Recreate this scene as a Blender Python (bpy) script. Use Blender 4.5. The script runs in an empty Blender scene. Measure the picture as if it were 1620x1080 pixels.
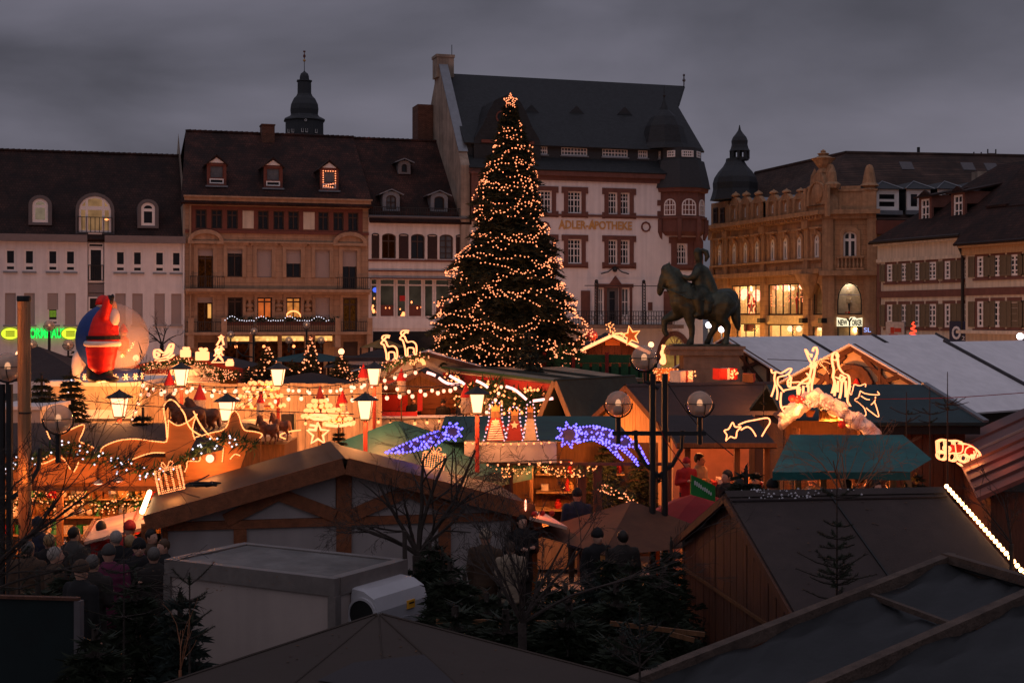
import bpy,math,random
from mathutils import Vector,Matrix
R=math.radians
rnd=random.Random(7)
sc=bpy.context.scene
C=sc.collection
# --- camera
F,H,CX,HY=2200.0,5.5,810.0,500.0
cd=bpy.data.cameras.new('camera'); cam=bpy.data.objects.new('camera',cd); C.objects.link(cam)
cd.sensor_width=36.0; cd.lens=36.0*F/1620.0; cd.shift_y=-40.0/1620.0
cd.clip_start=0.5; cd.clip_end=2000
cam.location=(0,0,H); cam.rotation_euler=(R(90),0,0)
sc.camera=cam
# --- sky: overcast dusk
SKY_Z=0.140
w=bpy.data.worlds.new("World"); sc.world=w; w.use_nodes=True
nt=w.node_tree; N=nt.nodes; L=nt.links
for n in list(N): N.remove(n)
out=N.new('ShaderNodeOutputWorld'); bg=N.new('ShaderNodeBackground'); L.new(bg.outputs[0],out.inputs[0])
tc=N.new('ShaderNodeTexCoord'); sep=N.new('ShaderNodeSeparateXYZ'); L.new(tc.outputs['Generated'],sep.inputs[0])
def mth(op,a,b=None,c=None,nodes=None,links=None):
 n=(nodes or N).new('ShaderNodeMath'); n.operation=op
 for i,x in enumerate((a,b,c)):
  if x is None: continue
  if isinstance(x,(int,float)): n.inputs[i].default_value=x
  else: (links or L).new(x,n.inputs[i])
 return n.outputs[0]
zc=mth('MAXIMUM',sep.outputs[2],0.0)
lum=mth('ADD',mth('MULTIPLY_ADD',zc,1.05,0.50),mth('MULTIPLY',mth('POWER',mth('SUBTRACT',1.0,zc),9.0),0.20))
mp=N.new('ShaderNodeMapping'); mp.inputs['Scale'].default_value=(3.0,3.0,8.5); mp.inputs['Rotation'].default_value=(0,R(-10),0); mp.inputs['Location'].default_value=(3.3,1.1,0.4)
L.new(tc.outputs['Generated'],mp.inputs[0])
n1=N.new('ShaderNodeTexNoise'); n1.inputs['Scale'].default_value=1.0; n1.inputs['Detail'].default_value=6; n1.inputs['Roughness'].default_value=0.46; n1.inputs['Distortion'].default_value=0.25
L.new(mp.outputs[0],n1.inputs[0])
mr=N.new('ShaderNodeMapRange'); mr.inputs[1].default_value=0.30; mr.inputs[2].default_value=0.70; mr.inputs[3].default_value=0.38; mr.inputs[4].default_value=1.60
L.new(n1.outputs[0],mr.inputs[0])
lum2=mth('MULTIPLY',mth('MULTIPLY',lum,mr.outputs[0]),SKY_Z*1.25)
ct=N.new('ShaderNodeMix'); ct.data_type='RGBA'
ct.inputs[6].default_value=(0.82,0.83,1.12,1); ct.inputs[7].default_value=(0.98,0.90,1.12,1)
L.new(n1.outputs[0],ct.inputs[0])
sk=N.new('ShaderNodeTexSky'); sk.sky_type='NISHITA'; sk.sun_disc=False; sk.sun_elevation=R(2); sk.sun_rotation=R(205)
vm=N.new('ShaderNodeVectorMath'); vm.operation='SCALE'; L.new(ct.outputs[2],vm.inputs[0]); L.new(lum2,vm.inputs[3])
vs=N.new('ShaderNodeVectorMath'); vs.operation='SCALE'; L.new(sk.outputs[0],vs.inputs[0]); vs.inputs[3].default_value=0.004
va=N.new('ShaderNodeVectorMath'); va.operation='ADD'; L.new(vm.outputs[0],va.inputs[0]); L.new(vs.outputs[0],va.inputs[1])
L.new(va.outputs[0],bg.inputs[0]); bg.inputs[1].default_value=1.0
# --- the last daylight, through cloud, from behind the camera
sd=bpy.data.lights.new('sun','SUN'); so=bpy.data.objects.new('sun',sd); C.objects.link(so)
sd.energy=0.26; sd.angle=R(80); sd.color=(1.0,0.90,0.94); so.rotation_euler=(R(32),0,R(-25))
sc.view_settings.view_transform='Standard'; sc.view_settings.look='None'; sc.view_settings.exposure=0; sc.view_settings.gamma=1
sc.view_settings.use_curve_mapping=False
sc.cycles.use_denoising=True
sc.cycles.sample_clamp_indirect=3.0
sc.cycles.max_bounces=6; sc.cycles.transparent_max_bounces=12
sc.cycles.use_light_tree=True
# --- helpers
def AT(px,py,Y): return Vector(((px-CX)/F*Y,Y,H-(py-HY)/F*Y))
def ATH(px,py,h): return AT(px,py,F*(H-h)/(py-HY))
def XA(px,Y): return (px-CX)/F*Y
def ZA(py,Y): return H-(py-HY)/F*Y
OCT_V=[Vector(v) for v in ((1,0,0),(-1,0,0),(0,1,0),(0,-1,0),(0,0,1),(0,0,-1))]
OCT_F=[(0,2,4),(2,1,4),(1,3,4),(3,0,4),(2,0,5),(1,2,5),(3,1,5),(0,3,5)]
def _sub(v,f):
 v=list(v); cache={}; nf=[]
 def mid(a,b):
  k=(min(a,b),max(a,b))
  if k not in cache: cache[k]=len(v); v.append((v[a]+v[b]).normalized())
  return cache[k]
 for a,b,c in f:
  x,y,z=mid(a,b),mid(b,c),mid(c,a); nf+=[(a,x,z),(b,y,x),(c,z,y),(x,y,z)]
 return v,nf
OCT1=_sub(OCT_V,OCT_F)
class MB:
 def __init__(s): s.v=[]; s.f=[]
 def add(s,vs,fs):
  o=len(s.v); s.v+=[tuple(p) for p in vs]; s.f+=[tuple(i+o for i in f) for f in fs]; return s
 def box(s,x0,x1,y0,y1,z0,z1):
  return s.add([(x0,y0,z0),(x1,y0,z0),(x1,y1,z0),(x0,y1,z0),(x0,y0,z1),(x1,y0,z1),(x1,y1,z1),(x0,y1,z1)],
                     [(0,3,2,1),(4,5,6,7),(0,1,5,4),(1,2,6,5),(2,3,7,6),(3,0,4,7)])
 def beam(s,p,q,wd,ht,up=(0,0,1)):
  p,q=Vector(p),Vector(q); d=(q-p).normalized(); u=Vector(up)
  if abs(d.dot(u))>.98: u=Vector((0,1,0))
  sd_=d.cross(u).normalized()*(wd/2); u=sd_.cross(d).normalized()*(ht/2)
  vs=[c+a*sd_+b*u for c in (p,q) for a,b in ((-1,-1),(1,-1),(1,1),(-1,1))]
  return s.add(vs,[(0,1,2,3),(7,6,5,4),(0,4,5,1),(1,5,6,2),(2,6,7,3),(3,7,4,0)])
 def tube(s,pts,r,n=6,closed=False):
  pts=[Vector(p) for p in pts]; m=len(pts)
  if m<2: return s
  o=len(s.v); ref=None
  for i,p in enumerate(pts):
   a=pts[(i-1) % m] if (closed or i>0) else p; b=pts[(i+1) % m] if (closed or i<m-1) else p
   d=b-a
   d=d.normalized() if d.length>1e-9 else Vector((0,0,1))
   if ref is None: ref=Vector((0,0,1)) if abs(d.z)<.9 else Vector((1,0,0))
   x=ref-d*ref.dot(d)
   if x.length<1e-4: x=Vector((0,1,0))-d*d.y
   x.normalize(); ref=x; y=d.cross(x)
   rr=r[i] if isinstance(r,(list,tuple)) else r
   for k in range(n):
    t=2*math.pi*k/n; s.v.append(tuple(p+x*(math.cos(t)*rr)+y*(math.sin(t)*rr)))
  for i in range(m if closed else m-1):
   a,b=o+i*n,o+((i+1) % m)*n
   for k in range(n): s.f.append((a+k,a+(k+1) % n,b+(k+1) % n,b+k))
  if not closed:
   s.f.append(tuple(o+k for k in reversed(range(n)))); s.f.append(tuple(o+(m-1)*n+k for k in range(n)))
  return s
 def prism(s,poly,y0,y1):
  n=len(poly); area=sum(poly[i][0]*poly[(i+1)%n][1]-poly[(i+1)%n][0]*poly[i][1] for i in range(n))
  if area<0: poly=poly[::-1]
  vs=[(x,y0,z) for x,z in poly]+[(x,y1,z) for x,z in poly]
  return s.add(vs,[tuple(range(n)),tuple(reversed(range(n,2*n)))]+[(i,n+i,n+(i+1) % n,(i+1) % n) for i in range(n)])
 def pillar(s,poly,z0,z1):
  n=len(poly); area=sum(poly[i][0]*poly[(i+1)%n][1]-poly[(i+1)%n][0]*poly[i][1] for i in range(n))
  if area<0: poly=poly[::-1]
  vs=[(x,y,z0) for x,y in poly]+[(x,y,z1) for x,y in poly]
  return s.add(vs,[tuple(reversed(range(n))),tuple(range(n,2*n))]+[(i,(i+1) % n,n+(i+1) % n,n+i) for i in range(n)])
 def lathe(s,prof,n=16,c=(0,0),a0=0.0,sx=1.0,sy=1.0):
  o=len(s.v)
  for r,z in prof:
   for k in range(n):
    t=a0+2*math.pi*k/n; s.v.append((c[0]+r*sx*math.cos(t),c[1]+r*sy*math.sin(t),z))
  for i in range(len(prof)-1):
   for k in range(n): s.f.append((o+i*n+k,o+i*n+(k+1) % n,o+(i+1)*n+(k+1) % n,o+(i+1)*n+k))
  s.f.append(tuple(o+k for k in reversed(range(n)))); s.f.append(tuple(o+(len(prof)-1)*n+k for k in range(n)))
  return s
 def ball(s,c,r,sub=1):
  vs,fs=OCT1 if sub else (OCT_V,OCT_F)
  if sub==2: vs,fs=_sub(*OCT1)
  if sub==3: vs,fs=_sub(*_sub(*OCT1))
  rr=r if isinstance(r,(tuple,list)) else (r,r,r)
  return s.add([(c[0]+v.x*rr[0],c[1]+v.y*rr[1],c[2]+v.z*rr[2]) for v in vs],fs)
 def quad(s,a,b,c,d): return s.add([a,b,c,d],[(0,1,2,3)])
 def slab(s,pts,th):
  pts=[Vector(p) for p in pts]; n=len(pts)
  nn=(pts[1]-pts[0]).cross(pts[2]-pts[0]).normalized()
  if nn.z<0: pts=pts[::-1]; nn=-nn
  lo=[p-nn*th for p in pts]
  return s.add(pts+lo,[tuple(range(n)),tuple(reversed(range(n,2*n)))]+[(i,n+i,n+(i+1) % n,(i+1) % n) for i in range(n)])
 def cone(s,p,q,r0,r1,n=8): return s.tube([p,q],[r0,r1],n)
 def mesh(s,name,m,smooth=False):
  me=bpy.data.meshes.new(name); me.from_pydata(s.v,[],s.f)
  if m: me.materials.append(m)
  if smooth: me.polygons.foreach_set('use_smooth',[True]*len(me.polygons))
  me.update(); return me
 def build(s,name,m,parent=None,loc=(0,0,0),smooth=False,kind=None,rot=0):
  return link(name,s.mesh(name,m,smooth),parent,loc,kind,rot)
def link(name,me,parent=None,loc=(0,0,0),kind=None,rot=0):
 o=bpy.data.objects.new(name,me); C.objects.link(o); o.location=loc
 if rot: o.rotation_euler=(0,0,rot)
 if parent: o.parent=parent
 if kind: o['kind']=kind
 return o
def tag(o,label,cat,group=None):
 o['label']=label; o['category']=cat
 if group: o['group']=group
 return o
def thing(name,label,cat,loc=(0,0,0),yaw=0,group=None):
 o=bpy.data.objects.new(name,None); C.objects.link(o); o.location=loc; o.rotation_euler=(0,0,yaw)
 o.empty_display_size=.2
 return tag(o,label,cat,group)
def kids(o): return [c for c in bpy.data.objects if c.parent==o]
def dup(root,loc,yaw,label,group=None,scale=None):
 r=root.copy(); C.objects.link(r); r.location=loc; r.rotation_euler=(0,0,yaw); r['label']=label
 if group: r['group']=group
 if scale: r.scale=(scale,scale,scale)
 for c in kids(root):
  if c==r: continue
  d=c.copy(); C.objects.link(d); d.parent=r
  for g in kids(c):
   if g==d: continue
   e=g.copy(); C.objects.link(e); e.parent=d
 return r
def lamp(parent,loc,power,col=(1.0,0.52,0.2),size=.12,raw=False):
 if not raw and col[0]>=1: col=(col[0],col[1]*.68,col[2]*.54); power *= 2.1
 ld=bpy.data.lights.new('glow','POINT'); ld.energy=power; ld.color=col; ld.shadow_soft_size=size
 o=bpy.data.objects.new('glow',ld); C.objects.link(o); o.location=loc
 if parent: o.parent=parent
 return o
def text(name,s,size,m,parent,loc,rot=(R(90),0,0),ext=.02,width=None,align='CENTER',shear=0,bold=0,taper=None):
 cu=bpy.data.curves.new(name,'FONT'); cu.body=s; cu.size=size; cu.extrude=ext; cu.align_x=align; cu.shear=shear; cu.offset=bold
 cu.resolution_u=3
 to=bpy.data.objects.new(name,cu); C.objects.link(to)
 dg=bpy.context.evaluated_depsgraph_get()
 me=bpy.data.meshes.new_from_object(to.evaluated_get(dg)); bpy.data.objects.remove(to)
 xs=[v.co.x for v in me.vertices]
 if width:
  k=width/(max(xs)-min(xs))
  for v in me.vertices: v.co.x *= k
 me.materials.clear(); me.materials.append(m); me.name=name
 o=bpy.data.objects.new(name,me); C.objects.link(o); o.location=loc; o.rotation_euler=rot
 if parent: o.parent=parent
 return o
def remesh(mb,voxel,iters=4):
 me=mb.mesh('tmp',None); o=bpy.data.objects.new('tmp',me); C.objects.link(o)
 m=o.modifiers.new('r','REMESH'); m.mode='VOXEL'; m.voxel_size=voxel
 if iters: s=o.modifiers.new('s','SMOOTH'); s.iterations=iters; s.factor=.5
 dg=bpy.context.evaluated_depsgraph_get()
 r=bpy.data.meshes.new_from_object(o.evaluated_get(dg)); bpy.data.objects.remove(o)
 r.polygons.foreach_set('use_smooth',[True]*len(r.polygons)); return r
# --- materials
def mat(name,col,rough=.75,metal=0,var=.25,scale=3.0,stretch=(1,1,1),bump=0.0,bscale=25.0,spec=.3,brick=None,streak=0.0,coat=0.0,dirt=0.0):
 m=bpy.data.materials.new(name); m.use_nodes=True; t=m.node_tree; n=t.nodes; l=t.links
 b=n['Principled BSDF']; b.inputs['Roughness'].default_value=rough; b.inputs['Metallic'].default_value=metal
 b.inputs['Specular IOR Level'].default_value=spec
 if coat: b.inputs['Coat Weight'].default_value=coat
 co=n.new('ShaderNodeTexCoord'); ma=n.new('ShaderNodeMapping'); ma.inputs['Scale'].default_value=stretch; l.new(co.outputs['Object'],ma.inputs[0])
 no=n.new('ShaderNodeTexNoise'); no.inputs['Scale'].default_value=scale; no.inputs['Detail'].default_value=6; no.inputs['Roughness'].default_value=.65
 l.new(ma.outputs[0],no.inputs[0])
 rp=n.new('ShaderNodeMapRange'); rp.inputs[1].default_value=.3; rp.inputs[2].default_value=.7; rp.inputs[3].default_value=1-var; rp.inputs[4].default_value=1+var
 l.new(no.outputs[0],rp.inputs[0]); fac=rp.outputs[0]
 def mul(a,b_):
  q=n.new('ShaderNodeMath'); q.operation='MULTIPLY'; l.new(a,q.inputs[0]); l.new(b_,q.inputs[1]); return q.outputs[0]
 if streak:
  ms=n.new('ShaderNodeMapping'); ms.inputs['Scale'].default_value=(2.2,2.2,.12); l.new(co.outputs['Object'],ms.inputs[0])
  ns=n.new('ShaderNodeTexNoise'); ns.inputs['Scale'].default_value=1.6; ns.inputs['Detail'].default_value=5; l.new(ms.outputs[0],ns.inputs[0])
  rs=n.new('ShaderNodeMapRange'); rs.inputs[1].default_value=.35; rs.inputs[2].default_value=.65; rs.inputs[3].default_value=1-streak; rs.inputs[4].default_value=1+streak*.3; l.new(ns.outputs[0],rs.inputs[0])
  fac=mul(fac,rs.outputs[0])
 if dirt:
  nd=n.new('ShaderNodeTexNoise'); nd.inputs['Scale'].default_value=.45; nd.inputs['Detail'].default_value=8; nd.inputs['Roughness'].default_value=.7; l.new(co.outputs['Object'],nd.inputs[0])
  rd=n.new('ShaderNodeMapRange'); rd.inputs[1].default_value=.42; rd.inputs[2].default_value=.62; rd.inputs[3].default_value=1-dirt; rd.inputs[4].default_value=1; l.new(nd.outputs[0],rd.inputs[0])
  fac=mul(fac,rd.outputs[0])
 h=no.outputs[0]
 if brick:
  bw,bh,jt,strength=brick[:4]
  sx=n.new('ShaderNodeSeparateXYZ'); l.new(co.outputs['Object'],sx.inputs[0]); cb=n.new('ShaderNodeCombineXYZ')
  l.new(sx.outputs[0],cb.inputs[0]); l.new(sx.outputs[2],cb.inputs[1])
  bt=n.new('ShaderNodeTexBrick'); bt.inputs['Scale'].default_value=1; bt.inputs['Brick Width'].default_value=bw; bt.inputs['Row Height'].default_value=bh
  bt.inputs['Mortar Size'].default_value=jt; bt.inputs['Mortar Smooth'].default_value=.2
  bt.inputs['Color1'].default_value=(1-strength,1-strength,1-strength,1); bt.inputs['Color2'].default_value=(1+strength*.6,)*3+(1,); bt.inputs['Mortar'].default_value=(.55,.55,.55,1)
  l.new(cb.outputs[0],bt.inputs[0])
  g=n.new('ShaderNodeRGBToBW'); l.new(bt.outputs[0],g.inputs[0]); fac=mul(fac,g.outputs[0]); h=g.outputs[0]
 vm_=n.new('ShaderNodeVectorMath'); vm_.operation='SCALE'; vm_.inputs[0].default_value=col; l.new(fac,vm_.inputs[3]); l.new(vm_.outputs[0],b.inputs['Base Color'])
 if bump:
  bp=n.new('ShaderNodeBump'); bp.inputs['Strength'].default_value=bump; bp.inputs['Distance'].default_value=.03
  if not brick:
   nb=n.new('ShaderNodeTexNoise'); nb.inputs['Scale'].default_value=bscale; nb.inputs['Detail'].default_value=4; l.new(ma.outputs[0],nb.inputs[0]); h=nb.outputs[0]
  l.new(h,bp.inputs['Height']); l.new(bp.outputs[0],b.inputs['Normal'])
 rr=n.new('ShaderNodeMapRange'); rr.inputs[3].default_value=max(.05,rough-.12); rr.inputs[4].default_value=min(1,rough+.12); l.new(no.outputs[0],rr.inputs[0]); l.new(rr.outputs[0],b.inputs['Roughness'])
 return m
def emis(name,col,st,sample=True,var=0.0,scale=4.0):
 m=bpy.data.materials.new(name); m.use_nodes=True; t=m.node_tree; n=t.nodes; l=t.links
 for x in list(n): n.remove(x)
 o=n.new('ShaderNodeOutputMaterial'); e=n.new('ShaderNodeEmission'); e.inputs[0].default_value=tuple(col)+(1,); e.inputs[1].default_value=st; l.new(e.outputs[0],o.inputs[0])
 if var:
  co=n.new('ShaderNodeTexCoord'); no=n.new('ShaderNodeTexNoise'); no.inputs['Scale'].default_value=scale; no.inputs['Detail'].default_value=3; l.new(co.outputs['Object'],no.inputs[0])
  mr_=n.new('ShaderNodeMapRange'); mr_.inputs[1].default_value=.3; mr_.inputs[2].default_value=.7; mr_.inputs[3].default_value=st*(1-var); mr_.inputs[4].default_value=st*(1+var); l.new(no.outputs[0],mr_.inputs[0]); l.new(mr_.outputs[0],e.inputs[1])
 m.cycles.emission_sampling='AUTO' if sample else 'NONE'
 return m
def glassy(name,col,alpha,rough=.08):
 m=mat(name,col,rough,var=.1,spec=.5); b=m.node_tree.nodes['Principled BSDF']; b.inputs['Alpha'].default_value=alpha; return m
M={}
M['white_plaster']=mat('white_plaster',(.74,.69,.68),.9,var=.07,scale=1.5,bump=.15,bscale=60,streak=.10)
M['pink_plaster']=mat('pale_plaster',(.70,.63,.60),.9,var=.07,scale=1.2,bump=.15,bscale=60,streak=.14)
M['apo_plaster']=mat('lime_plaster',(.78,.72,.71),.9,var=.06,scale=1.2,bump=.15,bscale=60,streak=.10)
M['cream_plaster']=mat('cream_plaster',(.62,.53,.42),.9,var=.09,scale=1.0,bump=.2,bscale=50,streak=.22)
M['side_plaster']=mat('weathered_plaster',(.42,.33,.26),.92,var=.16,scale=.6,bump=.2,bscale=40,streak=.3,dirt=.35)
M['sandstone']=mat('brown_sandstone',(.38,.24,.155),.9,var=.14,scale=1.6,bump=.35,brick=(1.1,.42,.012,.10),streak=.14)
M['sandstone_trim']=mat('carved_sandstone',(.40,.255,.165),.9,var=.18,scale=2.5,bump=.3,bscale=30,streak=.2)
M['ny_stone']=mat('ochre_sandstone',(.40,.225,.12),.9,var=.16,scale=1.6,bump=.35,brick=(.9,.40,.014,.12),streak=.2)
M['ny_trim']=mat('ochre_carved_stone',(.41,.235,.13),.9,var=.22,scale=2.5,bump=.4,bscale=25,streak=.25)
M['red_stone']=mat('red_sandstone',(.16,.07,.055),.9,var=.18,scale=2.0,bump=.3,bscale=25,streak=.12)
M['frieze_red']=mat('oxblood_frieze',(.16,.055,.04),.85,var=.15,scale=2)
M['tile']=mat('clay_tile_roof',(.050,.022,.017),.85,var=.40,scale=.9,bump=.9,brick=(.20,.19,.03,.30),dirt=.45,streak=.25)
M['tile_red']=mat('red_clay_tile_roof',(.075,.026,.018),.85,var=.40,scale=.9,bump=.9,brick=(.20,.19,.03,.30),dirt=.6,streak=.2)
M['tile_old']=mat('brown_old_tile_roof',(.085,.046,.034),.85,var=.45,scale=.8,bump=.9,brick=(.22,.20,.03,.4),dirt=.4)
M['slate']=mat('slate_roof',(.021,.023,.026),.65,var=.25,scale=1.4,bump=.5,brick=(.24,.15,.012,.25),spec=.4)
M['slate_plain']=mat('slate_cladding',(.028,.030,.034),.65,var=.3,scale=6,bump=.3,bscale=40,spec=.4)
M['zinc']=mat('zinc_sheet',(.22,.23,.25),.45,metal=.5,var=.15,scale=2)
M['grey_fascia']=mat('grey_fascia',(.20,.165,.16),.7,var=.1)
M['grey_trim']=mat('dormer_grey',(.12,.11,.115),.7,var=.12)
M['white_frame']=mat('white_window_frame',(.78,.74,.72),.5,var=.05)
M['brown_frame']=mat('brown_window_frame',(.06,.035,.028),.6,var=.2)
M['glass']=mat('dark_window_glass',(.012,.012,.014),.08,var=.3,spec=.35)
M['glass_blue']=mat('dusk_window_glass',(.10,.105,.115),.12,var=.4,scale=1.5,spec=.5)
M['blind']=mat('roller_shutter',(.36,.29,.27),.8,var=.06,stretch=(.2,.2,14),scale=6,bump=.4,bscale=9)
M['shutter']=mat('dark_shutter',(.045,.022,.018),.7,var=.3,scale=4)
M['shutter_green']=mat('olive_shutter',(.16,.12,.075),.75,var=.15,scale=4)
M['iron']=mat('black_iron',(.016,.015,.016),.55,var=.2,spec=.4)
M['dark_interior']=mat('dark_interior',(.02,.014,.012),.9)
M['brick']=mat('chimney_brick',(.16,.075,.05),.9,var=.3,scale=2,bump=.6,brick=(.26,.09,.02,.25))
M['gold']=mat('gilt_letter',(.55,.30,.10),.5,var=.15,scale=4)
M['copper']=mat('verdigris_bronze',(.045,.058,.044),.5,metal=.4,var=.65,scale=1.6,bump=.4,bscale=9,streak=.5)
M['pedestal']=mat('pedestal_granite',(.24,.16,.115),.8,var=.2,scale=4,bump=.2,streak=.2)
M['wood']=mat('brown_plank',(.15,.068,.030),.75,var=.35,scale=2.5,stretch=(7,7,.8),bump=.4,bscale=10)
M['wood_dark']=mat('dark_stained_plank',(.10,.042,.026),.75,var=.35,scale=2.5,stretch=(7,7,.8),bump=.4,bscale=10)
M['wood_light']=mat('pine_plank',(.42,.24,.11),.75,var=.25,scale=2.5,stretch=(7,7,.8),bump=.4,bscale=10)
M['timber']=mat('red_brown_timber',(.22,.072,.03),.65,var=.35,scale=2,stretch=(4,4,4),bump=.4,bscale=14)
M['ply']=mat('orange_plywood',(.48,.19,.055),.7,var=.18,scale=2,stretch=(1,1,5))
M['panel_white']=mat('white_infill_panel',(.34,.295,.285),.85,var=.07,scale=2,streak=.10)
M['felt']=mat('brown_roofing_felt',(.056,.039,.035),.92,var=.16,scale=5,bump=.35,bscale=120,dirt=.22)
M['felt_shiny']=mat('brown_coated_roof_sheet',(.036,.020,.014),.6,var=.25,scale=3,stretch=(1,.3,1),spec=.18,dirt=.25)
M['felt_dark']=mat('dark_roofing_felt',(.044,.034,.036),.9,var=.2,scale=5,bump=.3,bscale=100,dirt=.25)
M['felt_green']=mat('green_roofing_felt',(.035,.052,.048),.88,var=.22,scale=5,bump=.3,bscale=100,dirt=.25)
M['teal']=mat('teal_tarpaulin',(.009,.058,.062),.6,var=.22,scale=1.8,bump=.4,bscale=5,dirt=.3)
M['awning_teal']=mat('bright_teal_tarpaulin',(.018,.125,.118),.6,var=.25,scale=1.8,bump=.4,bscale=5,dirt=.3)
M['green_slate']=mat('bluish_green_roof_sheet',(.03,.058,.066),.75,var=.2,scale=3,bump=.25,bscale=40,dirt=.2)
M['green_dark']=mat('dark_green_paint',(.018,.075,.028),.7,var=.25,scale=3)
M['tent']=mat('white_tent_fabric',(.80,.76,.77),.75,var=.06,scale=.8,bump=.35,bscale=2.2,streak=.07,dirt=.06)
M['tent_brown']=mat('taupe_tent_fabric',(.058,.042,.034),.85,var=.08,scale=1.5,bump=.35,bscale=3.5,dirt=.12)
M['tarp']=mat('grey_blue_tarpaulin',(.016,.017,.018),.6,var=.22,scale=2.5,bump=.8,bscale=3.5,dirt=.2)
M['navy']=mat('dark_blue_fabric',(.042,.036,.038),.8,var=.1)
M['truck']=mat('white_trailer_panel',(.43,.35,.315),.45,var=.05,scale=1.5,bump=.1,bscale=3,streak=.08,dirt=.08)
M['truck_top']=mat('dirty_trailer_roof',(.19,.175,.165),.8,var=.3,scale=2.5,dirt=.4)
M['alu']=mat('aluminium_edge',(.22,.19,.175),.5,metal=.4,var=.15,scale=6)
M['unit_white']=mat('white_cooling_hood',(.45,.44,.46),.35,var=.05,dirt=.1)
M['yellow']=mat('yellow_sticker',(.75,.36,.03),.6)
M['black']=mat('black_rubber',(.012,.012,.012),.6)
M['red']=mat('red_paint',(.50,.02,.015),.6,var=.15)
M['red_dark']=mat('dark_red_paint',(.20,.018,.014),.65,var=.2)
M['red_fabric']=mat('red_parasol_fabric',(.20,.012,.018),.8,var=.15,bump=.3,bscale=4)
M['red_roof']=mat('oxblood_sheet_roof',(.12,.05,.045),.6,var=.25,scale=2,dirt=.25)
M['santa_red']=mat('inflatable_red_nylon',(.72,.018,.012),.5,var=.1,bump=.3,bscale=4)
M['nylon_blue']=mat('inflatable_blue_nylon',(.015,.045,.20),.5,var=.15,bump=.3,bscale=4)
M['nylon_white']=mat('inflatable_white_nylon',(.72,.62,.58),.6,var=.1)
M['skin']=mat('skin',(.50,.27,.19),.6,var=.08)
M['fir']=mat('fir_needles',(.020,.027,.014),.75,var=.55,scale=1.3)
M['fir_blue']=mat('blue_fir_needles',(.024,.036,.030),.75,var=.5,scale=1.3)
M['garland']=mat('garland_green',(.03,.07,.025),.7,var=.5,scale=6)
M['bark']=mat('tree_bark',(.040,.030,.025),.9,var=.4,scale=6,bump=.5)
M['bark_pale']=mat('pale_bark',(.050,.038,.033),.9,var=.4,scale=6,bump=.5)
M['snow_fur']=mat('white_fleece',(.72,.60,.52),.95,var=.15,scale=8,bump=.8,bscale=20)
M['concrete']=mat('paving',(.16,.13,.11),.9,var=.25,scale=2)
# light givers
M['bulb']=emis('warm_fairy_bulb',(1,.28,.115),2.6,False)
M['bulb_big']=emis('warm_white_bulb',(1,.34,.20),3.4,False)
M['bulb_yellow']=emis('amber_bulb',(1,.26,.08),3.2,False)
M['bulb_blue']=emis('violet_bulb',(.13,.10,1.0),4.5,False)
M['bulb_cool']=emis('cool_white_bulb',(.85,.80,.95),2.0,False)
M['rope']=emis('rope_light_core',(1,.30,.09),2.8,True)
M['rope_hot']=emis('bright_rope_light',(1,.29,.11),3.2,True)
M['lantern_glass']=emis('lantern_glass',(1,.42,.20),3.4,False)
M['lit_orange']=emis('orange_lit_room',(1,.20,.04),.55,False,.35,1.2)
M['lit_warm']=emis('warm_lit_room',(1,.36,.09),.5,False,.5,.8)
M['lit_dim']=emis('dim_lit_room',(1,.50,.24),.16,False,.35,1.0)
M['lit_shop']=emis('bright_shop_room',(1,.48,.13),1.1,False,.75,1.4)
M['neon_green']=emis('green_neon',(.02,1.0,.10),1.4,True)
M['neon_yellow']=emis('yellow_light_box',(.70,.82,.04),1.3,True)
M['sign_white']=emis('backlit_sign',(1,.86,.55),1.3,True)
M['neon_blue']=emis('blue_white_sign',(.35,.45,1),1.4,False)
# --- building kit
class Fr:
 def __init__(s,O,yaw): s.O=Vector((O[0],O[1],0)); s.yaw=yaw; s.c=math.cos(yaw); s.s=math.sin(yaw)
 def uv(s,px,py,v=0.0):
  d=Vector(((px-CX)/F,1.0,-(py-HY)/F)); n=(-s.s,s.c)
  t=(s.O.x*n[0]+s.O.y*n[1]+v)/(d.x*n[0]+d.y*n[1])
  return ((d.x*t-s.O.x)*s.c+(d.y*t-s.O.y)*s.s,H+d.z*t)
 def u(s,px,v=0.0): return s.uv(px,500,v)[0]
 def w(s,px,py,v=0.0): return s.uv(px,py,v)[1]
 def world(s,u,v,w_): return Vector((s.O.x+u*s.c-v*s.s,s.O.y+u*s.s+v*s.c,w_))
def outline(wd,ht,arch,n=8):
 if arch<=0: return [(-wd/2,0),(wd/2,0),(wd/2,ht),(-wd/2,ht)]
 pts=[(-wd/2,0),(wd/2,0)]
 for i in range(n+1):
  a=math.pi*i/n; pts.append((wd/2*math.cos(a),ht-arch+arch*math.sin(a)))
 return pts
def ring(mb,o,i,y0,y1):
 n=len(o); b=len(mb.v)
 mb.v+=[(x,y0,z) for x,z in o]+[(x,y0,z) for x,z in i]+[(x,y1,z) for x,z in o]+[(x,y1,z) for x,z in i]
 for k in range(n):
  m=(k+1) % n
  mb.f+=[(b+k,b+m,b+n+m,b+n+k),(b+2*n+m,b+2*n+k,b+3*n+k,b+3*n+m),(b+k,b+2*n+k,b+2*n+m,b+m),(b+n+m,b+3*n+m,b+3*n+k,b+n+k)]
def inset(wd,ht,arch,f,n=8):
 p=outline(wd-2*f,ht-2*f,max(0,arch-f) if arch>0 else 0,n); return [(x,z+f) for x,z in p]
_cache={}
def cached(key,fn):
 if key not in _cache: _cache[key]=fn()
 return _cache[key]
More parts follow.
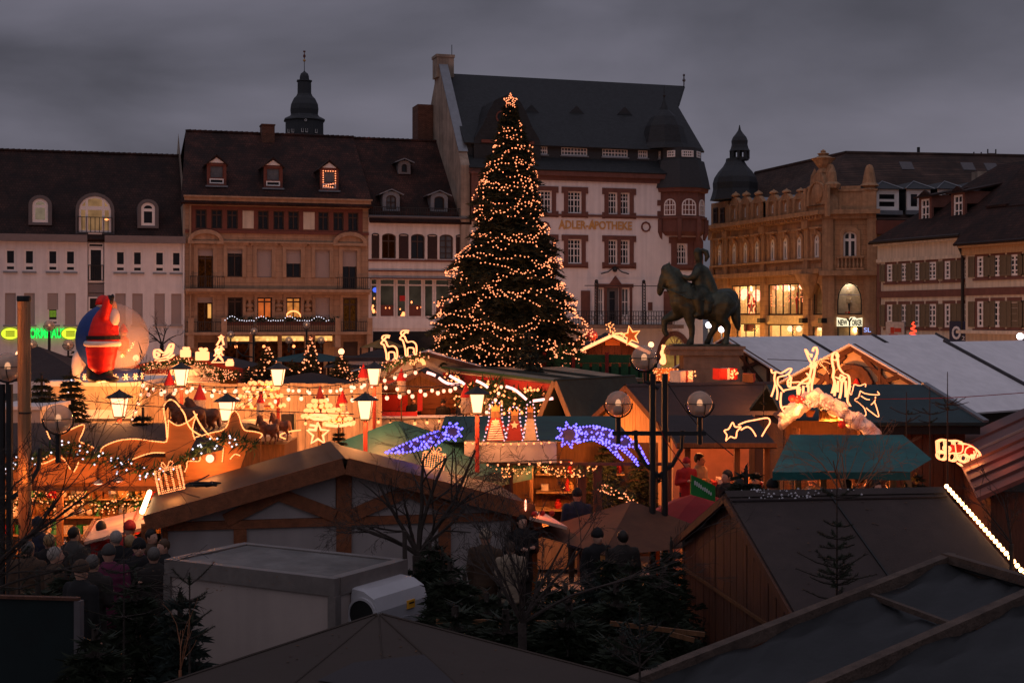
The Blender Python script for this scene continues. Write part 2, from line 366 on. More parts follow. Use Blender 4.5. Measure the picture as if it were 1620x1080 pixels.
def window(b,u0,u1,w0,w1,frame,pane,cols=2,rows=(),arch=0.0,depth=.18,fw=.08,thin=.05,sill=None,surround=None,sw=.2,name='window',y=0.0,low=None):
 wd,ht=abs(u1-u0),w1-w0; uc=(u0+u1)/2; wd=round(wd,2); ht=round(ht,2)
 key=('fr',wd,ht,frame.name,cols,tuple(rows),round(arch,2),depth,fw,thin)
 def fm():
  mb=MB(); ring(mb,outline(wd,ht,arch),inset(wd,ht,arch,fw),depth-.03,depth+.06)
  def top(x): return ht-fw*.5 if arch<=0 else ht-arch+arch*math.sqrt(max(0,1-(2*x/wd)**2))-fw*.5
  for k in range(1,cols):
   x=-wd/2+wd*k/cols; t=thin*(1.5 if (cols % 2==0 and k==cols//2) else 1); mb.box(x-t/2,x+t/2,depth-.02,depth+.04,fw*.5,top(x))
  for r in rows:
   t=thin*(1.7 if abs(r-.62)<.07 or len(rows)==1 else 1); z=ht*r
   hw=wd/2-fw*.5
   if arch>0 and z>ht-arch: hw=wd/2*math.sqrt(max(.02,1-((z-ht+arch)/arch)**2))-fw*.5
   mb.box(-hw,hw,depth-.024,depth+.036,z-t/2,z+t/2)
  return mb.mesh(name,frame)
 o=link(name,cached(key,fm),b,(uc,y,w0))
 pk=('pn',wd,ht,pane.name,round(arch,2),depth,low)
 def pm():
  mb=MB(); mb.prism(inset(wd,ht,arch,.03),depth+.065,depth+.09); return mb.mesh('pane',pane)
 link('pane',cached(pk,pm),o)
 if sill:
  link('sill',cached(('sill',wd,sill.name,depth),lambda: MB().box(-wd/2-.12,wd/2+.12,-.14,depth-.04,-.13,-.01).mesh('sill',sill)),o)
 if surround:
  def sm():
   mb=MB(); a=arch+(sw if arch>0 else 0)
   oo=outline(wd+2*sw,ht+2*sw,a); oo=[(x,z-sw) for x,z in oo]
   ring(mb,oo,outline(wd,ht,arch),-.07,.03); return mb.mesh('surround',surround)
  link('surround',cached(('sr',wd,ht,surround.name,round(arch,2),sw),sm),o)
 return o
def wall_holes(u0,u1,w0,w1,holes,th=.35,mb=None):
 mb=mb or MB()
 us=sorted({u0,u1} | {h[0] for h in holes} | {h[1] for h in holes}); ws=sorted({w0,w1} | {h[2] for h in holes} | {h[3] for h in holes})
 us=[x for x in us if u0-1e-6<=x<=u1+1e-6]; ws=[x for x in ws if w0-1e-6<=x<=w1+1e-6]
 for j in range(len(ws)-1):
  run=None
  for i in range(len(us)-1):
   cu,cw=(us[i]+us[i+1])/2,(ws[j]+ws[j+1])/2
   inside=any(h[0]<cu<h[1] and h[2]<cw<h[3] for h in holes)
   if not inside and run is None: run=us[i]
   if inside and run is not None: mb.quad((run,0,ws[j]),(us[i],0,ws[j]),(us[i],0,ws[j+1]),(run,0,ws[j+1])); run=None
  if run is not None: mb.quad((run,0,ws[j]),(u1,0,ws[j]),(u1,0,ws[j+1]),(run,0,ws[j+1]))
 for h in holes:
  a,b,c,d=h[:4]; ar=h[4] if len(h)>4 else 0
  mb.quad((a,0,c),(a,th,c),(a,th,d),(a,0,d)); mb.quad((b,th,c),(b,0,c),(b,0,d),(b,th,d))
  mb.quad((a,th,c),(a,0,c),(b,0,c),(b,th,c)); mb.quad((a,0,d),(a,th,d),(b,th,d),(b,0,d))
  if ar:
   m,r=(a+b)/2,(b-a)/2; n=10
   P=[(m+r*math.cos(math.pi*k/n),d-ar+ar*math.sin(math.pi*k/n)) for k in range(n+1)]
   for k in range(n):
    (x0,z0),(x1,z1)=P[k],P[k+1]
    mb.quad((x1,0,z1),(x0,0,z0),(x0,0,d),(x1,0,d)); mb.quad((x1,th,z1),(x0,th,z0),(x0,0,z0),(x1,0,z1))
 return mb
def railing(b,u0,u1,z0,z1,y0,m,step=.14,ends=True,name='railing',r=.02):
 mb=MB(); mb.box(u0,u1,y0-.03,y0+.03,z1-.05,z1); mb.box(u0,u1,y0-.02,y0+.02,z0,z0+.04)
 n=max(2,int((u1-u0)/step))
 for k in range(n+1):
  x=u0+(u1-u0)*k/n; mb.box(x-r/2,x+r/2,y0-.012,y0+.012,z0+.041,z1-.051)
 if ends:
  for x in (u0,u1-.04): mb.box(x,x+.04,y0+.031,-.01,z1-.05,z1); mb.box(x,x+.04,y0+.031,-.01,z0,z0+.04)
 return mb.build(name,m,b)
def gable_roof(b,u0,u1,we,wr,D,m,ov=.5,name='roof',th=.16,u1r=None,u0r=None):
 s=(wr-we)/D; u1r=u1 if u1r is None else u1r; u0r=u0 if u0r is None else u0r
 mb=MB(); mb.slab([(u0,-ov,we-ov*s),(u1,-ov,we-ov*s),(u1r,D,wr),(u0r,D,wr)],th)
 mb.slab([(u0,2*D+ov,we-ov*s),(u1,2*D+ov,we-ov*s),(u1r,D,wr),(u0r,D,wr)],th)
 o=mb.build(name,m,b)
 rt=MB()
 n=int((u1r-u0r)/.4)
 for k in range(n): rt.tube([(u0r+(u1r-u0r)*k/n,D,wr+.03),(u0r+(u1r-u0r)*(k+1)/n+.02,D,wr+.06)],[.11,.13],6)
 rt.build('ridge_tiles',m,o)
 return o
def roof_y(w_,we,wr,D): return D*(w_-we)/(wr-we)
K=.31; A0=math.atan(K)
def rowpt(px):
 t=(px-CX)/F; Y=110/(1-K*t); return (t*Y,Y)
def shutter_panel(b,u0,u1,w0,w1,m,name='shutter',y=-.07,arch=0,th=.05,group=None):
 wd,ht=round(u1-u0,2),round(w1-w0,2)
 def f():
  mb=MB(); ring(mb,outline(wd,ht,arch),inset(wd,ht,arch,.09),0,th)
  n=max(4,int(ht/.13))
  for k in range(n):
   z=.09+(ht-.18-arch*.5)*k/n; mb.add([(-wd/2+.08,.012,z),(wd/2-.08,.012,z),(wd/2-.08,.045,z+.09),(-wd/2+.08,.045,z+.09)],[(0,1,2,3)])
  mb.box(-wd/2+.07,wd/2-.07,.046,.049,.05,ht-.05-arch)
  return mb.mesh(name,m)
 return link(name,cached(('sh',wd,ht,m.name,arch,th),f),b,((u0+u1)/2,y,w0))
def roller(b,u0,u1,w0,w1,m=None,depth=.14):
 m=m or M['blind']; wd,ht=round(u1-u0,2),round(w1-w0,2)
 def f():
  mb=MB(); n=max(3,int(ht/.11))
  for k in range(n): mb.box(-wd/2,wd/2,depth,depth+.03,ht*k/n+.006,ht*(k+1)/n)
  mb.box(-wd/2,wd/2,depth+.031,depth+.036,0,ht)
  return mb.mesh('roller_shutter',m)
 return link('roller_shutter',cached(('ro',wd,ht,m.name,depth),f),b,((u0+u1)/2,0,w0))
# --- ground
g=MB(); g.quad((-600,-60,0),(600,-60,0),(600,900,0),(-600,900,0)); g.build('ground',M['concrete'],kind='structure')
# --- 1 white house on the left
px0=-170; fr=Fr(rowpt(px0),A0)
b=thing('white_house','white plastered house with steep dark tiled roof and arched dormers at far left','house',fr.O,A0,'old houses round the square')
U1=fr.u(293); we=fr.w(140,383); D=7.0
wr=fr.w(150,243,D)
pairs=[(8,25),(38,55),(75,92),(103,120),(182,199),(209,226),(244,261),(271,287)]
pairs_out=[(-150,-132),(-118,-100),(-80,-62),(-50,-32)]
W2=(fr.w(140,430),fr.w(140,395.5)); W1=(fr.w(140,513.5),fr.w(140,464))
holes=[]; wd=fr.u(92)-fr.u(75)
for a,c in pairs+pairs_out:
 uc=(fr.u(a)+fr.u(c))/2; holes+=[(uc-wd/2,uc+wd/2,*W2),(uc-wd/2,uc+wd/2,*W1)]
cu0,cu1=fr.u(138.5),fr.u(165); holes.append((cu0,cu1,3.0,we-.02))
sh0,sh1=0,fr.w(140,540)
wall_holes(0,U1,0,we,holes,.3).build('wall',M['white_plaster'],b)
MB().box(0,U1,.5,2*D,0,we).build('body_wall',M['white_plaster'],b)
for k,(a,c) in enumerate(pairs+pairs_out):
 uc=(fr.u(a)+fr.u(c))/2
 window(b,uc-wd/2,uc+wd/2,*W2,M['white_frame'],M['glass'],1,(.29,),fw=.13,thin=.14,sill=M['zinc'],depth=.1)
 if k==2:
  window(b,uc-wd/2,uc+wd/2,*W1,M['white_frame'],M['glass'],1,(.13,),fw=.11,thin=.1,sill=M['zinc'],depth=.1)
  zt=W1[0]+(W1[1]-W1[0])*.48; roller(b,uc-wd/2,uc+wd/2,zt,W1[1],depth=.06)
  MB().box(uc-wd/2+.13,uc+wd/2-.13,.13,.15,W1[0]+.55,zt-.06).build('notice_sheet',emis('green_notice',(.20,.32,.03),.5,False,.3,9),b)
 else:
  r=roller(b,uc-wd/2,uc+wd/2,*W1,depth=.10); link('sill',cached(('sill',round(wd,2),M['zinc'].name,.1),None),r)
# recessed stair strip in the middle
pz=[fr.w(152,y) for y in (463,449,446,394,392,387,383)]
MB().box(cu0,cu1,.28,.34,3.0,pz[0]-.05).box(cu0,cu1,.20,.34,pz[0],pz[1]).build('strip_panel',M['grey_fascia'],b)
window(b,cu0+.06,cu1-.06,pz[1]+.1,pz[3]+.1,M['white_frame'],M['glass'],1,(),depth=.16,fw=.16,name='balcony_window')
window(b,cu0+.06,cu1-.06,pz[4]+.05,pz[5]+.1,M['white_frame'],M['glass'],1,(),depth=.16,fw=.06)
window(b,cu0+.06,cu1-.06,3.3,pz[0]-.3,M['white_frame'],M['glass'],1,(.75,),depth=.16,fw=.1)
railing(b,cu0+.08,cu1-.08,fr.w(152,444),fr.w(152,419),.06,M['iron'],ends=False,r=.035,name='window_rail')
wf=fr.w(140,372)
MB().box(0,cu0-.02,-.45,-.005,we-.02,wf).box(cu1+.02,U1,-.45,-.005,we-.02,wf).build('eave_fascia',M['grey_fascia'],b)
gable_roof(b,0,U1,wf-.02,wr,D,M['tile'],ov=.3)
MB().add([(0,0,we),(0,2*D,we),(0,D,wr-.15)],[(0,1,2)]).add([(U1,0,we),(U1,2*D,we),(U1,D,wr-.15)],[(0,2,1)]).build('gable_wall',M['white_plaster'],b)
MB().tube([(U1-.12,-.12,0),(U1-.12,-.12,we+.3)],.07,6).build('downpipe',M['white_frame'],b)
def arch_dormer(b,px_l,px_r,py_t,py_b,wpx,big=False,pane=None):
 v=roof_y(fr.w((px_l+px_r)/2,py_b),wf,wr,D)-.12; v=max(.12,v)
 u0,u1=fr.u(px_l,v),fr.u(px_r,v); w0,w1=fr.w((px_l+px_r)/2,py_b,v),fr.w((px_l+px_r)/2,py_t,v)
 wdt,ht=u1-u0,w1-w0; ar=wdt*(.45 if not big else .46); f=wpx
 d=link('dormer',None,b,((u0+u1)/2,v,w0)); 
 mb=MB(); oo=outline(wdt,ht,ar,12); ii=[(x,z+f*.7) for x,z in outline(wdt-2*f,ht-1.7*f,ar-f,12)]
 ring(mb,oo,ii,0,.5); mb.prism([p for p in oo],.5,4.5); mb.build('dormer_cheek',M['grey_trim'],d)
 return d,wdt-2*f,ht-1.7*f,ar-f,f*.7
pane_l=emis('curtained_room',(.55,.40,.28),.30,False,.2,2)
for pl,pr,pt,pb,pane in ((45,82,308.5,356,pane_l),(217.5,251,315,361,M['glass'])):
 d,w_,h_,a_,z_=arch_dormer(b,pl,pr,pt,pb,.26)
 window(d,-w_/2,w_/2,z_,z_+h_,M['white_frame'],pane,1,(.68,),arch=a_,depth=.1,fw=.2,thin=.12)
d,w_,h_,a_,z_=arch_dormer(b,119.5,181,305,371,.24,True)
bw=window(d,-w_/2,w_/2,z_,z_+h_,M['white_frame'],emis('lamplit_room',(.62,.33,.15),.36,False,.35,1.2),1,(.67,),arch=a_,depth=.1,fw=.14,thin=.16,name='balcony_window')
for x in (-w_*.26,w_*.26): MB().box(x-.09,x+.09,.06,.14,.06,h_-a_*.16).build('mullion',M['white_frame'],bw)
MB().box(-w_*.26+.1,w_*.26-.1,-.02,.05,-.3,.12).build('threshold',M['white_frame'],bw)
MB().ball((w_*.37,.12,h_*.36),(.17,.05,.07)).build('table_lamp',M['bulb_yellow'],bw)
railing(d,-w_/2-.1,w_/2+.1,z_-.05,z_+h_*.42,-.10,M['iron'],step=.3,r=.05)
# lettering over the shop
sg=thing('green_neon_sign','glowing green shop lettering on the white house wall','sign',fr.world(fr.u(16),-.25,fr.w(60,527.5)),A0)
text('lettering','REFORMHAUS',.95,M['neon_green'],sg,(fr.u(66)-fr.u(16),-.02,-.30),ext=.05,width=fr.u(101)-fr.u(27),bold=.025)
MB().box(fr.u(27)-fr.u(16),fr.u(101)-fr.u(16),.06,.12,-.12,.12).build('sign_rail',M['grey_fascia'],sg)
for px,lab in ((16.5,'round yellow light box left of the green neon lettering'),(111.5,'round yellow light box right of the green neon lettering')):
 so_=thing('light_box',lab,'sign',fr.world(fr.u(px),-.25,fr.w(px,527.5)),A0,'yellow round shop light boxes')
 mb=MB(); oo=[(.62*math.cos(t*math.pi/10),.42*math.sin(t*math.pi/10)) for t in range(20)]; mb.prism(oo,-.12,.02); mb.build('lit_face',M['neon_yellow'],so_)
 mb=MB(); ring(mb,[(x*1.07,z*1.09) for x,z in oo],oo,-.14,.1); mb.build('rim',M['green_dark'],so_)
 mb=MB()
 for z in (-.14,0,.14): mb.box(-.3,.3,-.14,-.121,z-.04,z+.04)
 mb.build('print',mat('olive_print',(.25,.28,.02)),so_)
# --- 2 sandstone house
fr=Fr(rowpt(293),A0); U1=fr.u(583)
b=thing('sandstone_house','brown sandstone house with red attic frieze, balconies and three pointed dormers','house',fr.O,A0,'old houses round the square')
wc0,wc1=fr.w(440,327),fr.w(440,314); D=7.5
wr=fr.w(440,213.5,D)
holes=[]
att=[(309.2,327),(334,352),(359,376.3),(408,425),(432.4,449.5),(456,473),(503.6,520),(527,544),(550.5,567)]
wa=(fr.w(440,363.2),fr.w(440,333.8)); aw=fr.u(449)-fr.u(432)
r3=[(313,337),(359.5,383.5),(406,430),(452.7,476),(498,522),(541.7,564.5)]; w3=(fr.w(440,438.5),fr.w(440,394.5)); w3d=fr.w(440,456)
r2=[(313,335.5),(360,384),(407,430.5),(453,476),(498.6,521.7),(542.7,565)]; w2=(fr.w(440,504),fr.w(440,470.5)); w2d=fr.w(440,524)
cw=fr.u(430)-fr.u(406.5)
for a,c in att: m_=(fr.u(a)+fr.u(c))/2; holes.append((m_-aw/2,m_+aw/2,*wa))
H3,H2=[],[]
for k,(a,c) in enumerate(r3): m_=(fr.u(a)+fr.u(c))/2; H3.append((m_-cw/2,m_+cw/2,w3d if k in (0,5) else w3[0],w3[1]))
for k,(a,c) in enumerate(r2): m_=(fr.u(a)+fr.u(c))/2; H2.append((m_-cw/2,m_+cw/2,w2d if k in (0,5) else w2[0],w2[1]))
niches=[]
for px in (395.6,441.5,487.5): u=fr.u(px); niches.append((u-.5,u+.5,fr.w(px,493),fr.w(px,473.5),.5))
gz=(1.0,fr.w(440,530.0))
gh=[(fr.u(355),fr.u(395),.3,gz[1]),(fr.u(400),fr.u(440),.3,gz[1]),(fr.u(446),fr.u(482),.3,gz[1]),(fr.u(499),fr.u(529),.3,gz[1])]
gd=[(fr.u(313),fr.u(340),.1,fr.w(440,541)),(fr.u(543),fr.u(566),.1,fr.w(440,541))]
holes+=H3+H2+niches+gh+gd
wall_holes(0,U1,0,wc0,holes,.35).build('wall',M['sandstone'],b)
MB().box(0,U1,1.2,2*D,0,wc0).build('body_wall',M['sandstone_trim'],b)
for a,c in att:
 m_=(fr.u(a)+fr.u(c))/2; window(b,m_-aw/2,m_+aw/2,*wa,M['brown_frame'],M['glass'],2,(.72,),depth=.16,fw=.09,thin=.06)
# red frieze as ring pieces between the attic windows, butted round cream panels
fz0,fz1=fr.w(440,365.5),fr.w(440,328.5)
xs=[fr.u(302.5)]+[x for h in [(fr.u(a)+fr.u(c))/2 for a,c in att] for x in (h-aw/2,h+aw/2)]+[fr.u(573.5)]
pan=[(fr.u(383.5),fr.u(401.6)),(fr.u(479.6),fr.u(498))]
mb=MB(); mb.box(xs[0],xs[-1],-.05,-.004,fz0,wa[0]-.001); mb.box(xs[0],xs[-1],-.05,-.004,wa[1]+.001,fz1)
for i in range(0,len(xs),2):
 lo,hi=xs[i],xs[i+1]; q=[p for p in pan if lo<p[0]<hi]
 if q: mb.box(lo,q[0][0],-.05,-.004,wa[0],wa[1]); mb.box(q[0][1],hi,-.05,-.004,wa[0],wa[1])
 else: mb.box(lo,hi,-.05,-.004,wa[0],wa[1])
mb.build('red_frieze',M['frieze_red'],b)
for p in pan: MB().box(p[0]+.01,p[1]-.01,-.035,-.004,wa[0]+.05,wa[1]-.05).build('cream_panel',M['cream_plaster'],b)
MB().box(0,U1,-.14,-.004,fz0-.22,fz0-.005).build('string_course',M['frieze_red'],b)
mb=MB(); mb.box(-.05,U1+.05,-.25,0,wc0,wc0+.28); mb.box(-.1,U1+.12,-.42,-.1,wc0+.281,wc0+.55); mb.box(-.15,U1+.2,-.6,-.1,wc0+.551,wc1+.05); mb.build('cornice',M['sandstone_trim'],b)
MB().tube([(.35,-.2,0),(.35,-.2,wc0+.3)],.08,6).build('downpipe',M['sandstone_trim'],b)
for k,h in enumerate(H3):
 dr=k in (0,5); u0,u1=h[0],h[1]; zt=h[3]
 if k==0: window(b,u0,u1,h[2],zt,M['brown_frame'],emis('dim_room_sparks',(1,.25,.05),.018,False,.95,9),2,(.75,),depth=.2); roller(b,u0,u1,zt-.55,zt,depth=.14)
 elif k==1: window(b,u0,u1,h[2],zt,M['brown_frame'],M['glass'],2,(.75,),depth=.2); roller(b,u0,u1,zt-.35,zt,depth=.14)
 elif k in (2,4): roller(b,u0,u1,h[2],zt)
 else:
  zc_=h[2]+(zt-h[2])*(.50 if k==3 else .58); roller(b,u0,u1,zc_,zt); window(b,u0,u1,h[2],zt,M['brown_frame'],M['glass'],2,(.75,),depth=.2)
 MB().box(u0-.28,u0-.001,-.09,-.004,h[2],zt).box(u1+.001,u1+.28,-.09,-.004,h[2],zt).box(u0-.28,u1+.28,-.09,-.004,zt+.001,zt+.28).build('window_surround',M['sandstone_trim'],b)
 zl=zt+.55
 if dr:
  mb=MB(); n=10; rr=(u1-u0)/2+.75; m_=(u0+u1)/2
  P=[(m_+rr*math.cos(math.pi*t/n),zl+.85*math.sin(math.pi*t/n)) for t in range(n+1)]; Q=[(m_+(rr-.3)*math.cos(math.pi*t/n),zl+.55*math.sin(math.pi*t/n)) for t in range(n+1)]
  for t in range(n): mb.prism([P[t],P[t+1],Q[t+1],Q[t]],-.30,-.004)
  mb.box(m_-rr,m_+rr,-.3,-.004,zl-.22,zl-.003); mb.prism(Q,-.06,-.005); mb.build('arched_pediment',M['sandstone_trim'],b)
 else:
  MB().box(u0-.55,u1+.55,-.28,-.004,zl-.12,zl+.02).box(u0-.45,u1+.45,-.16,-.004,zl-.28,zl-.121).build('window_lintel',M['sandstone_trim'],b)
lits=[None,M['glass'],M['lit_orange'],emis('amber_room',(1,.33,.07),.62,False,.5,1.5),None,emis('sparkling_room',(1,.30,.06),.035,False,.95,12)]
for k,h in enumerate(H2):
 u0,u1,z0,zt=h[0],h[1],h[2],h[3]
 if k==4: roller(b,u0,u1,z0,zt)
 elif k==0:
  o=window(b,u0,u1,z0,zt,M['brown_frame'],emis('half_dark_room',(1,.22,.04),.02,False,.9,8),2,(),depth=.2); roller(b,u0,u1,zt-.4,zt,depth=.14)
  MB().box(.22,.62,.262,.275,1.0,zt-z0-.5).build('lit_curtain',emis('lit_curtain',(1,.46,.12),.8,False,.3,2),o)
 else: window(b,u0,u1,z0,zt,M['brown_frame'],lits[k],2,(.80,),depth=.2,fw=.10,thin=.07)
 MB().box(u0-.22,u0-.001,-.07,-.004,z0,zt).box(u1+.001,u1+.22,-.07,-.004,z0,zt).box(u0-.22,u1+.22,-.07,-.004,zt+.001,zt+.22).build('window_surround',M['sandstone_trim'],b)
# candle arch on the second lit sill
m_=(H2[3][0]+H2[3][1])/2; mb=MB()
mb.tube([(m_+.55*math.cos(math.pi*t/8),.1,H2[3][2]+.12+.45*math.sin(math.pi*t/8)) for t in range(9)],.06,5); tag_o=mb.build('candle_arch',M['bulb_yellow'],None,fr.world(0,0,0),rot=A0)
tag(tag_o,'glowing candle arch on the sill of an amber lit window','candle arch')
for px in (395.6,441.5,487.5):
 u=fr.u(px); z=fr.w(px,493)
 mb=MB(); mb.lathe([(.05,z),(.30,z+.05),(.26,z+.2),(.12,z+.3),(.34,z+.38),(.36,z+.5),(.14,z+.66),(.12,z+.72),(.20,z+.85),(.19,z+1.0),(.02,z+1.1)],10,(u,.2)); mb.build('niche_bust',M['sandstone_trim'],b,smooth=True)
 MB().box(u-.5,u+.5,.351,.37,z,z+1.6).build('niche_back',M['sandstone_trim'],b)
zb=fr.w(440,458.5); MB().box(-.05,U1+.05,-.9,-.004,zb-.16,zb+.05).box(0,U1,-.5,-.004,zb-.34,zb-.161).build('balcony_slab',M['sandstone_trim'],b)
for a,c in ((300,353),(531,582)): railing(b,fr.u(a),fr.u(c),zb+.06,fr.w(440,438),-.82,M['iron'],step=.16,r=.035)
zb2=fr.w(440,526); MB().box(-.05,U1+.05,-1.3,-.004,zb2-.14,zb2+.06).build('balcony_slab',M['sandstone_trim'],b)
mb=MB(); zr=fr.w(440,508)
railing(b,.1,U1-.1,zb2+.07,zr,-1.22,M['iron'],step=.13,r=.04)
for px in (300,352,530,580): MB().box(fr.u(px)-.2,fr.u(px)+.2,-1.28,-1.25+.0,zb2+.07,zr+.25).box(fr.u(px)-.22,fr.u(px)+.22,-1.24,-.004,zb2-1.1,zb2-.15).build('balcony_pier',M['sandstone_trim'],b)
for k,h in enumerate(gh):
 u0,u1,z0,zt=h; zl=fr.w(440,539.5)
 o=link('shop_window',MB().box(0,u1-u0,.2,.26,zl-.1,zl).box(0,u1-u0,.2,.26,zt-.08,zt).box((u1-u0)/2-.05,(u1-u0)/2+.05,.2,.26,0,zl-.1).mesh('shop_window',M['brown_frame']),b,(u0,0,0))
 MB().box(.02,u1-u0-.02,.28,.3,zl,zt-.08).build('lit_transom',M['lit_shop'],o)
 MB().box(.02,u1-u0-.02,.28,.3,z0,zl-.1).build('pane',emis('dim_shop',(1,.18,.04),.014,False,.9,5),o)
 for t in range(2): MB().ball((.8+rnd.random()*(u1-u0-1.4),.15,zt-.35-.5*t),.12).build('shop_lamp',M['bulb_yellow'],o)
for h in gd:
 o=link('door',MB().box(h[0],h[1],.25,.32,h[2],h[3]).mesh('door',M['brown_frame']),b); MB().ball((h[1]-.25,.22,1.1),.05).build('handle',M['gold'],o)
MB().box(fr.u(512),fr.u(529),-.06,.1,.1,fr.w(440,541)).build('door',M['wood_light'],b)
gable_roof(b,-.35,U1+.25,wc1,wr,D,M['tile_red'],ov=.65,u1r=U1+.25,u0r=fr.u(275,D)+.9)
MB().add([(0,0,wc0),(0,2*D,wc0),(0,D,wr-.15)],[(0,2,1)]).box(-.16,.0,0,2*D,0,wc0).build('gable_wall',M['side_plaster'],b)
def point_dormer(b,fr,pc,py_apex,py_eave,py_sill,half,we,wr,D,lights=False):
 v=roof_y(fr.w(pc,py_sill),we,wr,D); v=max(.3,v); v=roof_y(fr.w(pc,py_sill,v),we,wr,D)
 u=fr.u(pc,v); z0,ze,za=(fr.w(pc,y,v) for y in (py_sill,py_eave,py_apex)); hw=half
 d=link('dormer',None,b,(u,v-.1,z0)); ze-=z0; za-=z0
 hole=[(-hw+.2,hw-.2,.12,ze-.14)]
 mb=wall_holes(-hw,hw,0,ze,hole,.2); mb.build('dormer_front',M['frieze_red'],d)
 dl=5.0
 MB().box(-hw,-hw+.08,.21,dl,0,ze).box(hw-.08,hw,.21,dl,0,ze).build('dormer_cheek',M['tile'],d)
 tri=MB().prism([(-hw+.16,ze+.06),(hw-.16,ze+.06),(0,za-.2)],-.03,.05).build('gable_board',M['white_frame'],d)
 mb=MB(); mb.slab([(-hw-.16,-.18,ze-.1),(0,-.18,za+.02),(0,dl,za+.02),(-hw-.16,dl,ze-.1)],.1); mb.slab([(hw+.16,-.18,ze-.1),(0,-.18,za+.02),(0,dl,za+.02),(hw+.16,dl,ze-.1)],.1); mb.build('dormer_roof',M['tile'],d)
 MB().prism([(-hw,ze),(hw,ze),(0,za)],.06,.2).build('gable_back',M['frieze_red'],d)
 window(d,-hw+.2,hw-.2,.52,ze-.14,M['frieze_red'],M['glass_blue'],1,(),depth=.08,fw=.07)
 window(d,-hw+.2,hw-.2,.14,.50,M['white_frame'],M['glass'],1,(),depth=.02,fw=.08)
 MB().box(-hw-.1,hw+.1,-.22,-.01,-.14,-.02).build('sill',M['zinc'],d)
 if lights:
  mb=MB()
  P=[(-hw+.25,.60),(-hw+.25,ze-.2),(hw-.25,ze-.2),(hw-.25,.55),(-hw+.3,.3),(hw-.3,.22)]
  for i in range(5):
   for t in range(5): f=t/5; mb.ball((P[i][0]*(1-f)+P[i+1][0]*f,-.05,P[i][1]*(1-f)+P[i+1][1]*f),.055,0)
  mb.build('fairy_lights',M['bulb'],d,kind='stuff')
 return d
for i,(pc,dy) in enumerate(((342.5,0),(431.8,4),(520.5,8))): point_dormer(b,fr,pc,245.5+dy,259+dy,293.5+dy*.95,.72,wc1,wr,D,i==2)
MB().box(fr.u(412,D),fr.u(432,D),D-1.0,D+.3,wr-1.5,fr.w(422,201,D)).box(fr.u(411,D),fr.u(433,D),D-1.08,D+.38,fr.w(422,201,D),fr.w(422,199,D)).build('chimney',M['brick'],b)
# fairy lights along the long balcony
o=MB(); n=44
for k in range(n):
 px=356+(520-356)*k/(n-1)
 py=507-6.5*max(0,math.sin((px-356)/(520-356)*math.pi*7.2))
 u,z=fr.uv(px,py+rnd.uniform(-.7,.7),-1.28); o.ball((u,-1.28,z),.040,0)
fl=thing('fairy_light_chain','chain of fairy lights looped along the long sandstone balcony','fairy lights',fr.world(0,0,0),A0); o.build('fairy_lights',M['bulb_cool'],fl,kind='stuff')
for k,px in enumerate((376,425,470,512)):
 fb=thing('flower_box',['window box behind the balcony rail below the dark window','window box behind the balcony rail below the orange window','window box behind the balcony rail below the amber window','window box behind the balcony rail below the closed shutter'][k],'planter',fr.world(fr.u(px),-1.05,zr-.05),A0,'window boxes on the sandstone balcony')
 MB().box(-1.0,1.0,-.12,.12,-.25,0).build('trough',M['frieze_red'],fb); mb=MB()
 for t in range(60): p=Vector((rnd.uniform(-1,1),rnd.uniform(-.2,.2),rnd.uniform(0,.35))); mb.ball(p,rnd.uniform(.05,.11),0)
 mb.build('foliage',M['fir'],fb)
# --- 3 pale house with shutters
fr=Fr(rowpt(583),A0); U1=fr.u(742)
b=thing('shuttered_house','narrow pale house with dark arched shutters between sandstone house and pharmacy','house',fr.O,A0,'old houses round the square')
we=fr.w(660,344); D=7.5; wr=fr.w(640,222.5,D)
zs,zt=fr.w(660,409.5),fr.w(660,370)
wins=[(604,626.5),(650,672),(695,717)]; wwd=fr.u(672)-fr.u(650)
sto=(fr.u(585.5),fr.u(739),fr.w(660,502),fr.w(660,443)); holes=[sto]
for a,c in wins: m_=(fr.u(a)+fr.u(c))/2; holes.append((m_-wwd/2,m_+wwd/2,zs,zt,.28))
gh=(fr.u(590),fr.u(735),.2,fr.w(660,524)); holes.append(gh)
wall_holes(0,U1,0,we,holes,.3).build('wall',M['pink_plaster'],b)
MB().box(0,U1,2.2,2*D,0,we).build('body_wall',M['pink_plaster'],b)
for k,(a,c) in enumerate(wins):
 m_=(fr.u(a)+fr.u(c))/2; window(b,m_-wwd/2,m_+wwd/2,zs,zt,M['brown_frame'],[emis('bar_room',(1,.22,.05),.010,False,.95,9),M['glass'],M['glass_blue']][k],2,(.70,) if k<2 else (.25,.5,.75),arch=.28,depth=.16,fw=.09,thin=.06)
 MB().box(m_-wwd/2-.2,m_-wwd/2-.001,-.05,-.004,zs,zt-.2).box(m_+wwd/2+.001,m_+wwd/2+.2,-.05,-.004,zs,zt-.2).build('window_surround',M['pink_plaster'],b)
for a,c in ((588,599.5),(631,646),(676,691.5),(721,732.5)): shutter_panel(b,fr.u(a),fr.u(c),zs,zt,M['shutter'],arch=.12)
MB().box(0,U1,-.12,-.004,fr.w(660,414),fr.w(660,411)).box(0,U1,-.35,-.004,fr.w(660,430),fr.w(660,428)).box(.1,U1-.1,-.55,-.3+.294,fr.w(660,441.5),fr.w(660,440)).build('ledge',M['frieze_red'],b)
MB().box(0,U1,-.06,-.004,we-.55,we).build('eave_cornice',M['pink_plaster'],b)
MB().tube([(-.1,-.5,we-.02),(U1+.1,-.5,we-.02)],.10,6).build('gutter',M['grey_trim'],b)
sg_=MB()
for k in range(46): x=U1*k/45; sg_.box(x-.02,x+.02,-.15,-.12,we+.05,we+.75)
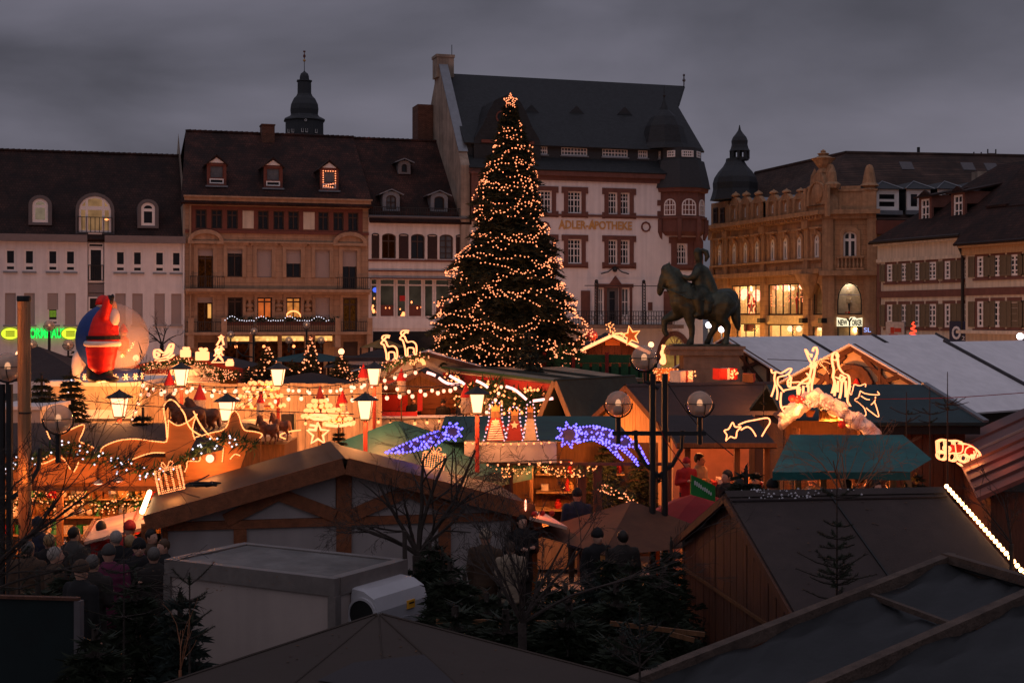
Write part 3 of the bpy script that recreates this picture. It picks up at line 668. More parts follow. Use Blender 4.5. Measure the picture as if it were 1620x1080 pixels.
sg_.box(0,U1,-.16,-.13,we+.7,we+.76); sg_.box(0,U1,-.16,-.13,we+.35,we+.39); sg_.build('snow_guard',M['iron'],b)
# upper shop front
sfm=MB(); u0,u1,z0,z1=sto
for px in (586.5,597.5,600.5,625,627.5,643,645.5,668.5,671,686,688.5,712,714.5,737): x=fr.u(px); sfm.box(x-.09,x+.09,.05,.16,z0,z1)
sfm.box(u0,u1,.06,.15,z1-.45,z1-.33); sfm.box(u0,u1,.06,.15,z0,z0+.1)
so_=sfm.build('shopfront',M['pink_plaster'],b)
MB().box(u0,u1,.25,.29,z0,z1).build('pane',emis('dim_gallery',(.55,.38,.26),.05,False,.6,.8),so_)
for a,c in ((602,624),(646,668),(689,711)): MB().box(fr.u(a),fr.u(c),.17,.24,z0+.1,z0+.95).build('low_panel',M['frieze_red'],so_)
mb=MB()
for px,py,r in ((588,488,.1),(590,484,.08),(591,492,.12),(596,494,.08),(610,487,.05),(616,487,.05),(633,489,.05),(636,500,.12),(638,497,.14),(651,478,.07),(667,486,.1),(660,487,.06),(592,472,.06)): u,z=fr.uv(px,py,.2); mb.ball((u,.18,z),(r,.05,r*1.5))
mb.build('window_candles',M['bulb_yellow'],so_)
MB().ball((fr.u(594.5),.18,fr.w(594,458.5)),(.22,.05,.2)).build('window_star',emis('blue_window_star',(.08,.15,1),1.2,False),so_)
MB().box(fr.u(632.5),fr.u(641),.02,.05,fr.w(637,476),fr.w(637,467.5)).build('red_notice',M['red'],so_)
MB().box(.1,U1-.1,-.05,-.004,fr.w(660,519),fr.w(660,504)).build('white_fascia',M['white_plaster'],b)
MB().box(gh[0],gh[1],.25,.29,gh[2],gh[3]).build('shop_window',M['glass'],b)
gable_roof(b,.02,U1+.1,we+.02,wr,D,M['tile_red'],ov=.45,u0r=.02,u1r=U1+.1)
def round_dormer(b,fr,pl,pr,py_t,py_b,we,wr,D,col,pane,win=(1,())):
 pc=(pl+pr)/2; v=max(.2,roof_y(fr.w(pc,py_b),we,wr,D)); v=max(.2,roof_y(fr.w(pc,py_b,v),we,wr,D))
 u0,u1=fr.u(pl,v),fr.u(pr,v); z0,z1=fr.w(pc,py_b,v),fr.w(pc,py_t,v); hw=(u1-u0)/2; ht=z1-z0
 d=link('dormer',None,b,((u0+u1)/2,v-.1,z0)); f=.28
 mb=MB(); oo=outline(2*hw,ht-.15,ht*.22,6); ii=[(x,z+f*.5) for x,z in outline(2*hw-2*f,ht-.15-1.5*f,ht*.16,6)]; ring(mb,oo,ii,0,.2); mb.build('dormer_front',col,d)
 MB().box(-hw,-hw+.1,.21,4,0,ht*.75).box(hw-.1,hw,.21,4,0,ht*.75).build('dormer_cheek',M['grey_trim'],d)
 mb=MB(); mb.slab([(-hw-.3,-.2,ht*.78),(0,-.2,ht+.05),(0,4,ht+.05),(-hw-.3,4,ht*.78)],.08); mb.slab([(hw+.3,-.2,ht*.78),(0,-.2,ht+.05),(0,4,ht+.05),(hw+.3,4,ht*.78)],.08); mb.build('dormer_roof',M['zinc'],d)
 window(d,-hw+f,hw-f,f*.5,ht-.15-f,M['brown_frame'],pane,win[0],win[1],arch=ht*.16,depth=.12,fw=.07,thin=.05)
round_dormer(b,fr,629.5,649,251.5,275.5,we,wr,D,M['grey_fascia'],M['glass'])
round_dormer(b,fr,605,632,300,334,we,wr,D,M['zinc'],M['glass_blue'],(2,(.5,)))
round_dormer(b,fr,681,708,302,335,we,wr,D,M['zinc'],M['glass'])
# --- 4 pharmacy
fr=Fr(rowpt(742),A0); U1=fr.u(1112)
b=thing('pharmacy_house','tall white pharmacy house with huge slate roof, red stone trim and corner oriel','house',fr.O,A0,'old houses round the square')
wc=fr.w(950,279); D=7.5
wr=fr.w(900,126.5,D)
wtop=fr.w(950,230); wsl0=fr.w(950,251)
xb=fr.u(1046)
fl3=(fr.w(950,338.5),fr.w(950,304)); fl2=(fr.w(950,417.5),fr.w(950,379)); fl1=(fr.w(950,500),fr.w(950,455))
w1=fr.u(920)-fr.u(898.5); w2=fr.u(977)-fr.u(962.5)
single=[(898.5,920),(858-8,870-1)]; H_=[]
for px in (909.2,862,815,768): u=fr.u(px); H_.append(('s',u-w1/2,u+w1/2))
for px in (969.6,988.8): u=fr.u(px); H_.append(('d',u-w2/2,u+w2/2))
holes=[(a,c,*fl) for _,a,c in H_ for fl in (fl3,fl2)]
u=fr.u(1079); wa_=fr.u(1087.5)-fr.u(1070.5); oz=(fr.w(1079,418),fr.w(1079,385)); holes.append((u-wa_/2,u+wa_/2,*oz,.75))
drs=[(fr.u(946),fr.u(955.5),fr.w(970,500),fr.w(970,455)),(fr.u(959.5),fr.u(979),fr.w(970,513),fr.w(970,455)),(fr.u(983),fr.u(996),fr.w(970,500),fr.w(970,455))]; holes+=drs
arc=(fr.u(1045),fr.u(1088),.2,fr.w(1066,531),2.0); holes.append(arc)
for a,c in ((905,935),(955,990),(850,890)): holes.append((fr.u(a),fr.u(c),.2,fr.w(960,534),1.5))
wall_holes(0,U1,0,wc,holes,.4).build('wall',M['apo_plaster'],b)
MB().box(0,U1-.1,1.5,2*D,0,wc).build('body_wall',M['apo_plaster'],b)
for (kind,a,c) in H_:
 for fl in (fl3,fl2): window(b,a,c,*fl,M['white_frame'],M['glass'],4 if kind=='s' else 3,(.33,.62,.80),depth=.18,fw=.1,thin=.055)
def red_sur(a,c,z0,z1,s=.34,name='red_surround',arch=0):
 mb=MB(); wd,ht=c-a,z1-z0; oo=[(-wd/2-s,-s),(wd/2+s,-s),(wd/2+s,ht+s),(-wd/2-s,ht+s)]; ii=[(-wd/2,0),(wd/2,0),(wd/2,ht),(-wd/2,ht)]
 ring(mb,oo,ii,-.09,-.003)
 for sx in (-1,1):
  for zq in (-s-.02,ht+s-.5): x0,x1=sorted((sx*(wd/2+s+.001),sx*(wd/2+s+.2))); mb.box(x0,x1,-.11,-.003,zq,zq+.5)
 mb.box(-wd/2-s-.05,wd/2+s+.05,-.2,-.091,-s*.6,-.02)
 return mb.build(name,M['red_stone'],b,((a+c)/2,0,z0))
for (kind,a,c) in H_:
 if kind=='s':
  for fl in (fl3,fl2): red_sur(a,c,*fl)
dl,dr_=H_[4][1],H_[5][2]
for fl in (fl3,fl2):
 red_sur(dl,dr_,*fl); MB().box(H_[4][2],H_[5][1],-.10,.05,*fl).build('red_mullion',M['red_stone'],b)
window(b,u-wa_/2,u+wa_/2,*oz,M['white_frame'],M['glass'],4,(.33,.62,.8),arch=.75,depth=.18,fw=.1,thin=.055)
red_sur(u-wa_/2,u+wa_/2,*oz,s=.5)
# band, cornice, lettering, wreaths
MB().box(0,xb,-.14,-.004,fr.w(950,343.5),fr.w(950,340)).build('string_course',M['red_stone'],b)
MB().box(-.1,xb+.2,-.45,-.004,wc-.1,wc+.35).box(-.1,xb+.2,-.2,-.004,wc-.45,wc-.101).build('cornice',M['red_stone'],b)
text('lettering','ADLER-APOTHEKE',.9,M['gold'],b,(fr.u(942.3),-.04,fr.w(942,362.2)),ext=.03,width=fr.u(1000)-fr.u(884.5),bold=.02)
text('lettering','A',1.06,M['gold'],b,(fr.u(888.6),-.045,fr.w(888,362.3)),ext=.03,width=.55,bold=.02)
text('lettering','A',1.06,M['gold'],b,(fr.u(936.8),-.045,fr.w(936,362.3)),ext=.03,width=.5,bold=.02)
for px in (1021.5,862):
 mb=MB(); cu,cz=fr.uv(px,359); T=[t*math.pi/12 for t in range(24)]
 ring(mb,[(.42*math.cos(t),.42*math.sin(t)) for t in T],[(.30*math.cos(t),.30*math.sin(t)) for t in T],-.06,-.004)
 for t in range(8): a=t*math.pi/4; mb.box(.36*math.cos(a)-.07,.36*math.cos(a)+.07,-.09,-.061,.36*math.sin(a)-.07,.36*math.sin(a)+.07)
 mb.build('wall_wreath',M['frieze_red'],b,(cu,0,cz))
# roof: skirt, slate band with windows, main roof, half hip
yb=.75
MB().slab([(-.1,-.55,wc+.34),(xb+.3,-.55,wc+.34),(xb+.3,yb,wsl0),(-.1,yb,wsl0)],.1).build('skirt_roof',M['slate'],b)
grp=[(772,779.5,1),(843.5,866,3),(888,929,4),(953,993,4),(1009.5,1024.5,2),(1042,1053,2)]
hs=[]; zb0,zb1=fr.w(950,247.5,yb),fr.w(950,235,yb)
for a,c,n in grp: hs.append((fr.u(a,yb),fr.u(c,yb),zb0,zb1))
wb=wall_holes(-.1,xb+.8,wsl0-.3,wtop+.1,hs,.25); wb.build('slate_band',M['slate_plain'],b,(0,yb,0))
for (a,c,n),h in zip(grp,hs):
 window(b,h[0],h[1],h[2],h[3],M['white_frame'],M['glass_blue'],n*2,(.5,),depth=.06,fw=.07,thin=.05,y=yb)
 MB().box(h[0]-.1,h[1]+.1,yb-.12,yb-.01,h[2]-.12,h[2]-.02).build('sill',M['zinc'],b)
s=(wr-wtop)/(D-yb)
ur1=fr.u(1082,D); ze_h=fr.w(1097,157,D-1.5)
mb=MB(); mb.slab([(-.25,yb-.4,wtop-.35*s*.4),(U1+.3,yb-.4,wtop-.35*s*.4),(U1+.1,D-2.2,wr-2.2*s),(ur1,D,wr),(-.25,D,wr)],.14)
mb.slab([(-.25,2*D-yb+.4,wtop-.4),(U1+.3,2*D-yb+.4,wtop-.4),(U1+.1,D+2.2,wr-2.2*s),(ur1,D,wr),(-.25,D,wr)],.14)
mb.slab([(U1+.12,D-2.2,wr-2.2*s),(U1+.12,D+2.2,wr-2.2*s),(ur1,D,wr)],.14); mb.build('roof',M['slate'],b)
MB().add([(U1,yb,wc),(U1,2*D-yb,wc),(U1,2*D-yb,wtop),(U1,D+2.2,wr-2.3*s),(U1,D-2.2,wr-2.3*s),(U1,yb,wtop)],[(0,1,2,3,4,5)]).build('gable_wall',M['slate_plain'],b)
mb=MB()
for px in (838,909,985): 
 uu,ww=fr.uv(px,176+ (px-870)*.02,5.0); v=yb+(ww-wtop)/s; uu,ww=fr.uv(px,176+(px-870)*.02,v)
 mb.prism([(uu-.7,ww-.25),(uu+.7,ww-.25),(uu,ww+.45)],v-.5,v+1)
mb.build('roof_vent',M['slate_plain'],b)
mb=MB(); mb.tube([(ur1,D,wr),(ur1,D,wr+1.0)],.06,6); mb.ball((ur1,D,wr+.5),.16); mb.ball((ur1,D,wr+.95),.12); mb.build('finial',M['grey_trim'],b)
# fire wall on the left with chimney
mb=MB(); fw_=fr.w(718,112,D)
P=[(-.35,-.3),(-.35,wc-.5)]
mb.add([(-.05,-.35,0),(-.05,-.35,wc+.5),(-.05,1.0,wc+2.6),(-.05,D-.9,wr+.5),(-.05,D-.9,wr+.7),(-.05,D+.6,wr+.7),(-.05,D+.6,wr-.8),(-.05,2*D,wc),(-.05,2*D,0)] +
       [(-.75,-.35,0),(-.75,-.35,wc+.5),(-.75,1.0,wc+2.6),(-.75,D-.9,wr+.5),(-.75,D-.9,wr+.7),(-.75,D+.6,wr+.7),(-.75,D+.6,wr-.8),(-.75,2*D,wc),(-.75,2*D,0)],
       [tuple(range(9)),tuple(reversed(range(9,18)))]+[(i,9+i,9+(i+1) % 9,(i+1) % 9) for i in range(9)])
mb.build('fire_wall',M['side_plaster'],b)
MB().slab([(-.02,.2,wc+1.65),(-.78,.2,wc+1.65),(-.78,D-.95,wr+.62),(-.02,D-.95,wr+.62)],.10).build('coping',M['zinc'],b)
MB().box(-.95,.5,D-1.0,D+.5,wr-.5,wr+1.15).box(-1.02,.57,D-1.07,D+.57,wr+1.151,wr+1.38).build('chimney',M['side_plaster'],b)
MB().tube([(.45,D-.5,wr+1.3),(.45,D-.5,wr+2.3)],.03,5).build('antenna',M['iron'],b)
MB().box(-2.1,-.8,D+1.0,D+3.0,wr-11,fr.w(687,166,D+1)).build('chimney',M['brick'],b)
# curved cross gable behind the tree
gu0,gu1=fr.u(752),fr.u(858); gz=wtop; mb=MB(); gm=(gu0+gu1)/2; hw=(gu1-gu0)/2
prof=[(-hw,gz-2.3),(hw,gz-2.3),(hw,gz),(hw*.95,gz+.4),(hw*.72,gz+1.4),(hw*.55,gz+2.5),(hw*.38,gz+3.3),(0,gz+3.8),(-hw*.38,gz+3.3),(-hw*.55,gz+2.5),(-hw*.72,gz+1.4),(-hw*.95,gz+.4),(-hw,gz)]
mb.prism([(gm+x,z) for x,z in prof],.4,8); mb.build('cross_gable',M['slate'],b)
mb=MB(); T=[t*math.pi/8 for t in range(16)]; ring(mb,[(.5*math.cos(t),.5*math.sin(t)) for t in T],[(.38*math.cos(t),.38*math.sin(t)) for t in T],-.05,.02); cc=mb.build('round_window',M['frieze_red'],b,(fr.u(796),.38,fr.w(796,184)))
MB().prism([(.37*math.cos(t),.37*math.sin(t)) for t in T],.0,.015).build('pane',M['glass'],cc)
MB().box(gu0+.6,gu1-.6,.25,.39,gz-.1,gz+.15).build('gable_cornice',M['frieze_red'],b)
# oriel on the right corner, eight sided
ou=fr.u(1081); orr=(fr.u(1121)-fr.u(1041))/2*.99; zo=[fr.w(1081,y,-1) for y in (372,366,346,342,304,297,246.5,242,232)]
ov=.9
A8=math.pi/8
def octo(r): return [(ou+r*math.cos(A8+k*math.pi/4),ov+r*math.sin(A8+k*math.pi/4)) for k in range(8)]
mb=MB(); mb.lathe([(orr*.86,zo[0]),(orr*.96,zo[1]),(orr*.98,zo[2]),(orr*1.04,zo[2]+.02),(orr*1.04,zo[3]),(orr*.96,zo[3]+.01),(orr*.96,zo[4]),(orr*1.07,zo[4]+.05),(orr*1.1,zo[5])],8,(ou,ov),A8); mb.build('oriel',M['red_stone'],b)
for k in (4,5,6,7):
 a=A8+k*math.pi/4; MB().tube([(ou+orr*.92*math.cos(a),ov+orr*.92*math.sin(a),zo[0]-.35),(ou+orr*1.0*math.cos(a),ov+orr*1.0*math.sin(a),zo[1]),(ou+orr*1.0*math.cos(a),ov+orr*1.0*math.sin(a),zo[2])],[.12,.24,.24],5).build('oriel_bracket',M['red_stone'],b)
mb=MB(); mb.lathe([(orr*1.16,zo[5]),(orr*1.08,zo[5]+.9),(orr*.93,zo[5]+2.3),(orr*.84,zo[6]-.3),(orr*.82,zo[6]-.1),(orr*.82,zo[7]+.3),(orr*.82,zo[8])],8,(ou,ov),A8); mb.build('oriel_slate',M['slate_plain'],b)
zt_=zo[8]; mb=MB(); mb.lathe([(orr*.98,zt_-.05),(orr*.86,zt_+.45),(orr*.78,zt_+1.2),(orr*.70,zt_+1.9),(orr*.48,zt_+2.7),(orr*.18,zt_+3.3),(.05,zt_+4.2)],8,(ou-1.05,ov+.6),A8); mb.build('oriel_roof',M['slate'],b)
mb=MB(); mb.tube([(ou-1.05,ov+.6,zt_+4.1),(ou-1.05,ov+.6,zt_+5.4)],[.06,.02],5); mb.ball((ou-1.05,ov+.6,zt_+4.5),.13); mb.build('finial',M['iron'],b)
def octwin(k,wd,z0,z1,r,cols,rows,arch,pane=None):
 a=A8+k*math.pi/4+math.pi/8; rr=r*math.cos(math.pi/8)+.01
 o=window(b,-wd/2,wd/2,z0,z1,M['white_frame'],pane or M['glass'],cols,rows,arch=arch,depth=-.02,fw=.09,thin=.05)
 o.location=(ou+rr*math.cos(a),ov+rr*math.sin(a),z0); o.rotation_euler=(0,0,a+math.pi/2)
zw0,zw1=fr.w(1080,340.5,-1),fr.w(1080,314,-1)
octwin(5,1.25,zw0,zw1,orr*.96,4,(.33,.62),.55); octwin(6,1.25,zw0,zw1,orr*.96,4,(.33,.62),.55); octwin(4,1.0,zw0,zw1,orr*.96,4,(.33,.62),.5)
octwin(5,1.05,zo[6]-.05,zo[7]+.25,orr*.82,6,(.5,),0,M['glass_blue']); octwin(6,.8,zo[6]-.05,zo[7]+.25,orr*.82,3,(.5,),0,M['glass_blue']); octwin(4,.7,zo[6]-.05,zo[7]+.25,orr*.82,4,(.5,),0,M['glass_blue'])
MB().prism([(U1-.9,fr.w(1107,418)),(U1-.05,fr.w(1107,418)),(U1-.05,fr.w(1107,382)),(U1-.45,fr.w(1107,370)),(U1-.9,fr.w(1107,384))],-.18,-.004).build('corner_niche',M['red_stone'],b)
MB().box(xb-.05,xb+.5,-.06,-.004,zo[2],zo[4]).box(xb-.35,xb-.051,-.06,-.004,zo[2]+.2,zo[2]+.65).box(xb-.35,xb-.051,-.06,-.004,zo[2]+1.1,zo[2]+1.55).build('quoins',M['red_stone'],b)
# left red stone oriel, mostly behind the tree
MB().box(.05,1.5,-.7,-.004,fr.w(745,350),fr.w(745,276)).box(-.02,1.57,-.78,-.71+.7,fr.w(745,276),fr.w(745,272)).build('side_oriel',M['red_stone'],b)
# entrance floor: door, windows, red frames, balcony, iron posts
for k,h in enumerate(drs): window(b,*h,M['white_frame'] if k != 1 else M['grey_trim'],M['glass'] if k==1 else M['glass_blue'],2 if k != 1 else 1,(.5,) if k != 1 else (.3,.7),depth=.15,fw=.12 if k != 1 else .3,name='window' if k != 1 else 'door')
za,zz_=fr.w(970,455),fr.w(970,451); zbl=fr.w(970,513.5)
mb=MB(); xs=[fr.u(943),drs[0][0]-.003,drs[0][1]+.003,drs[1][0]-.003,drs[1][1]+.003,drs[2][0]-.003,drs[2][1]+.003,fr.u(999.5)]
for i in range(0,8,2): mb.box(xs[i],xs[i+1],-.12,-.004,zbl,za)
mb.box(xs[0]-.1,xs[-1]+.1,-.14,-.004,za+.002,zz_+.1); mb.build('red_door_frame',M['red_stone'],b)
MB().prism([(fr.u(964),zz_+.1),(fr.u(982),zz_+.1),(fr.u(973),zz_+.75)],-.18,-.004).build('door_crest',M['red_stone'],b)
for px in (925.5,1056): MB().box(fr.u(px)-.35,fr.u(px)+.35,-.25,-.004,zbl,fr.w(970,460)).build('red_pilaster',M['red_stone'],b)
zr_=fr.w(970,492); bu0,bu1=fr.u(893),fr.u(1050)
MB().box(fr.u(850),bu1+.8,-2.2,-.004,zbl-.3,zbl).build('balcony_slab',M['pedestal'],b)
railing(b,bu0,bu1,zbl+.01,zr_,-2.1,M['iron'],step=.22,r=.05)
mb=MB()
for k in range(26):
 x=bu0+(bu1-bu0)*(k+.5)/26; T=[t*math.pi/5 for t in range(10)]; mb.tube([(x+.17*math.cos(t),-2.13,(zbl+zr_)/2+.17*math.sin(t)) for t in T],.022,4,True)
mb.build('rail_scrolls',M['iron'],b)
zpt=fr.w(970,447,-2.1)
mb=MB()
for px in (943.5,1018.5):
 x=fr.u(px,-2.1)
 for dx in (-.12,.12): mb.box(x+dx-.035,x+dx+.035,-2.15,-2.08,zbl,zpt)
 for t in range(14): z=zbl+(zpt-zbl)*t/14; mb.beam((x-.1,-2.11,z),(x+.1,-2.11,z+(zpt-zbl)/14),.03,.03); mb.ball((x,-2.11,z+.2),.07,0)
 mb.ball((x,-2.1,zpt+.1),.16)
mb.beam((fr.u(925,-2.1),-2.1,zpt-.25),(fr.u(1050,-2.1),-2.1,zpt-.25),.06,.06); mb.build('iron_trellis',M['iron'],b)
mb=MB(); x=fr.u(973,-.3); mb.tube([(x-1.2,-.3,zz_+.9),(x-.6,-.3,zz_+1.05),(x,-.3,zz_+1.5),(x+.6,-.3,zz_+1.05),(x+1.2,-.3,zz_+.9)],.05,5); mb.ball((x,-.3,zz_+1.25),.22); mb.build('iron_crest',M['iron'],b)
MB().box(fr.u(1025),fr.u(1032),-.05,-.004,fr.w(1028,491),fr.w(1028,478)).build('wall_box',M['red_stone'],b)
MB().box(0,U1,-.1,-.004,0,.8).build('plinth',M['red_stone'],b)
mb=MB(); n=12; m_,r_=(arc[0]+arc[1])/2,(arc[1]-arc[0])/2
O_=[(m_+(r_+.4)*math.cos(math.pi*t/n),arc[3]-2+2.4*math.sin(math.pi*t/n)) for t in range(n+1)]; I_=[(m_+r_*math.cos(math.pi*t/n),arc[3]-2+2*math.sin(math.pi*t/n)) for t in range(n+1)]
for t in range(n): mb.prism([O_[t],O_[t+1],I_[t+1],I_[t]],-.15,-.004)
mb.build('arch_stones',M['red_stone'],b)
MB().box(arc[0],arc[1],1.3,1.36,.2,arc[3]).build('shop_window',emis('arcade_room',(1,.52,.12),.30,False,.6,1.0),b)
MB().box(1.0,fr.u(1000),1.3,1.36,.2,fr.w(960,534)).build('shop_window',emis('arcade_dim_room',(1,.3,.08),.04,False,.8,1.0),b)
# --- 5 corner store of ochre sandstone
YC=112.0; PL,PC,PR=1128.0,1302.0,1386.0
cA=Vector((XA(PL,131),131)); cB=Vector((XA(PC,YC),YC)); cC=Vector((XA(PR,111.0),111.0))
yaw1=math.atan2(cB.y-cA.y,cB.x-cA.x); yaw2=math.atan2(cC.y-cB.y,cC.x-cB.x); yaw3=R(9)
fr=Fr(cA,yaw1); U1=(cB-cA).length
b=thing('corner_store','ochre sandstone corner store with lit show windows, stone dormers and onion turret','store',fr.O,yaw1,'old houses round the square')
b['label']='ochre sandstone corner store with lit show windows, stone dormers and onion turret'
wc=fr.w(1300,343); wpar=wc+.9
wz=(fr.w(1245,411),fr.w(1245,376)); 
wpx=[1139.7,1162.5,1180.3,1198.5,1223.5,1243.8,1265.5,1293.5]
shop=[(fr.u(1155.5),fr.u(1206),fr.w(1180,497.5),fr.w(1180,451)),(fr.u(1213.5),fr.u(1271.5),fr.w(1240,498),fr.w(1240,449)),(fr.u(1284.5),fr.u(1300.5),fr.w(1292,498),fr.w(1292,447.5),1.4)]
shop2=[(fr.u(1164),fr.u(1205),.2,fr.w(1180,511.5)),(fr.u(1213.5),fr.u(1271),.2,fr.w(1240,513)),(fr.u(1284),fr.u(1300.5),.2,fr.w(1292,516))]
wwd=.95; holes=[]
for px in wpx: u=fr.u(px); holes.append((u-wwd/2,u+wwd/2,*wz,.45))
wall_holes(0,U1,0,wc,holes+shop+shop2,.5).build('wall',M['ny_stone'],b)
for px in wpx:
 u=fr.u(px); window(b,u-wwd/2,u+wwd/2,*wz,M['white_frame'],M['glass'],2,(.68,),arch=.45,depth=.03,fw=.16,thin=.13)
 mb=MB(); ring(mb,[(x,z-.0) for x,z in outline(wwd+.5,wz[1]-wz[0]+.3,.6)],outline(wwd,wz[1]-wz[0],.45),-.14,-.004); mb.box(-.75,.75,-.35,-.004,wz[1]-wz[0]+.45,wz[1]-wz[0]+.62); mb.box(-.12,.12,-.3,-.141+.137,wz[1]-wz[0]+.05,wz[1]-wz[0]+.44)
 for sx in (-1,1): mb.box(sx*.62-.1,sx*.62+.1,-.19,-.141,-.1,wz[1]-wz[0]-.25); mb.box(sx*.62-.15,sx*.62+.15,-.22,-.141,wz[1]-wz[0]-.249,wz[1]-wz[0])
 mb.build('window_surround',M['ny_trim'],b,(u,0,wz[0]))
 MB().box(u-.7,u+.7,-.12,-.004,wz[0]-1.35,wz[0]-.5).build('apron_panel',M['ny_trim'],b)
zb=fr.w(1245,428); zt_=fr.w(1245,414)
MB().box(-.2,U1+.1,-.5,-.004,zb-.4,zb).box(-.2,U1+.1,-.3,-.004,zt_-.05,zt_+.14).build('string_course',M['ny_trim'],b)
for px in (1128.5,1151,1209.5,1278): u=fr.u(px); MB().box(u-.35,u+.35,-.25,-.004,zb+.002,zt_-.052).box(u-.28,u+.28,-.2,-.004,zt_+.142,wc-.85).box(u-.45,u+.45,-.36,-.004,wc-.849,wc-.2).build('pilaster',M['ny_trim'],b)
MB().box(-.3,U1+.3,-.3,-.004,wc-.2,wc+.15).box(-.4,U1+.45,-.7,-.004,wc+.151,wc+.5).build('cornice',M['ny_trim'],b)
mb=MB()
for k in range(44): x=U1*k/44; mb.box(x,x+.2,-.5,-.302,wc-.1,wc+.14)
mb.build('cornice_blocks',M['ny_trim'],b,kind='stuff')
for k,px in enumerate((1151,1209.5,1278)):
 u=fr.u(px); MB().box(u-.42,u+.42,-.22,-.004,0,zb-.41).build('shop_pier',M['ny_stone'],b)
mb=MB(); mb.lathe([(.15,zb-2.4),(.5,zb-1.9),(.9,zb-1.2),(1.3,zb-.42)],10,(fr.u(1283),-.1)); mb.build('corbel',M['ny_trim'],b)
MB().tube([(fr.u(1151)-.5,-.2,0),(fr.u(1151)-.5,-.2,wc)],.08,6).build('downpipe',M['ny_trim'],b)
# lit show rooms behind the big panes
wall_lit=mat('cream_shop_wall',(.62,.50,.34),.8)
clear=glassy('shop_glass',(.02,.02,.02),.10)
def showroom(par,h,dp=3.2,power=220,ncol=4,y=.5,col=(1,.62,.26),frame=True,lamps=2):
 a,c,z0,z1=h[:4]
 mb=MB(); mb.quad((a-.3,y+dp,z0-.2),(c+.3,y+dp,z0-.2),(c+.3,y+dp,z1+.4),(a-.3,y+dp,z1+.4)); mb.quad((a-.3,y,z0-.2),(a-.3,y+dp,z0-.2),(a-.3,y+dp,z1+.4),(a-.3,y,z1+.4)); mb.quad((c+.3,y,z0-.2),(c+.3,y+dp,z0-.2),(c+.3,y+dp,z1+.4),(c+.3,y,z1+.4))
 mb.quad((a-.3,y,z0-.2),(c+.3,y,z0-.2),(c+.3,y+dp,z0-.2),(a-.3,y+dp,z0-.2)); mb.quad((a-.3,y,z1+.4),(c+.3,y,z1+.4),(c+.3,y+dp,z1+.4),(a-.3,y+dp,z1+.4))
 sr=mb.build('show_room',wall_lit,par)
 for t in range(lamps): lamp(par,(a+(c-a)*(t+.5)/lamps,y+dp*.35,z1-.3),power/lamps,col,.1,True)
 f=MB(); w_=.06
 if len(h)<5:
  f.box(a,c,.15,.22,z0,z0+.1); f.box(a,c,.15,.22,z1-.1,z1)
  for t in range(ncol+1): x=a+(c-a)*t/ncol; x=min(max(x,a+w_),c-w_); f.box(x-w_,x+w_,.15,.22,z0+.1,z1-.1)
 else: ring(f,outline(c-a,z1-z0,h[4]),inset(c-a,z1-z0,h[4],.09),.15,.22)
 o=f.build('show_window',M['iron'],par,(0,0,0) if len(h)<5 else ((a+c)/2,0,z0))
 p=MB(); p.quad((a,.18,z0),(c,.18,z0),(c,.18,z1),(a,.18,z1)); pn=p.build('pane',clear,par); pn.parent=o
 if len(h)>=5: pn.location=(-(a+c)/2,0,-z0)
 return o
s1=showroom(b,shop[0],ncol=4,power=950,lamps=3); s2=showroom(b,shop[1],ncol=5,power=800,lamps=3); s3=showroom(b,shop[2],ncol=1,power=200,lamps=1)
# lamps, curtains and goods in the show windows
mb=MB(); bb=MB()
for t,(px,py,r) in enumerate(((1178,463,.42),(1197,465,.42),(1176,470,.3),(1198,472,.3),(1167.5,457.5,.14),(1229,455,.22),(1241.5,455,.32),(1254,456,.2),(1268,453,.25))): uu,zz=fr.uv(px,py,1.0); bb.ball((uu,1.0,zz),(r,r,r))
bb.build('show_lamp',M['bulb_big'],s1)
mb=MB()
for t in range(130):
 h=shop[0] if t % 5<2 else shop[1]; uu=rnd.uniform(h[0]+.1,h[1]-.1); mb.ball((uu,.3,h[2]+rnd.triangular(.5,2.6,1.6)),rnd.uniform(.03,.07),0)
mb.build('window_sparkle',M['bulb'],s1,kind='stuff')
def star_pts(n,R0,R1,rot=math.pi/2): return [((R0 if k % 2==0 else R1)*math.cos(rot+k*math.pi/n),(R0 if k % 2==0 else R1)*math.sin(rot+k*math.pi/n)) for k in range(2*n)]
uu,zz=fr.uv(1188.5,486,.28); mb=MB(); mb.tube([(uu+x,.28,zz+z) for x,z in star_pts(5,1.0,.42)],.05,5,True); mb.build('window_star',M['rope_hot'],s1)
for h,n in ((shop[0],3),(shop[1],3)):
 for t in range(n):
  x=h[0]+(h[1]-h[0])*(t+.4)/n; MB().box(x,x+.5,1.6,1.65,h[2],h[3]).build('display_panel',M['wood_dark'] if t % 2 else M['cream_plaster'],s2)
for t in range(7):
 h=shop[t % 2]; x=rnd.uniform(h[0]+.4,h[1]-.4); fg=MB(); fg.lathe([(.1,h[2]),(.16,h[2]+.9),(.24,h[2]+1.3),(.14,h[2]+1.55),(.07,h[2]+1.6),(.11,h[2]+1.72),(.1,h[2]+1.85),(.02,h[2]+1.92)],8,(x,1.1),sy=.7); fg.build('shop_dummy',M['red' if t % 3==0 else 'dark_interior'],s2)
for k,h in enumerate(shop2):
 o=showroom(b,h,ncol=3 if k<2 else 1,power=420 if k<2 else 140,lamps=2 if k<2 else 1,dp=2.5)
 MB().box(h[0],h[1],.14,.24,h[3]-1.45,h[3]-1.33).build('transom',M['iron'],o)
 for t in range(3): x=h[0]+(h[1]-h[0])*(t+.5)/3; MB().box(x-.45,x+.45,1.3,1.6,.2,rnd.uniform(1.4,2.8)).build('goods_rack',M[['dark_interior','red_dark','wood_dark'][t]],o)
uu=fr.u(1181); z=fr.w(1181,517); MB().box(uu-1.1,uu+1.1,.3,.34,z-.4,z+.4).build('shop_sign',M['red_dark'],b)
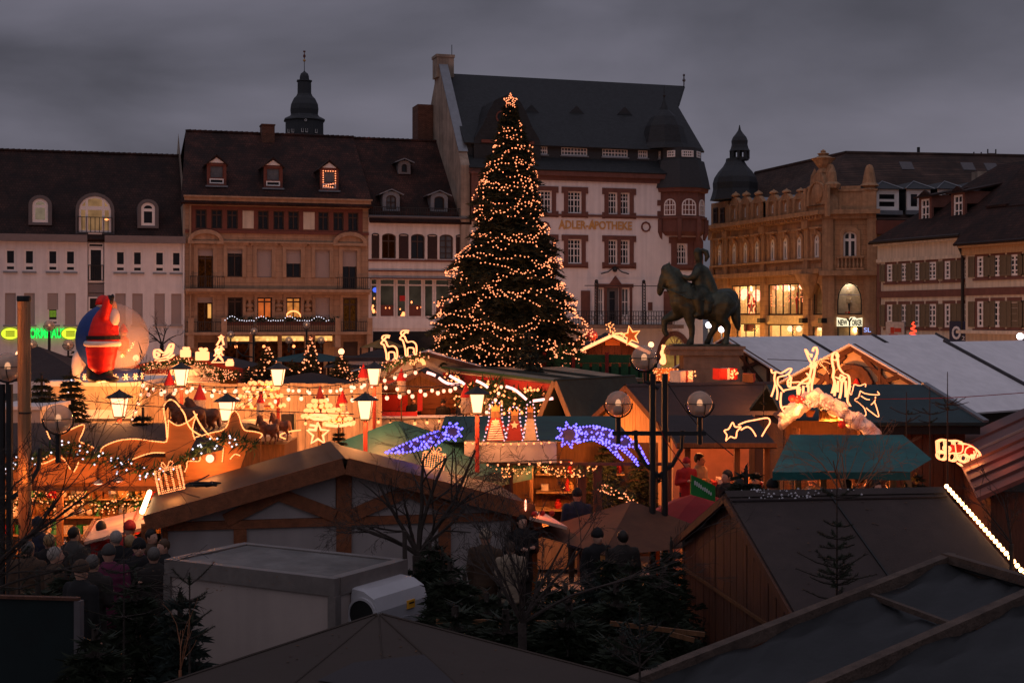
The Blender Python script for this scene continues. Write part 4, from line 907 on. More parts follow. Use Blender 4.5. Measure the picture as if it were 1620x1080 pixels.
bl=MB()
for px,py in ((1213.5+2-31,513),(1250,520),(1264,520),(1297,520)): uu,zz=fr.uv(px,py,.6); bl.ball((uu,.6,zz),.28 if px>1200 and px<1280 else .16)
bl.build('shop_globe',M['bulb_big'],b)
MB().box(fr.u(1156),fr.u(1278),-.03,-.004,fr.w(1215,512),fr.w(1215,499)).build('fascia_board',mat('cream_fascia',(.62,.48,.26),.7),b)
for px in (1204,1270.5,1301): uu,zz=fr.uv(px,507,-.5); MB().box(uu-.28,uu+.28,-.75,-.25,zz-.2,zz+.2).build('floodlight',M['iron'],b)
# stone dormers along the left front
dz0,dz1=fr.w(1220,352),fr.w(1220,313)
for k,px in enumerate((1163.3,1180,1199.3,1223.3,1243.6,1266)):
 u=fr.u(px); z0=wpar-.4; ht=fr.w(px,318-(px-1163)*.085)-z0; hw=1.05
 d=link('dormer',None,b,(u,-.05,z0))
 mb=wall_holes(-hw,hw,0,ht*.86,[(-.32,.32,.35,ht*.70,.25)],.3); mb.prism([(-hw,ht*.86),(hw,ht*.86),(hw*.75,ht*.98),(hw*.4,ht*1.13),(0,ht*1.18),(-hw*.4,ht*1.13),(-hw*.75,ht*.98)],-.06,.3); mb.box(-hw-.12,hw+.12,-.14,-.001,ht*.80,ht*.861)
 for sx in (-1,1): mb.box(sx*.7-.18,sx*.7+.18,-.22,-.001,0,ht*.80)
 mb.lathe([(.22,ht*1.17),(.42,ht*1.24),(.36,ht*1.31),(.12,ht*1.38),(.02,ht*1.44)],8,(0,.1)); mb.build('dormer_front',M['ny_trim'],d)
 window(d,-.32,.32,.35,ht*.70,M['white_frame'],M['glass'],2,(.7,),arch=.25,depth=.12,fw=.08,thin=.07)
 MB().box(-hw+.05,-hw+.15,.31,4.5,0,ht*.85).box(hw-.15,hw-.05,.31,4.5,0,ht*.85).build('dormer_cheek',M['slate_plain'],d)
 mb=MB(); mb.slab([(-hw,.31,ht*.85),(0,.31,ht*1.1),(0,4.5,ht*1.1),(-hw,4.5,ht*.85)],.08); mb.slab([(hw,.31,ht*.85),(0,.31,ht*1.1),(0,4.5,ht*1.1),(hw,4.5,ht*.85)],.08); mb.build('dormer_roof',M['zinc'],d)
MB().box(-.2,fr.u(1153),-.1,4,wc+.5,fr.w(1140,320)).build('attic_wall',M['ny_trim'],b)
for px in (1134.5,1145.5): u=fr.u(px); window(b,u-.4,u+.4,fr.w(px,353),fr.w(px,329),M['brown_frame'],M['glass'],2,(.65,),depth=-.2,fw=.12)
# roof of both wings
Dn=8.0; 
P1=fr.world(U1+.2,.3,0); ridge_z=H+(500-246)/F*(118.0)
frC=Fr(cC,yaw3)
mb=MB()
def loc_(p): 
 q=Vector((p[0]-fr.O.x,p[1]-fr.O.y)); return (q.x*fr.c+q.y*fr.s,-q.x*fr.s+q.y*fr.c,p[2])
rA=AT(1195,274,133); rB=AT(1338,242,121); rC=AT(1660,248,127); rA2=AT(1180,278,142)
e0=fr.world(-.2,.1,wpar); e1=fr.world(U1,.2,wpar); wrt=frC.w(1400,347); e2=Vector((cC.x,cC.y+.2,wrt)); e3=frC.world(16,.1,wrt)
mb.add([loc_(p) for p in (e0,e1,rB,rA)],[(0,1,2,3)]); mb.add([loc_(p) for p in (e1,e2,rB)],[(0,1,2)]); mb.add([loc_(p) for p in (e2,e3,rC,rB)],[(0,1,2,3)])
bk=[Vector((p.x,p.y+9,wpar)) for p in (rA,rB,rC)]
mb.add([loc_(p) for p in (rA,rB,rC,bk[2],bk[1],bk[0])],[(0,1,4,5),(1,2,3,4)]); mb.add([loc_(p) for p in (e0,rA,bk[0])],[(0,1,2)])
mb.build('roof',M['tile_old'],b)
rt=MB(); rt.tube([loc_(rA),loc_(rB)],.18,6); rt.tube([loc_(rB),loc_(rC)],.18,6); rt.build('ridge_tiles',M['tile_old'],b)
# onion turret at the far end
tc_=AT(1163,500,129); lx,ly,_=loc_(tc_); k_=129/F
def zt(py): return ZA(py,129)
mb=MB(); mb.lathe([(40*k_,zt(317)),(37*k_,zt(308)),(35*k_,zt(300)),(35.5*k_,zt(290)),(33*k_,zt(281)),(27*k_,zt(272)),(19*k_,zt(263)),(15*k_,zt(256)),(14.3*k_,zt(251))],8,(lx,ly),.2); mb.build('turret_dome',M['slate_plain'],b)
tx,ty,_=loc_(AT(1170,500,129))
mb=MB()
for k in range(8):
 a=.2+k*math.pi/4; mb.tube([(tx+13.2*k_*math.cos(a),ty+13.2*k_*math.sin(a),zt(252)),(tx+13.2*k_*math.cos(a),ty+13.2*k_*math.sin(a),zt(239))],.16,5)
mb.build('lantern_post',M['slate_plain'],b)
mb=MB(); mb.lathe([(14.5*k_,zt(254)),(14.3*k_,zt(249.5))],8,(tx,ty),.2); mb.lathe([(16.5*k_,zt(239.5)),(14*k_,zt(235)),(12.5*k_,zt(229)),(13*k_,zt(223)),(10.5*k_,zt(217)),(5.5*k_,zt(211)),(2.2*k_,zt(206)),(.6*k_,zt(198))],8,(tx,ty),.2); mb.build('turret_cap',M['slate_plain'],b)
# corner face and its gable, parts of the same house
cr=link('corner_front',None,b,loc_((cB.x,cB.y,0)),rot=yaw2-yaw1); f2=Fr(cB,yaw2); U2=(cC-cB).length
awz=(f2.w(1345,407.5),f2.w(1345,366)); u_=f2.u(1344.5); aw_=f2.u(1354.5)-f2.u(1334)
arch=(f2.u(1324.5),f2.u(1363.5),f2.w(1345,497.5),f2.w(1345,446.5),1.5); low=(f2.u(1324.5),f2.u(1364),.2,f2.w(1345,515.5))
wall_holes(0,U2,0,wc,[(u_-aw_/2,u_+aw_/2,*awz,.35),arch,low],.5).build('wall',M['ny_stone'],cr)
window(cr,u_-aw_/2,u_+aw_/2,*awz,M['white_frame'],M['glass'],2,(.68,),arch=.35,depth=.16,fw=.14,thin=.12)
mb=MB(); ring(mb,outline(aw_+.6,awz[1]-awz[0]+.4,.65),outline(aw_,awz[1]-awz[0],.35),-.14,-.004); mb.build('window_surround',M['ny_trim'],cr,(u_,0,awz[0]))
mb=MB()
for k in range(7): x=u_-.9+1.8*k/6; mb.lathe([(.07,0),(.12,.2),(.06,.5),(.09,.75),(.09,.8)],6,(x,-.15))
mb.box(u_-1.1,u_+1.1,-.28,-.004,-.16,-.001); mb.box(u_-1.1,u_+1.1,-.28,-.004,.801,.95); mb.build('balustrade',M['ny_trim'],cr,(0,0,f2.w(1345,424)))
zb2=f2.w(1345,428); MB().box(-.3,U2+.1,-.6,-.004,zb2-.4,zb2).box(-.2,U2,-.3,-.004,wc-.2,wc+.15).box(-.3,U2+.3,-.7,-.004,wc+.151,wc+.5).build('string_course',M['ny_trim'],cr)
MB().box(-.05,.8,-.22,-.004,zb2+.01,wc-.21).box(U2-.7,U2+.05,-.22,-.004,zb2+.01,wc-.21).box(-.05,.9,-.2,-.004,0,zb2-.41).box(U2-.95,U2,-.2,-.004,0,zb2-.41).build('pilaster',M['ny_trim'],cr)
MB().box(.2,U2,.0,.9,wc+.5,f2.w(1345,303)).box(1.4,U2-1.2,.1,.8,f2.w(1345,303),f2.w(1345,294)).box(.1,U2+.1,-.1,1.0,f2.w(1345,303)+.01,f2.w(1345,303)+.2).build('parapet',M['ny_trim'],cr)
for px,lo,hi in ((1313.5,303,258),(1375.5,303,259)):
 x=f2.u(px); z0,z1=f2.w(px,lo),f2.w(px,hi); hgt=z1-z0; mb=MB(); mb.box(x-.55,x+.55,-.1,.99,z0-1.5,z0); mb.lathe([(.62,z0),(.75,z0+hgt*.08),(.45,z0+hgt*.16),(.78,z0+hgt*.22),(.55,z0+hgt*.32),(.34,z0+hgt*.85),(.22,z0+hgt*.96),(.02,z1)],8,(x,.45)); mb.build('stone_obelisk',M['ny_trim'],cr)
showroom(cr,(arch[0],arch[1],arch[2],arch[3],arch[4]),power=14,lamps=1,dp=2.6,col=(1,.55,.25)); so2=showroom(cr,low,ncol=2,power=260,lamps=2,dp=2.5)
MB().box(arch[0]-.2,arch[1]-.55,2.3,2.4,arch[2],arch[3]).build('dark_curtain',M['dark_interior'],cr)
MB().box(arch[0],arch[1],.25,.29,arch[2]+1.55,arch[2]+1.62).build('window_bar',M['white_frame'],cr)
for k in range(2): mb=MB(); mb.lathe([(.1,low[2]),(.3,low[2]+1),(.25,low[2]+2.2),(.5,low[2]+2.4)],7,(low[0]+.6+k*1.2,1.2)); mb.build('goods_rack',M['dark_interior'],so2)
# great ornate stone gable left of the corner
gb=link('stone_gable',None,b,(0,0,0)); u0,u1=fr.u(1278.5),fr.u(1309); zg=wc+.5
def gz_(py): return fr.w(1296,py)
um=fr.u(1295.5); hw=(u1-u0)/2
pro=[(-hw,zg),(hw*.98,zg),(hw*.95,gz_(318)),(hw*.75,gz_(308)),(hw*.85,gz_(298)),(hw*.62,gz_(288)),(hw*.42,gz_(279)),(hw*.25,gz_(274)),(-hw*.25,gz_(274)),(-hw*.42,gz_(279)),(-hw*.62,gz_(288)),(-hw*.9,gz_(298)),(-hw*.8,gz_(308)),(-hw,gz_(318))]
mb=MB(); mb.prism([(um+x,z) for x,z in pro],-.1,.9); mb.build('gable_body',M['ny_trim'],gb)
mb=MB(); ring(mb,outline(3.0,gz_(287)-gz_(325),1.4),outline(2.2,gz_(289)-gz_(325),1.0),-.3,-.101); mb.ball((0,-.15,(gz_(305)-gz_(325))),(.8,.2,.9),2); mb.box(-1.9,-1.5,-.35,-.101,-1,1.5); mb.box(1.5,1.9,-.35,-.101,-1,1.5); mb.build('cartouche',M['ny_trim'],gb,(um,0,gz_(325)))
mb=MB(); mb.lathe([(.55,gz_(274)),(.5,gz_(270)),(.35,gz_(266)),(.6,gz_(261)),(.85,gz_(253)),(1.05,gz_(251)),(.6,gz_(248.5)),(.35,gz_(246)),(.5,gz_(243)),(.18,gz_(241)),(.24,gz_(239)),(.02,gz_(236))],10,(um,.4)); mb.build('urn',M['ny_trim'],gb)
for px in (1282,1309.5): x=fr.u(px); mb=MB(); mb.lathe([(.6,gz_(300)),(.7,gz_(294)),(.4,gz_(290)),(.32,gz_(275)),(.03,gz_(264))],8,(x,.4)); mb.build('stone_obelisk',M['ny_trim'],gb)
# right wing wall, eaves and white dormers
rw=link('right_wing',None,b,loc_((cC.x,cC.y,0)),rot=yaw3-yaw1)
MB().box(0,16,0,6,0,wrt-.6).build('wall',M['ny_stone'],rw); MB().box(-.1,16,-.45,0,wrt-1.2,wrt-.1).build('cornice',M['frieze_red'],rw)
window(rw,1.0,2.3,frC.w(1400,380),frC.w(1400,365),M['brown_frame'],M['glass'],2,(),arch=.4,depth=-.2)
for k,px in enumerate((1403.5,1453.5,1503,1549)):
 v=.75; u=frC.u(px,v); z0,z1,za=(frC.w(px,y,v) for y in (333,299,285.5)); hw=1.0
 d=link('dormer',None,rw,(u,v,z0)); ht=z1-z0
 ringm=MB(); ring(ringm,outline(2*hw,ht,0),[(x,z+.2) for x,z in outline(2*hw-.44,ht-.5,0)],0,.2); ringm.build('dormer_front',M['white_frame'],d)
 window(d,-hw+.22,hw-.22,.2,ht-.3,M['white_frame'],M['glass'] if k != 2 else M['glass_blue'],[1,2,2,1][k],(.5,) if k==0 else (),depth=.08,fw=.12,thin=.12)
 MB().box(-hw,-hw+.1,.21,5,0,ht).box(hw-.1,hw,.21,5,0,ht).build('dormer_cheek',M['slate_plain'],d)
 h2=za-z0; mb=MB(); mb.slab([(-hw-.25,-.25,ht),(0,1.0,h2),(0,5,h2),(-hw-.25,5,ht)],.06); mb.slab([(hw+.25,-.25,ht),(0,1.0,h2),(0,5,h2),(hw+.25,5,ht)],.06); mb.slab([(-hw-.25,-.25,ht),(hw+.25,-.25,ht),(0,1.0,h2)],.06); mb.build('dormer_roof',M['slate_plain'],d)
 mb=MB(); mb.tube([(-hw-.25,-.27,ht+.02),(0,1.0,h2+.03),(hw+.25,-.27,ht+.02)],.05,4); mb.box(-hw-.2,hw+.2,-.3,-.05,-.35,-.01); mb.build('zinc_trim',M['zinc'],d)
for px,py in ((1434,262),(1531,263),(1568,264)):
 v=5.5; u,z=frC.uv(px,py,v); MB().slab([(u-.55,v-.4,z-.35),(u+.55,v-.4,z-.35),(u+.55,v+.25,z+.35),(u-.55,v+.25,z+.35)],.1).build('skylight',M['grey_trim'],rw)
u,z=frC.uv(1553,290,4); MB().box(u-.6,u+.6,3.5,4.6,z-3,frC.w(1553,272,4)).build('chimney',M['side_plaster'],rw)
mb=MB(); q=rw.matrix_basis
for px in (1453,): u,z=frC.uv(px,244,12); mb.box(u-.1,u+.1,11.9,12.1,z-1,frC.w(px,233,12))
for a,c,t in ((1540,1553,240.5),(1562,1576,236)):
 u0,u1=frC.u(a,12),frC.u(c,12); zz=frC.w(a,t,12); z0=frC.w(a,247,12)
 mb.box(u0,u0+.08,11.95,12.05,z0,zz); mb.box(u1-.08,u1,11.95,12.05,z0,zz); mb.box(u0,u1,11.95,12.05,zz-.45,zz-.36)
mb.build('roof_rail',M['iron'],rw)
# its shop sign
f2w=f2.world(f2.u(1344),-.35,f2.w(1344,509.5)); sg=thing('backlit_store_sign','backlit store sign with dark capitals over the corner entrance','sign',f2w,yaw2)
hw=(f2.u(1364)-f2.u(1323.5))/2
mb=MB(); mb.prism([(-hw,-.33),(hw,-.33),(hw,.36),(.55,.30),(.42,.42),(.05,.42),(-.05,.22),(-.4,.30),(-hw,.40)],0,.12); mb.build('lit_panel',M['sign_white'],sg)
blk=mat('sign_black',(.006,.006,.006),.7)
text('lettering','NEW',.62,blk,sg,(-hw*.55,-.03,-.24),ext=.02,width=hw*.76,bold=.03); text('lettering','Y',.86,blk,sg,(.0,-.031,-.27),ext=.02,width=.55,bold=.035); text('lettering','ORKER',.60,blk,sg,(hw*.57,-.03,-.24),ext=.02,width=hw*.80,bold=.03)
bs=text('blue_sign','SL',.5,M['neon_blue'],None,f2.world(f2.u(1372),-.5,f2.w(1372,525)),rot=(R(90),0,yaw2),width=.55); tag(bs,'small glowing blue white sign right of the corner entrance','sign')
fls=[lamp(None,fr.world(fr.u(px),-2.6,4.2),300,(1,.46,.11),.3,True) for px in (1150,1205,1262)]+[lamp(None,fr.world(fr.u(1296),-3.0,4.4),110,(1,.48,.12),.3,True)]
# --- 6 houses at the right edge
def right_house(name,label,p0,Y0_,p1,Y1_,eave_py,Dn,ridge_py,ridge_px,cols,rowz,M_roof,ext=0,narrow=False,shut='olive'):
 O=Vector((XA(p0,Y0_),Y0_)); E=Vector((XA(p1,Y1_),Y1_)); yaw=math.atan2(E.y-O.y,E.x-O.x); f=Fr(O,yaw); U=(E-O).length+ext
 b=thing(name,label,'house',f.O,yaw,'old houses round the square'); we=f.w(*eave_py)
 holes=[]; wd=.95
 for px in cols:
  u=f.u(px)
  for (pa,pb_,pref) in rowz: holes.append((u-wd/2,u+wd/2,f.w(pref,pa),f.w(pref,pb_)))
 wall_holes(0,U,0,we,holes,.3).build('wall',M['cream_plaster'],b); MB().box(0,U,.5,2*Dn,0,we).build('body_wall',M['cream_plaster'],b)
 return b,f,U,we,holes
b,f,U,we,holes=right_house('shuttered_townhouse','cream townhouse with long rows of olive shutters behind white tents',1388,106,1527,96.5,(1527,371),7,None,None,[1409.5,1430.5,1452.5,1474.5,1501.5,1526-1.5],((443.5,415.5,1452),(517,481,1452)),None)
for k,h in enumerate(holes):
 window(b,*h,M['white_frame'],M['glass'],2,(.25,.5,.75),depth=.03,fw=.15,thin=.09)
 mb=MB(); ring(mb,[(x,z-.22) for x,z in outline(.95+.44,h[3]-h[2]+.44,0)],outline(.95,h[3]-h[2],0),-.03,-.004); mb.box(-.85,.85,-.10,-.031,-.25,-.1); mb.build('red_surround',M['red_stone'],b,((h[0]+h[1])/2,0,h[2]))
 for sx in (-1,1): c_=(h[0]+h[1])/2+sx*1.02; shutter_panel(b,c_-.32,c_+.32,h[2],h[3],M['shutter_green'],y=-.085)
zc_=f.w(1452,464.5); MB().box(0,U,-.1,-.004,zc_-.25,zc_+.25).build('string_course',M['red_stone'],b); MB().box(0,U,-.12,-.004,we-1.6,we-1.35).box(-.1,U,-.35,-.004,we-.35,we+.05).build('cornice',M['cream_plaster'],b)
MB().box(0,.45,-.05,-.003,0,we-1.7).build('quoins',M['red_stone'],b)
frr=f; ridge0=AT(1560,296,108); 
def lc(f,p): q=p-f.O; return (q.x*f.c+q.y*f.s,-q.x*f.s+q.y*f.c,p.z)
r1=lc(f,AT(1625,268,104)); r0=lc(f,AT(1470,338,112)); 
mb=MB(); mb.slab([(-.4,-.6,we-.1),(U+.3,-.6,we-.1),(U+.3,7,we+5.6),(5.2,7,we+5.6)],.15); mb.slab([(-.4,-.6,we-.1),(5.2,7,we+5.6),(-.4,14.6,we-.1)],.15); mb.slab([(-.4,14.6,we-.1),(U+.3,14.6,we-.1),(U+.3,7,we+5.6),(5.2,7,we+5.6)],.15); mb.build('roof',M['tile'],b)
for px in (1463.5,1515.5):
 v=1.6; u=f.u(px,v); z0=we-.1+(v+.5)*.75; d=link('dormer',None,b,(u,v,z0-.3)); 
 mb=MB(); ring(mb,outline(1.5,2.1,0),[(x,z+.15) for x,z in outline(1.0,1.7,0)],0,.2); mb.box(-.75,.75,.21,3,1.2,2.1); mb.build('dormer_front',M['red_stone'],d); window(d,-.5,.5,.15,1.85,M['white_frame'],M['glass'],2,(.33,.66),depth=.08,fw=.14,thin=.08)
 mb=MB(); mb.slab([(-1.0,-.3,2.05),(1.0,-.3,2.05),(1.0,3.2,2.75),(-1.0,3.2,2.75)],.12); mb.prism([(-.75,2.11),(.75,2.11),(0,2.5)],-.1,.1); mb.build('dormer_roof',M['tile'],d)
MB().tube([(U-.1,-.35,we),(U-.2,-.5,we-.6),(U-.1,-.15,we-1.4),(U-.1,-.15,0)],.11,6).build('downpipe',M['iron'],b)
MB().tube([(-.2,-.5,we-.05),(U,-.5,we-.05)],.12,6).build('gutter',M['iron'],b)
sg=thing('phone_shop_sign','dark blue square sign with white O2 beside the downpipe','sign',f.world(f.u(1519.5),-.12,f.w(1519.5,526.5)),f.yaw)
MB().box(-.95,.95,-.08,.0,-.82,.82).build('sign_board',mat('sign_navy',(.012,.022,.06),.5),sg); wl=mat('sign_white_print',(.7,.7,.72),.5)
text('lettering','O',1.25,wl,sg,(-.16,-.10,-.42),ext=.015,bold=.03,width=.95); text('lettering','2',.42,wl,sg,(.58,-.10,-.5),ext=.015,width=.3)
sg=thing('pale_shop_sign','pale shop sign with a red mark on cream townhouse','sign',f.world(f.u(1419),-.12,f.w(1419,525)),f.yaw)
MB().box(-1.1,1.1,-.08,0,-.75,.75).build('sign_board',mat('sign_cream',(.5,.42,.38),.6),sg); mb=MB(); mb.box(-.5,-.05,-.1,-.081,-.1,.35); mb.box(0,.8,-.1,-.081,.0,.3); mb.box(-.7,.4,-.1,-.081,-.35,-.15); mb.build('red_mark',M['red'],sg)
mb=MB(); 
b,f,U,we,holes=right_house('corner_townhouse','cream townhouse with brown shutters and dormered tile roof at right edge',1527.5,95.5,1622,90.0,(1575,382),7,None,None,[1553.5,1578.5,1605,1634,1662],((437,404,1578),(517.5,476,1578)),None,ext=8)
for k,h in enumerate(holes):
 sh=k in (1,5) and False
 if k % 2==1 and k in (5,): 
  c_=(h[0]+h[1])/2; shutter_panel(b,c_-.48,c_+.48,h[2],h[3],M['shutter_green'],y=-.04)
 window(b,*h,M['white_frame'],M['glass'],2,(.25,.5,.75),depth=.03,fw=.15,thin=.09)
 mb=MB(); ring(mb,[(x,z-.22) for x,z in outline(.95+.44,h[3]-h[2]+.44,0)],outline(.95,h[3]-h[2],0),-.03,-.004); mb.box(-.85,.85,-.10,-.031,-.25,-.1); mb.build('red_surround',M['red_stone'],b,((h[0]+h[1])/2,0,h[2]))
 for sx in (-1,1): c_=(h[0]+h[1])/2+sx*1.02; shutter_panel(b,c_-.32,c_+.32,h[2],h[3],M['shutter_green'],y=-.085)
zc_=f.w(1578,460.5); MB().box(0,U,-.1,-.004,zc_-.25,zc_+.25).build('string_course',M['red_stone'],b)
mb=MB(); mb.box(-.1,U,-.25,-.004,we-.8,we-.3); mb.box(-.2,U,-.5,-.004,we-.299,we+.05); mb.build('cornice',M['wood_light'],b)
zg=f.w(1578,525); MB().box(0,U,-.8,-.004,zg-.12,zg+.1).build('shop_canopy',M['cream_plaster'],b)
mb=MB(); mb.slab([(-.5,-.7,we-.05),(U+.3,-.7,we-.05),(U+.3,7,we+7.2),(-.5,7,we+7.2)],.15); mb.slab([(-.5,14.7,we-.05),(U+.3,14.7,we-.05),(U+.3,7,we+7.2),(-.5,7,we+7.2)],.15); mb.add([(-.3,-.3,we),(-.3,14.3,we),(-.3,7,we+6.9)],[(0,1,2)]); mb.build('roof',M['tile'],b)
for px,wdh in ((1582.5,1.5),(1617,1.6)):
 v=2.3; u=f.u(px,v); z0=f.w(px,352,v); d=link('dormer',None,b,(u,v,z0)); ht=f.w(px,324.5,v)-z0
 mb=MB(); ring(mb,outline(wdh,ht,0),[(x,z+.16) for x,z in outline(wdh-.4,ht-.3,0)],0,.2); mb.box(-wdh/2,-wdh/2+.1,.21,4,0,ht); mb.box(wdh/2-.1,wdh/2,.21,4,0,ht); mb.build('dormer_front',M['red_stone'],d)
 window(d,-wdh/2+.2,wdh/2-.2,.16,ht-.14,M['white_frame'],M['glass_blue'],2,(.33,.66),depth=.06,fw=.12,thin=.08)
 MB().slab([(-wdh/2-.3,-.4,ht+.0),(wdh/2+.3,-.4,ht+.0),(wdh/2+.3,4,ht+.5),(-wdh/2-.3,4,ht+.5)],.14).build('dormer_roof',M['tile'],d)
MB().tube([(-.1,-.55,we-.05),(U,-.55,we-.05)],.12,6).build('gutter',M['iron'],b)
# --- 7 church tower far behind
YT=190.0; kx=YT/F
b=thing('church_tower','dark slate church tower with onion dome and gilt ball behind the roofs','tower',(XA(481.5,YT),YT,0),.2)
z=lambda py: ZA(py,YT)
MB().lathe([(31.5*kx,0),(31.5*kx,z(192.5))],8,(0,0),A8).build('tower_shaft',M['slate_plain'],b)
MB().lathe([(31.6*kx,z(193)),(34.5*kx,z(191.5)),(33.5*kx,z(189.5)),(24.5*kx,z(185)),(22.5*kx,z(182)),(23.5*kx,z(174)),(22.5*kx,z(166)),(18*kx,z(157)),(13.5*kx,z(152.5)),(12*kx,z(149))],8,(0,0),A8).build('onion_dome',M['slate_plain'],b)
MB().lathe([(11.5*kx,z(150)),(11.3*kx,z(130.5)),(13*kx,z(129)),(12.6*kx,z(127.5))],8,(0,0),A8).build('lantern',M['slate_plain'],b)
MB().lathe([(12.8*kx,z(128)),(8*kx,z(126.5)),(7.5*kx,z(121)),(6*kx,z(117)),(2*kx,z(114)),(.6*kx,z(112)),(.5*kx,z(98))],8,(0,0),A8).build('lantern_cap',M['slate_plain'],b)
MB().ball((0,0,z(96)),2.2*kx,2).build('gilt_ball',M['gold'],b)
mb=MB(); mb.tube([(0,0,z(95)),(0,0,z(81))],.06,5); mb.tube([(1.3*kx*math.cos(t*.785),0,z(89)+2.4*kx*math.sin(t*.785)) for t in range(8)],.07,4,True); mb.box(-1.8*kx,1.8*kx,-.05,.05,z(83),z(80.5)); mb.build('weather_vane',M['frieze_red'],b)
for dx in (-25,-19,-4.5,2,17): 
 x=dx*kx; r=31.5*kx*math.cos(A8); y=-r-.05 if abs(dx)<12 else -r+ (abs(dx)-12)*kx*.9
 MB().box(x-1.7*kx,x+1.7*kx,y-.25,y+.2,z(213.5),z(207.5)).build('window',M['white_frame'],b); MB().box(x-1.1*kx,x+1.1*kx,y-.3,y-.26,z(212.5),z(207.5)).build('window_glass',M['glass'],b)
for dx in (0.5,18.5): mb=MB(); ring(mb,[(1.8*kx*math.cos(t*.524),1.8*kx*math.sin(t*.524)) for t in range(12)],[(1.2*kx*math.cos(t*.524),1.2*kx*math.sin(t*.524)) for t in range(12)],-.3,0); mb.build('round_window',M['white_frame'],b,(dx*kx,-31.5*kx*math.cos(A8)+(0 if dx<5 else 1.0),z(194.5)))
# --- market kit
def zroof(x,hw,he,hr): return he+(hr-he)*(1-abs(x)/hw)
def plank_gable(b,W,he,hr,pw,m,z0=0.0,y=0.0,th=.03,x0=None,x1=None,name='plank',sub=.02,ztop=None):
 x=-W/2 if x0 is None else x0; xe=W/2 if x1 is None else x1; k=0
 while x<xe-.02:
  q=min(x+pw*rnd.uniform(.94,1.06),xe); j=rnd.uniform(-.006,.006)
  t0,t1=zroof(x,W/2,he,hr)-sub,zroof(q,W/2,he,hr)-sub
  poly=[(x,z0),(q-.012,z0),(q-.012,t1)]
  if x<0<q: poly.append((0,hr-sub))
  poly.append((x,t0))
  if ztop: poly=[(x,z0),(q-.012,z0),(q-.012,min(ztop,t1)),(x,min(ztop,t0))]
  MB().prism(poly,y+j,y+j+th).build(name,m,b); x=q; k+=1
def hut(name,label,cat,c0,yaw,W,D,he,hr,roof_m,wall_m,group=None,ov=.3,ovf=.3,th=.06,pw=.22,trim=None,planks=True,front=True,side_ov=None,bargew=.16,ridge=True,open_h=None):
 b=thing(name,label,cat,(c0[0],c0[1],0),yaw,group); s=(hr-he)/(W/2); so_=ov if side_ov is None else side_ov
 for sx,nm in ((-1,'roof_panel'),(1,'roof_panel')):
  MB().slab([(sx*(W/2+so_),-ovf,he-so_*s+.07),(0,-ovf,hr+.07),(0,D+ovf,hr+.07),(sx*(W/2+so_),D+ovf,he-so_*s+.07)],th).build(nm,roof_m,b)
 if ridge:
  MB().add([(-.16,-ovf-.02,hr-.16*s+.09),(0,-ovf-.02,hr+.095),(.16,-ovf-.02,hr-.16*s+.09),(-.16,D+ovf,hr-.16*s+.09),(0,D+ovf,hr+.095),(.16,D+ovf,hr-.16*s+.09)],[(0,1,4,3),(1,2,5,4)]).build('ridge_cap',roof_m,b)
 tm=trim or wall_m
 for sx in (-1,1):
  MB().beam((sx*(W/2+so_),-ovf-.02,he-so_*s-.03),(sx*.02,-ovf-.02,hr-.03),.035,bargew,(0,0,1)).build('barge_board',tm,b)
  MB().box(sx*W/2-.03,sx*W/2+.03,.04,D,.05,he-.02).build('side_wall',wall_m,b)
 MB().prism([(-W/2+.04,.05),(W/2-.04,.05),(W/2-.04,he-.03),(0,hr-.05),(-W/2+.04,he-.03)],D-.05,D).build('back_wall',wall_m,b)
 if front and planks: plank_gable(b,W,he,hr,pw,wall_m,z0=open_h or .05)
 elif front: MB().prism([(-W/2,open_h or .05),(W/2,open_h or .05),(W/2,he-.02),(0,hr-.02),(-W/2,he-.02)],0,.04).build('front_wall',wall_m,b)
 return b
def bulbs(pts,r,m,name,parent=None,sub=1,kind='stuff',loc=(0,0,0)):
 mb=MB()
 for p in pts: mb.ball(p,r,sub)
 return mb.build(name,m,parent,loc,kind=kind)
def along(P,step,closed=False):
 P=[Vector(p) for p in P]; P=P+[P[0]] if closed else P; out=[]; d=0.0
 for a,b_ in zip(P,P[1:]):
  l=(b_-a).length
  while d<l: out.append(a+(b_-a)*(d/l)); d+=step
  d-=l
 return out
def festoon(label,pix,Y,step=.42,r=.055,m=None,group='festoon strings over the market',cable=True,single=True,sag=0.0,name='festoon_lights',dy=0):
 P=[AT(x,y,Y if not isinstance(Y,(list,tuple)) else Y[0]+(Y[1]-Y[0])*i/(len(pix)-1)) for i,(x,y) in enumerate(pix)]
 Q=[]
 for a,b_ in zip(P,P[1:]):
  for t in range(6): f=t/6; q=a.lerp(b_,f); q.z-=sag*4*f*(1-f); Q.append(q)
 Q.append(P[-1]); o0=P[0]
 t=thing(name,label,'festoon lights',o0,0,group)
 if cable: MB().tube([q-o0 for q in Q],.012,4).build('cable',M['iron'],t)
 pts=along(Q,step); me=MB().ball((0,0,0),(r,r,r*1.15)).mesh('bulb',m or M['bulb_big']); sk_=MB().tube([(0,0,r*.9),(0,0,r*2.2)],r*.5,5).mesh('socket',M['black'])
 for p in pts:
  bb_=link('bulb',me,t,p-o0-Vector((0,0,r*2.1+rnd.uniform(-.3,.8)*r))); link('socket',sk_,bb_)
 return t
def rope(name,label,cat,pix,Y,r=.024,m=None,closed=False,group=None,dz=.0,extra=(),parent=None,thick=None):
 """a rope light bent to an outline, standing at its own depth; extra holds further outlines"""
 P=[AT(x,y,Y) for x,y in pix]; o0=Vector((sum(p.x for p in P)/len(P),Y,min(p.z for p in P)))
 mb=MB(); mb.tube([p-o0 for p in P],r,6,closed)
 for e,cl in extra: mb.tube([AT(x,y,Y)-o0 for x,y in e],r,6,cl)
 o=mb.build(name,m or M['rope'],parent,o0)
 if label: tag(o,label,cat,group)
 return o
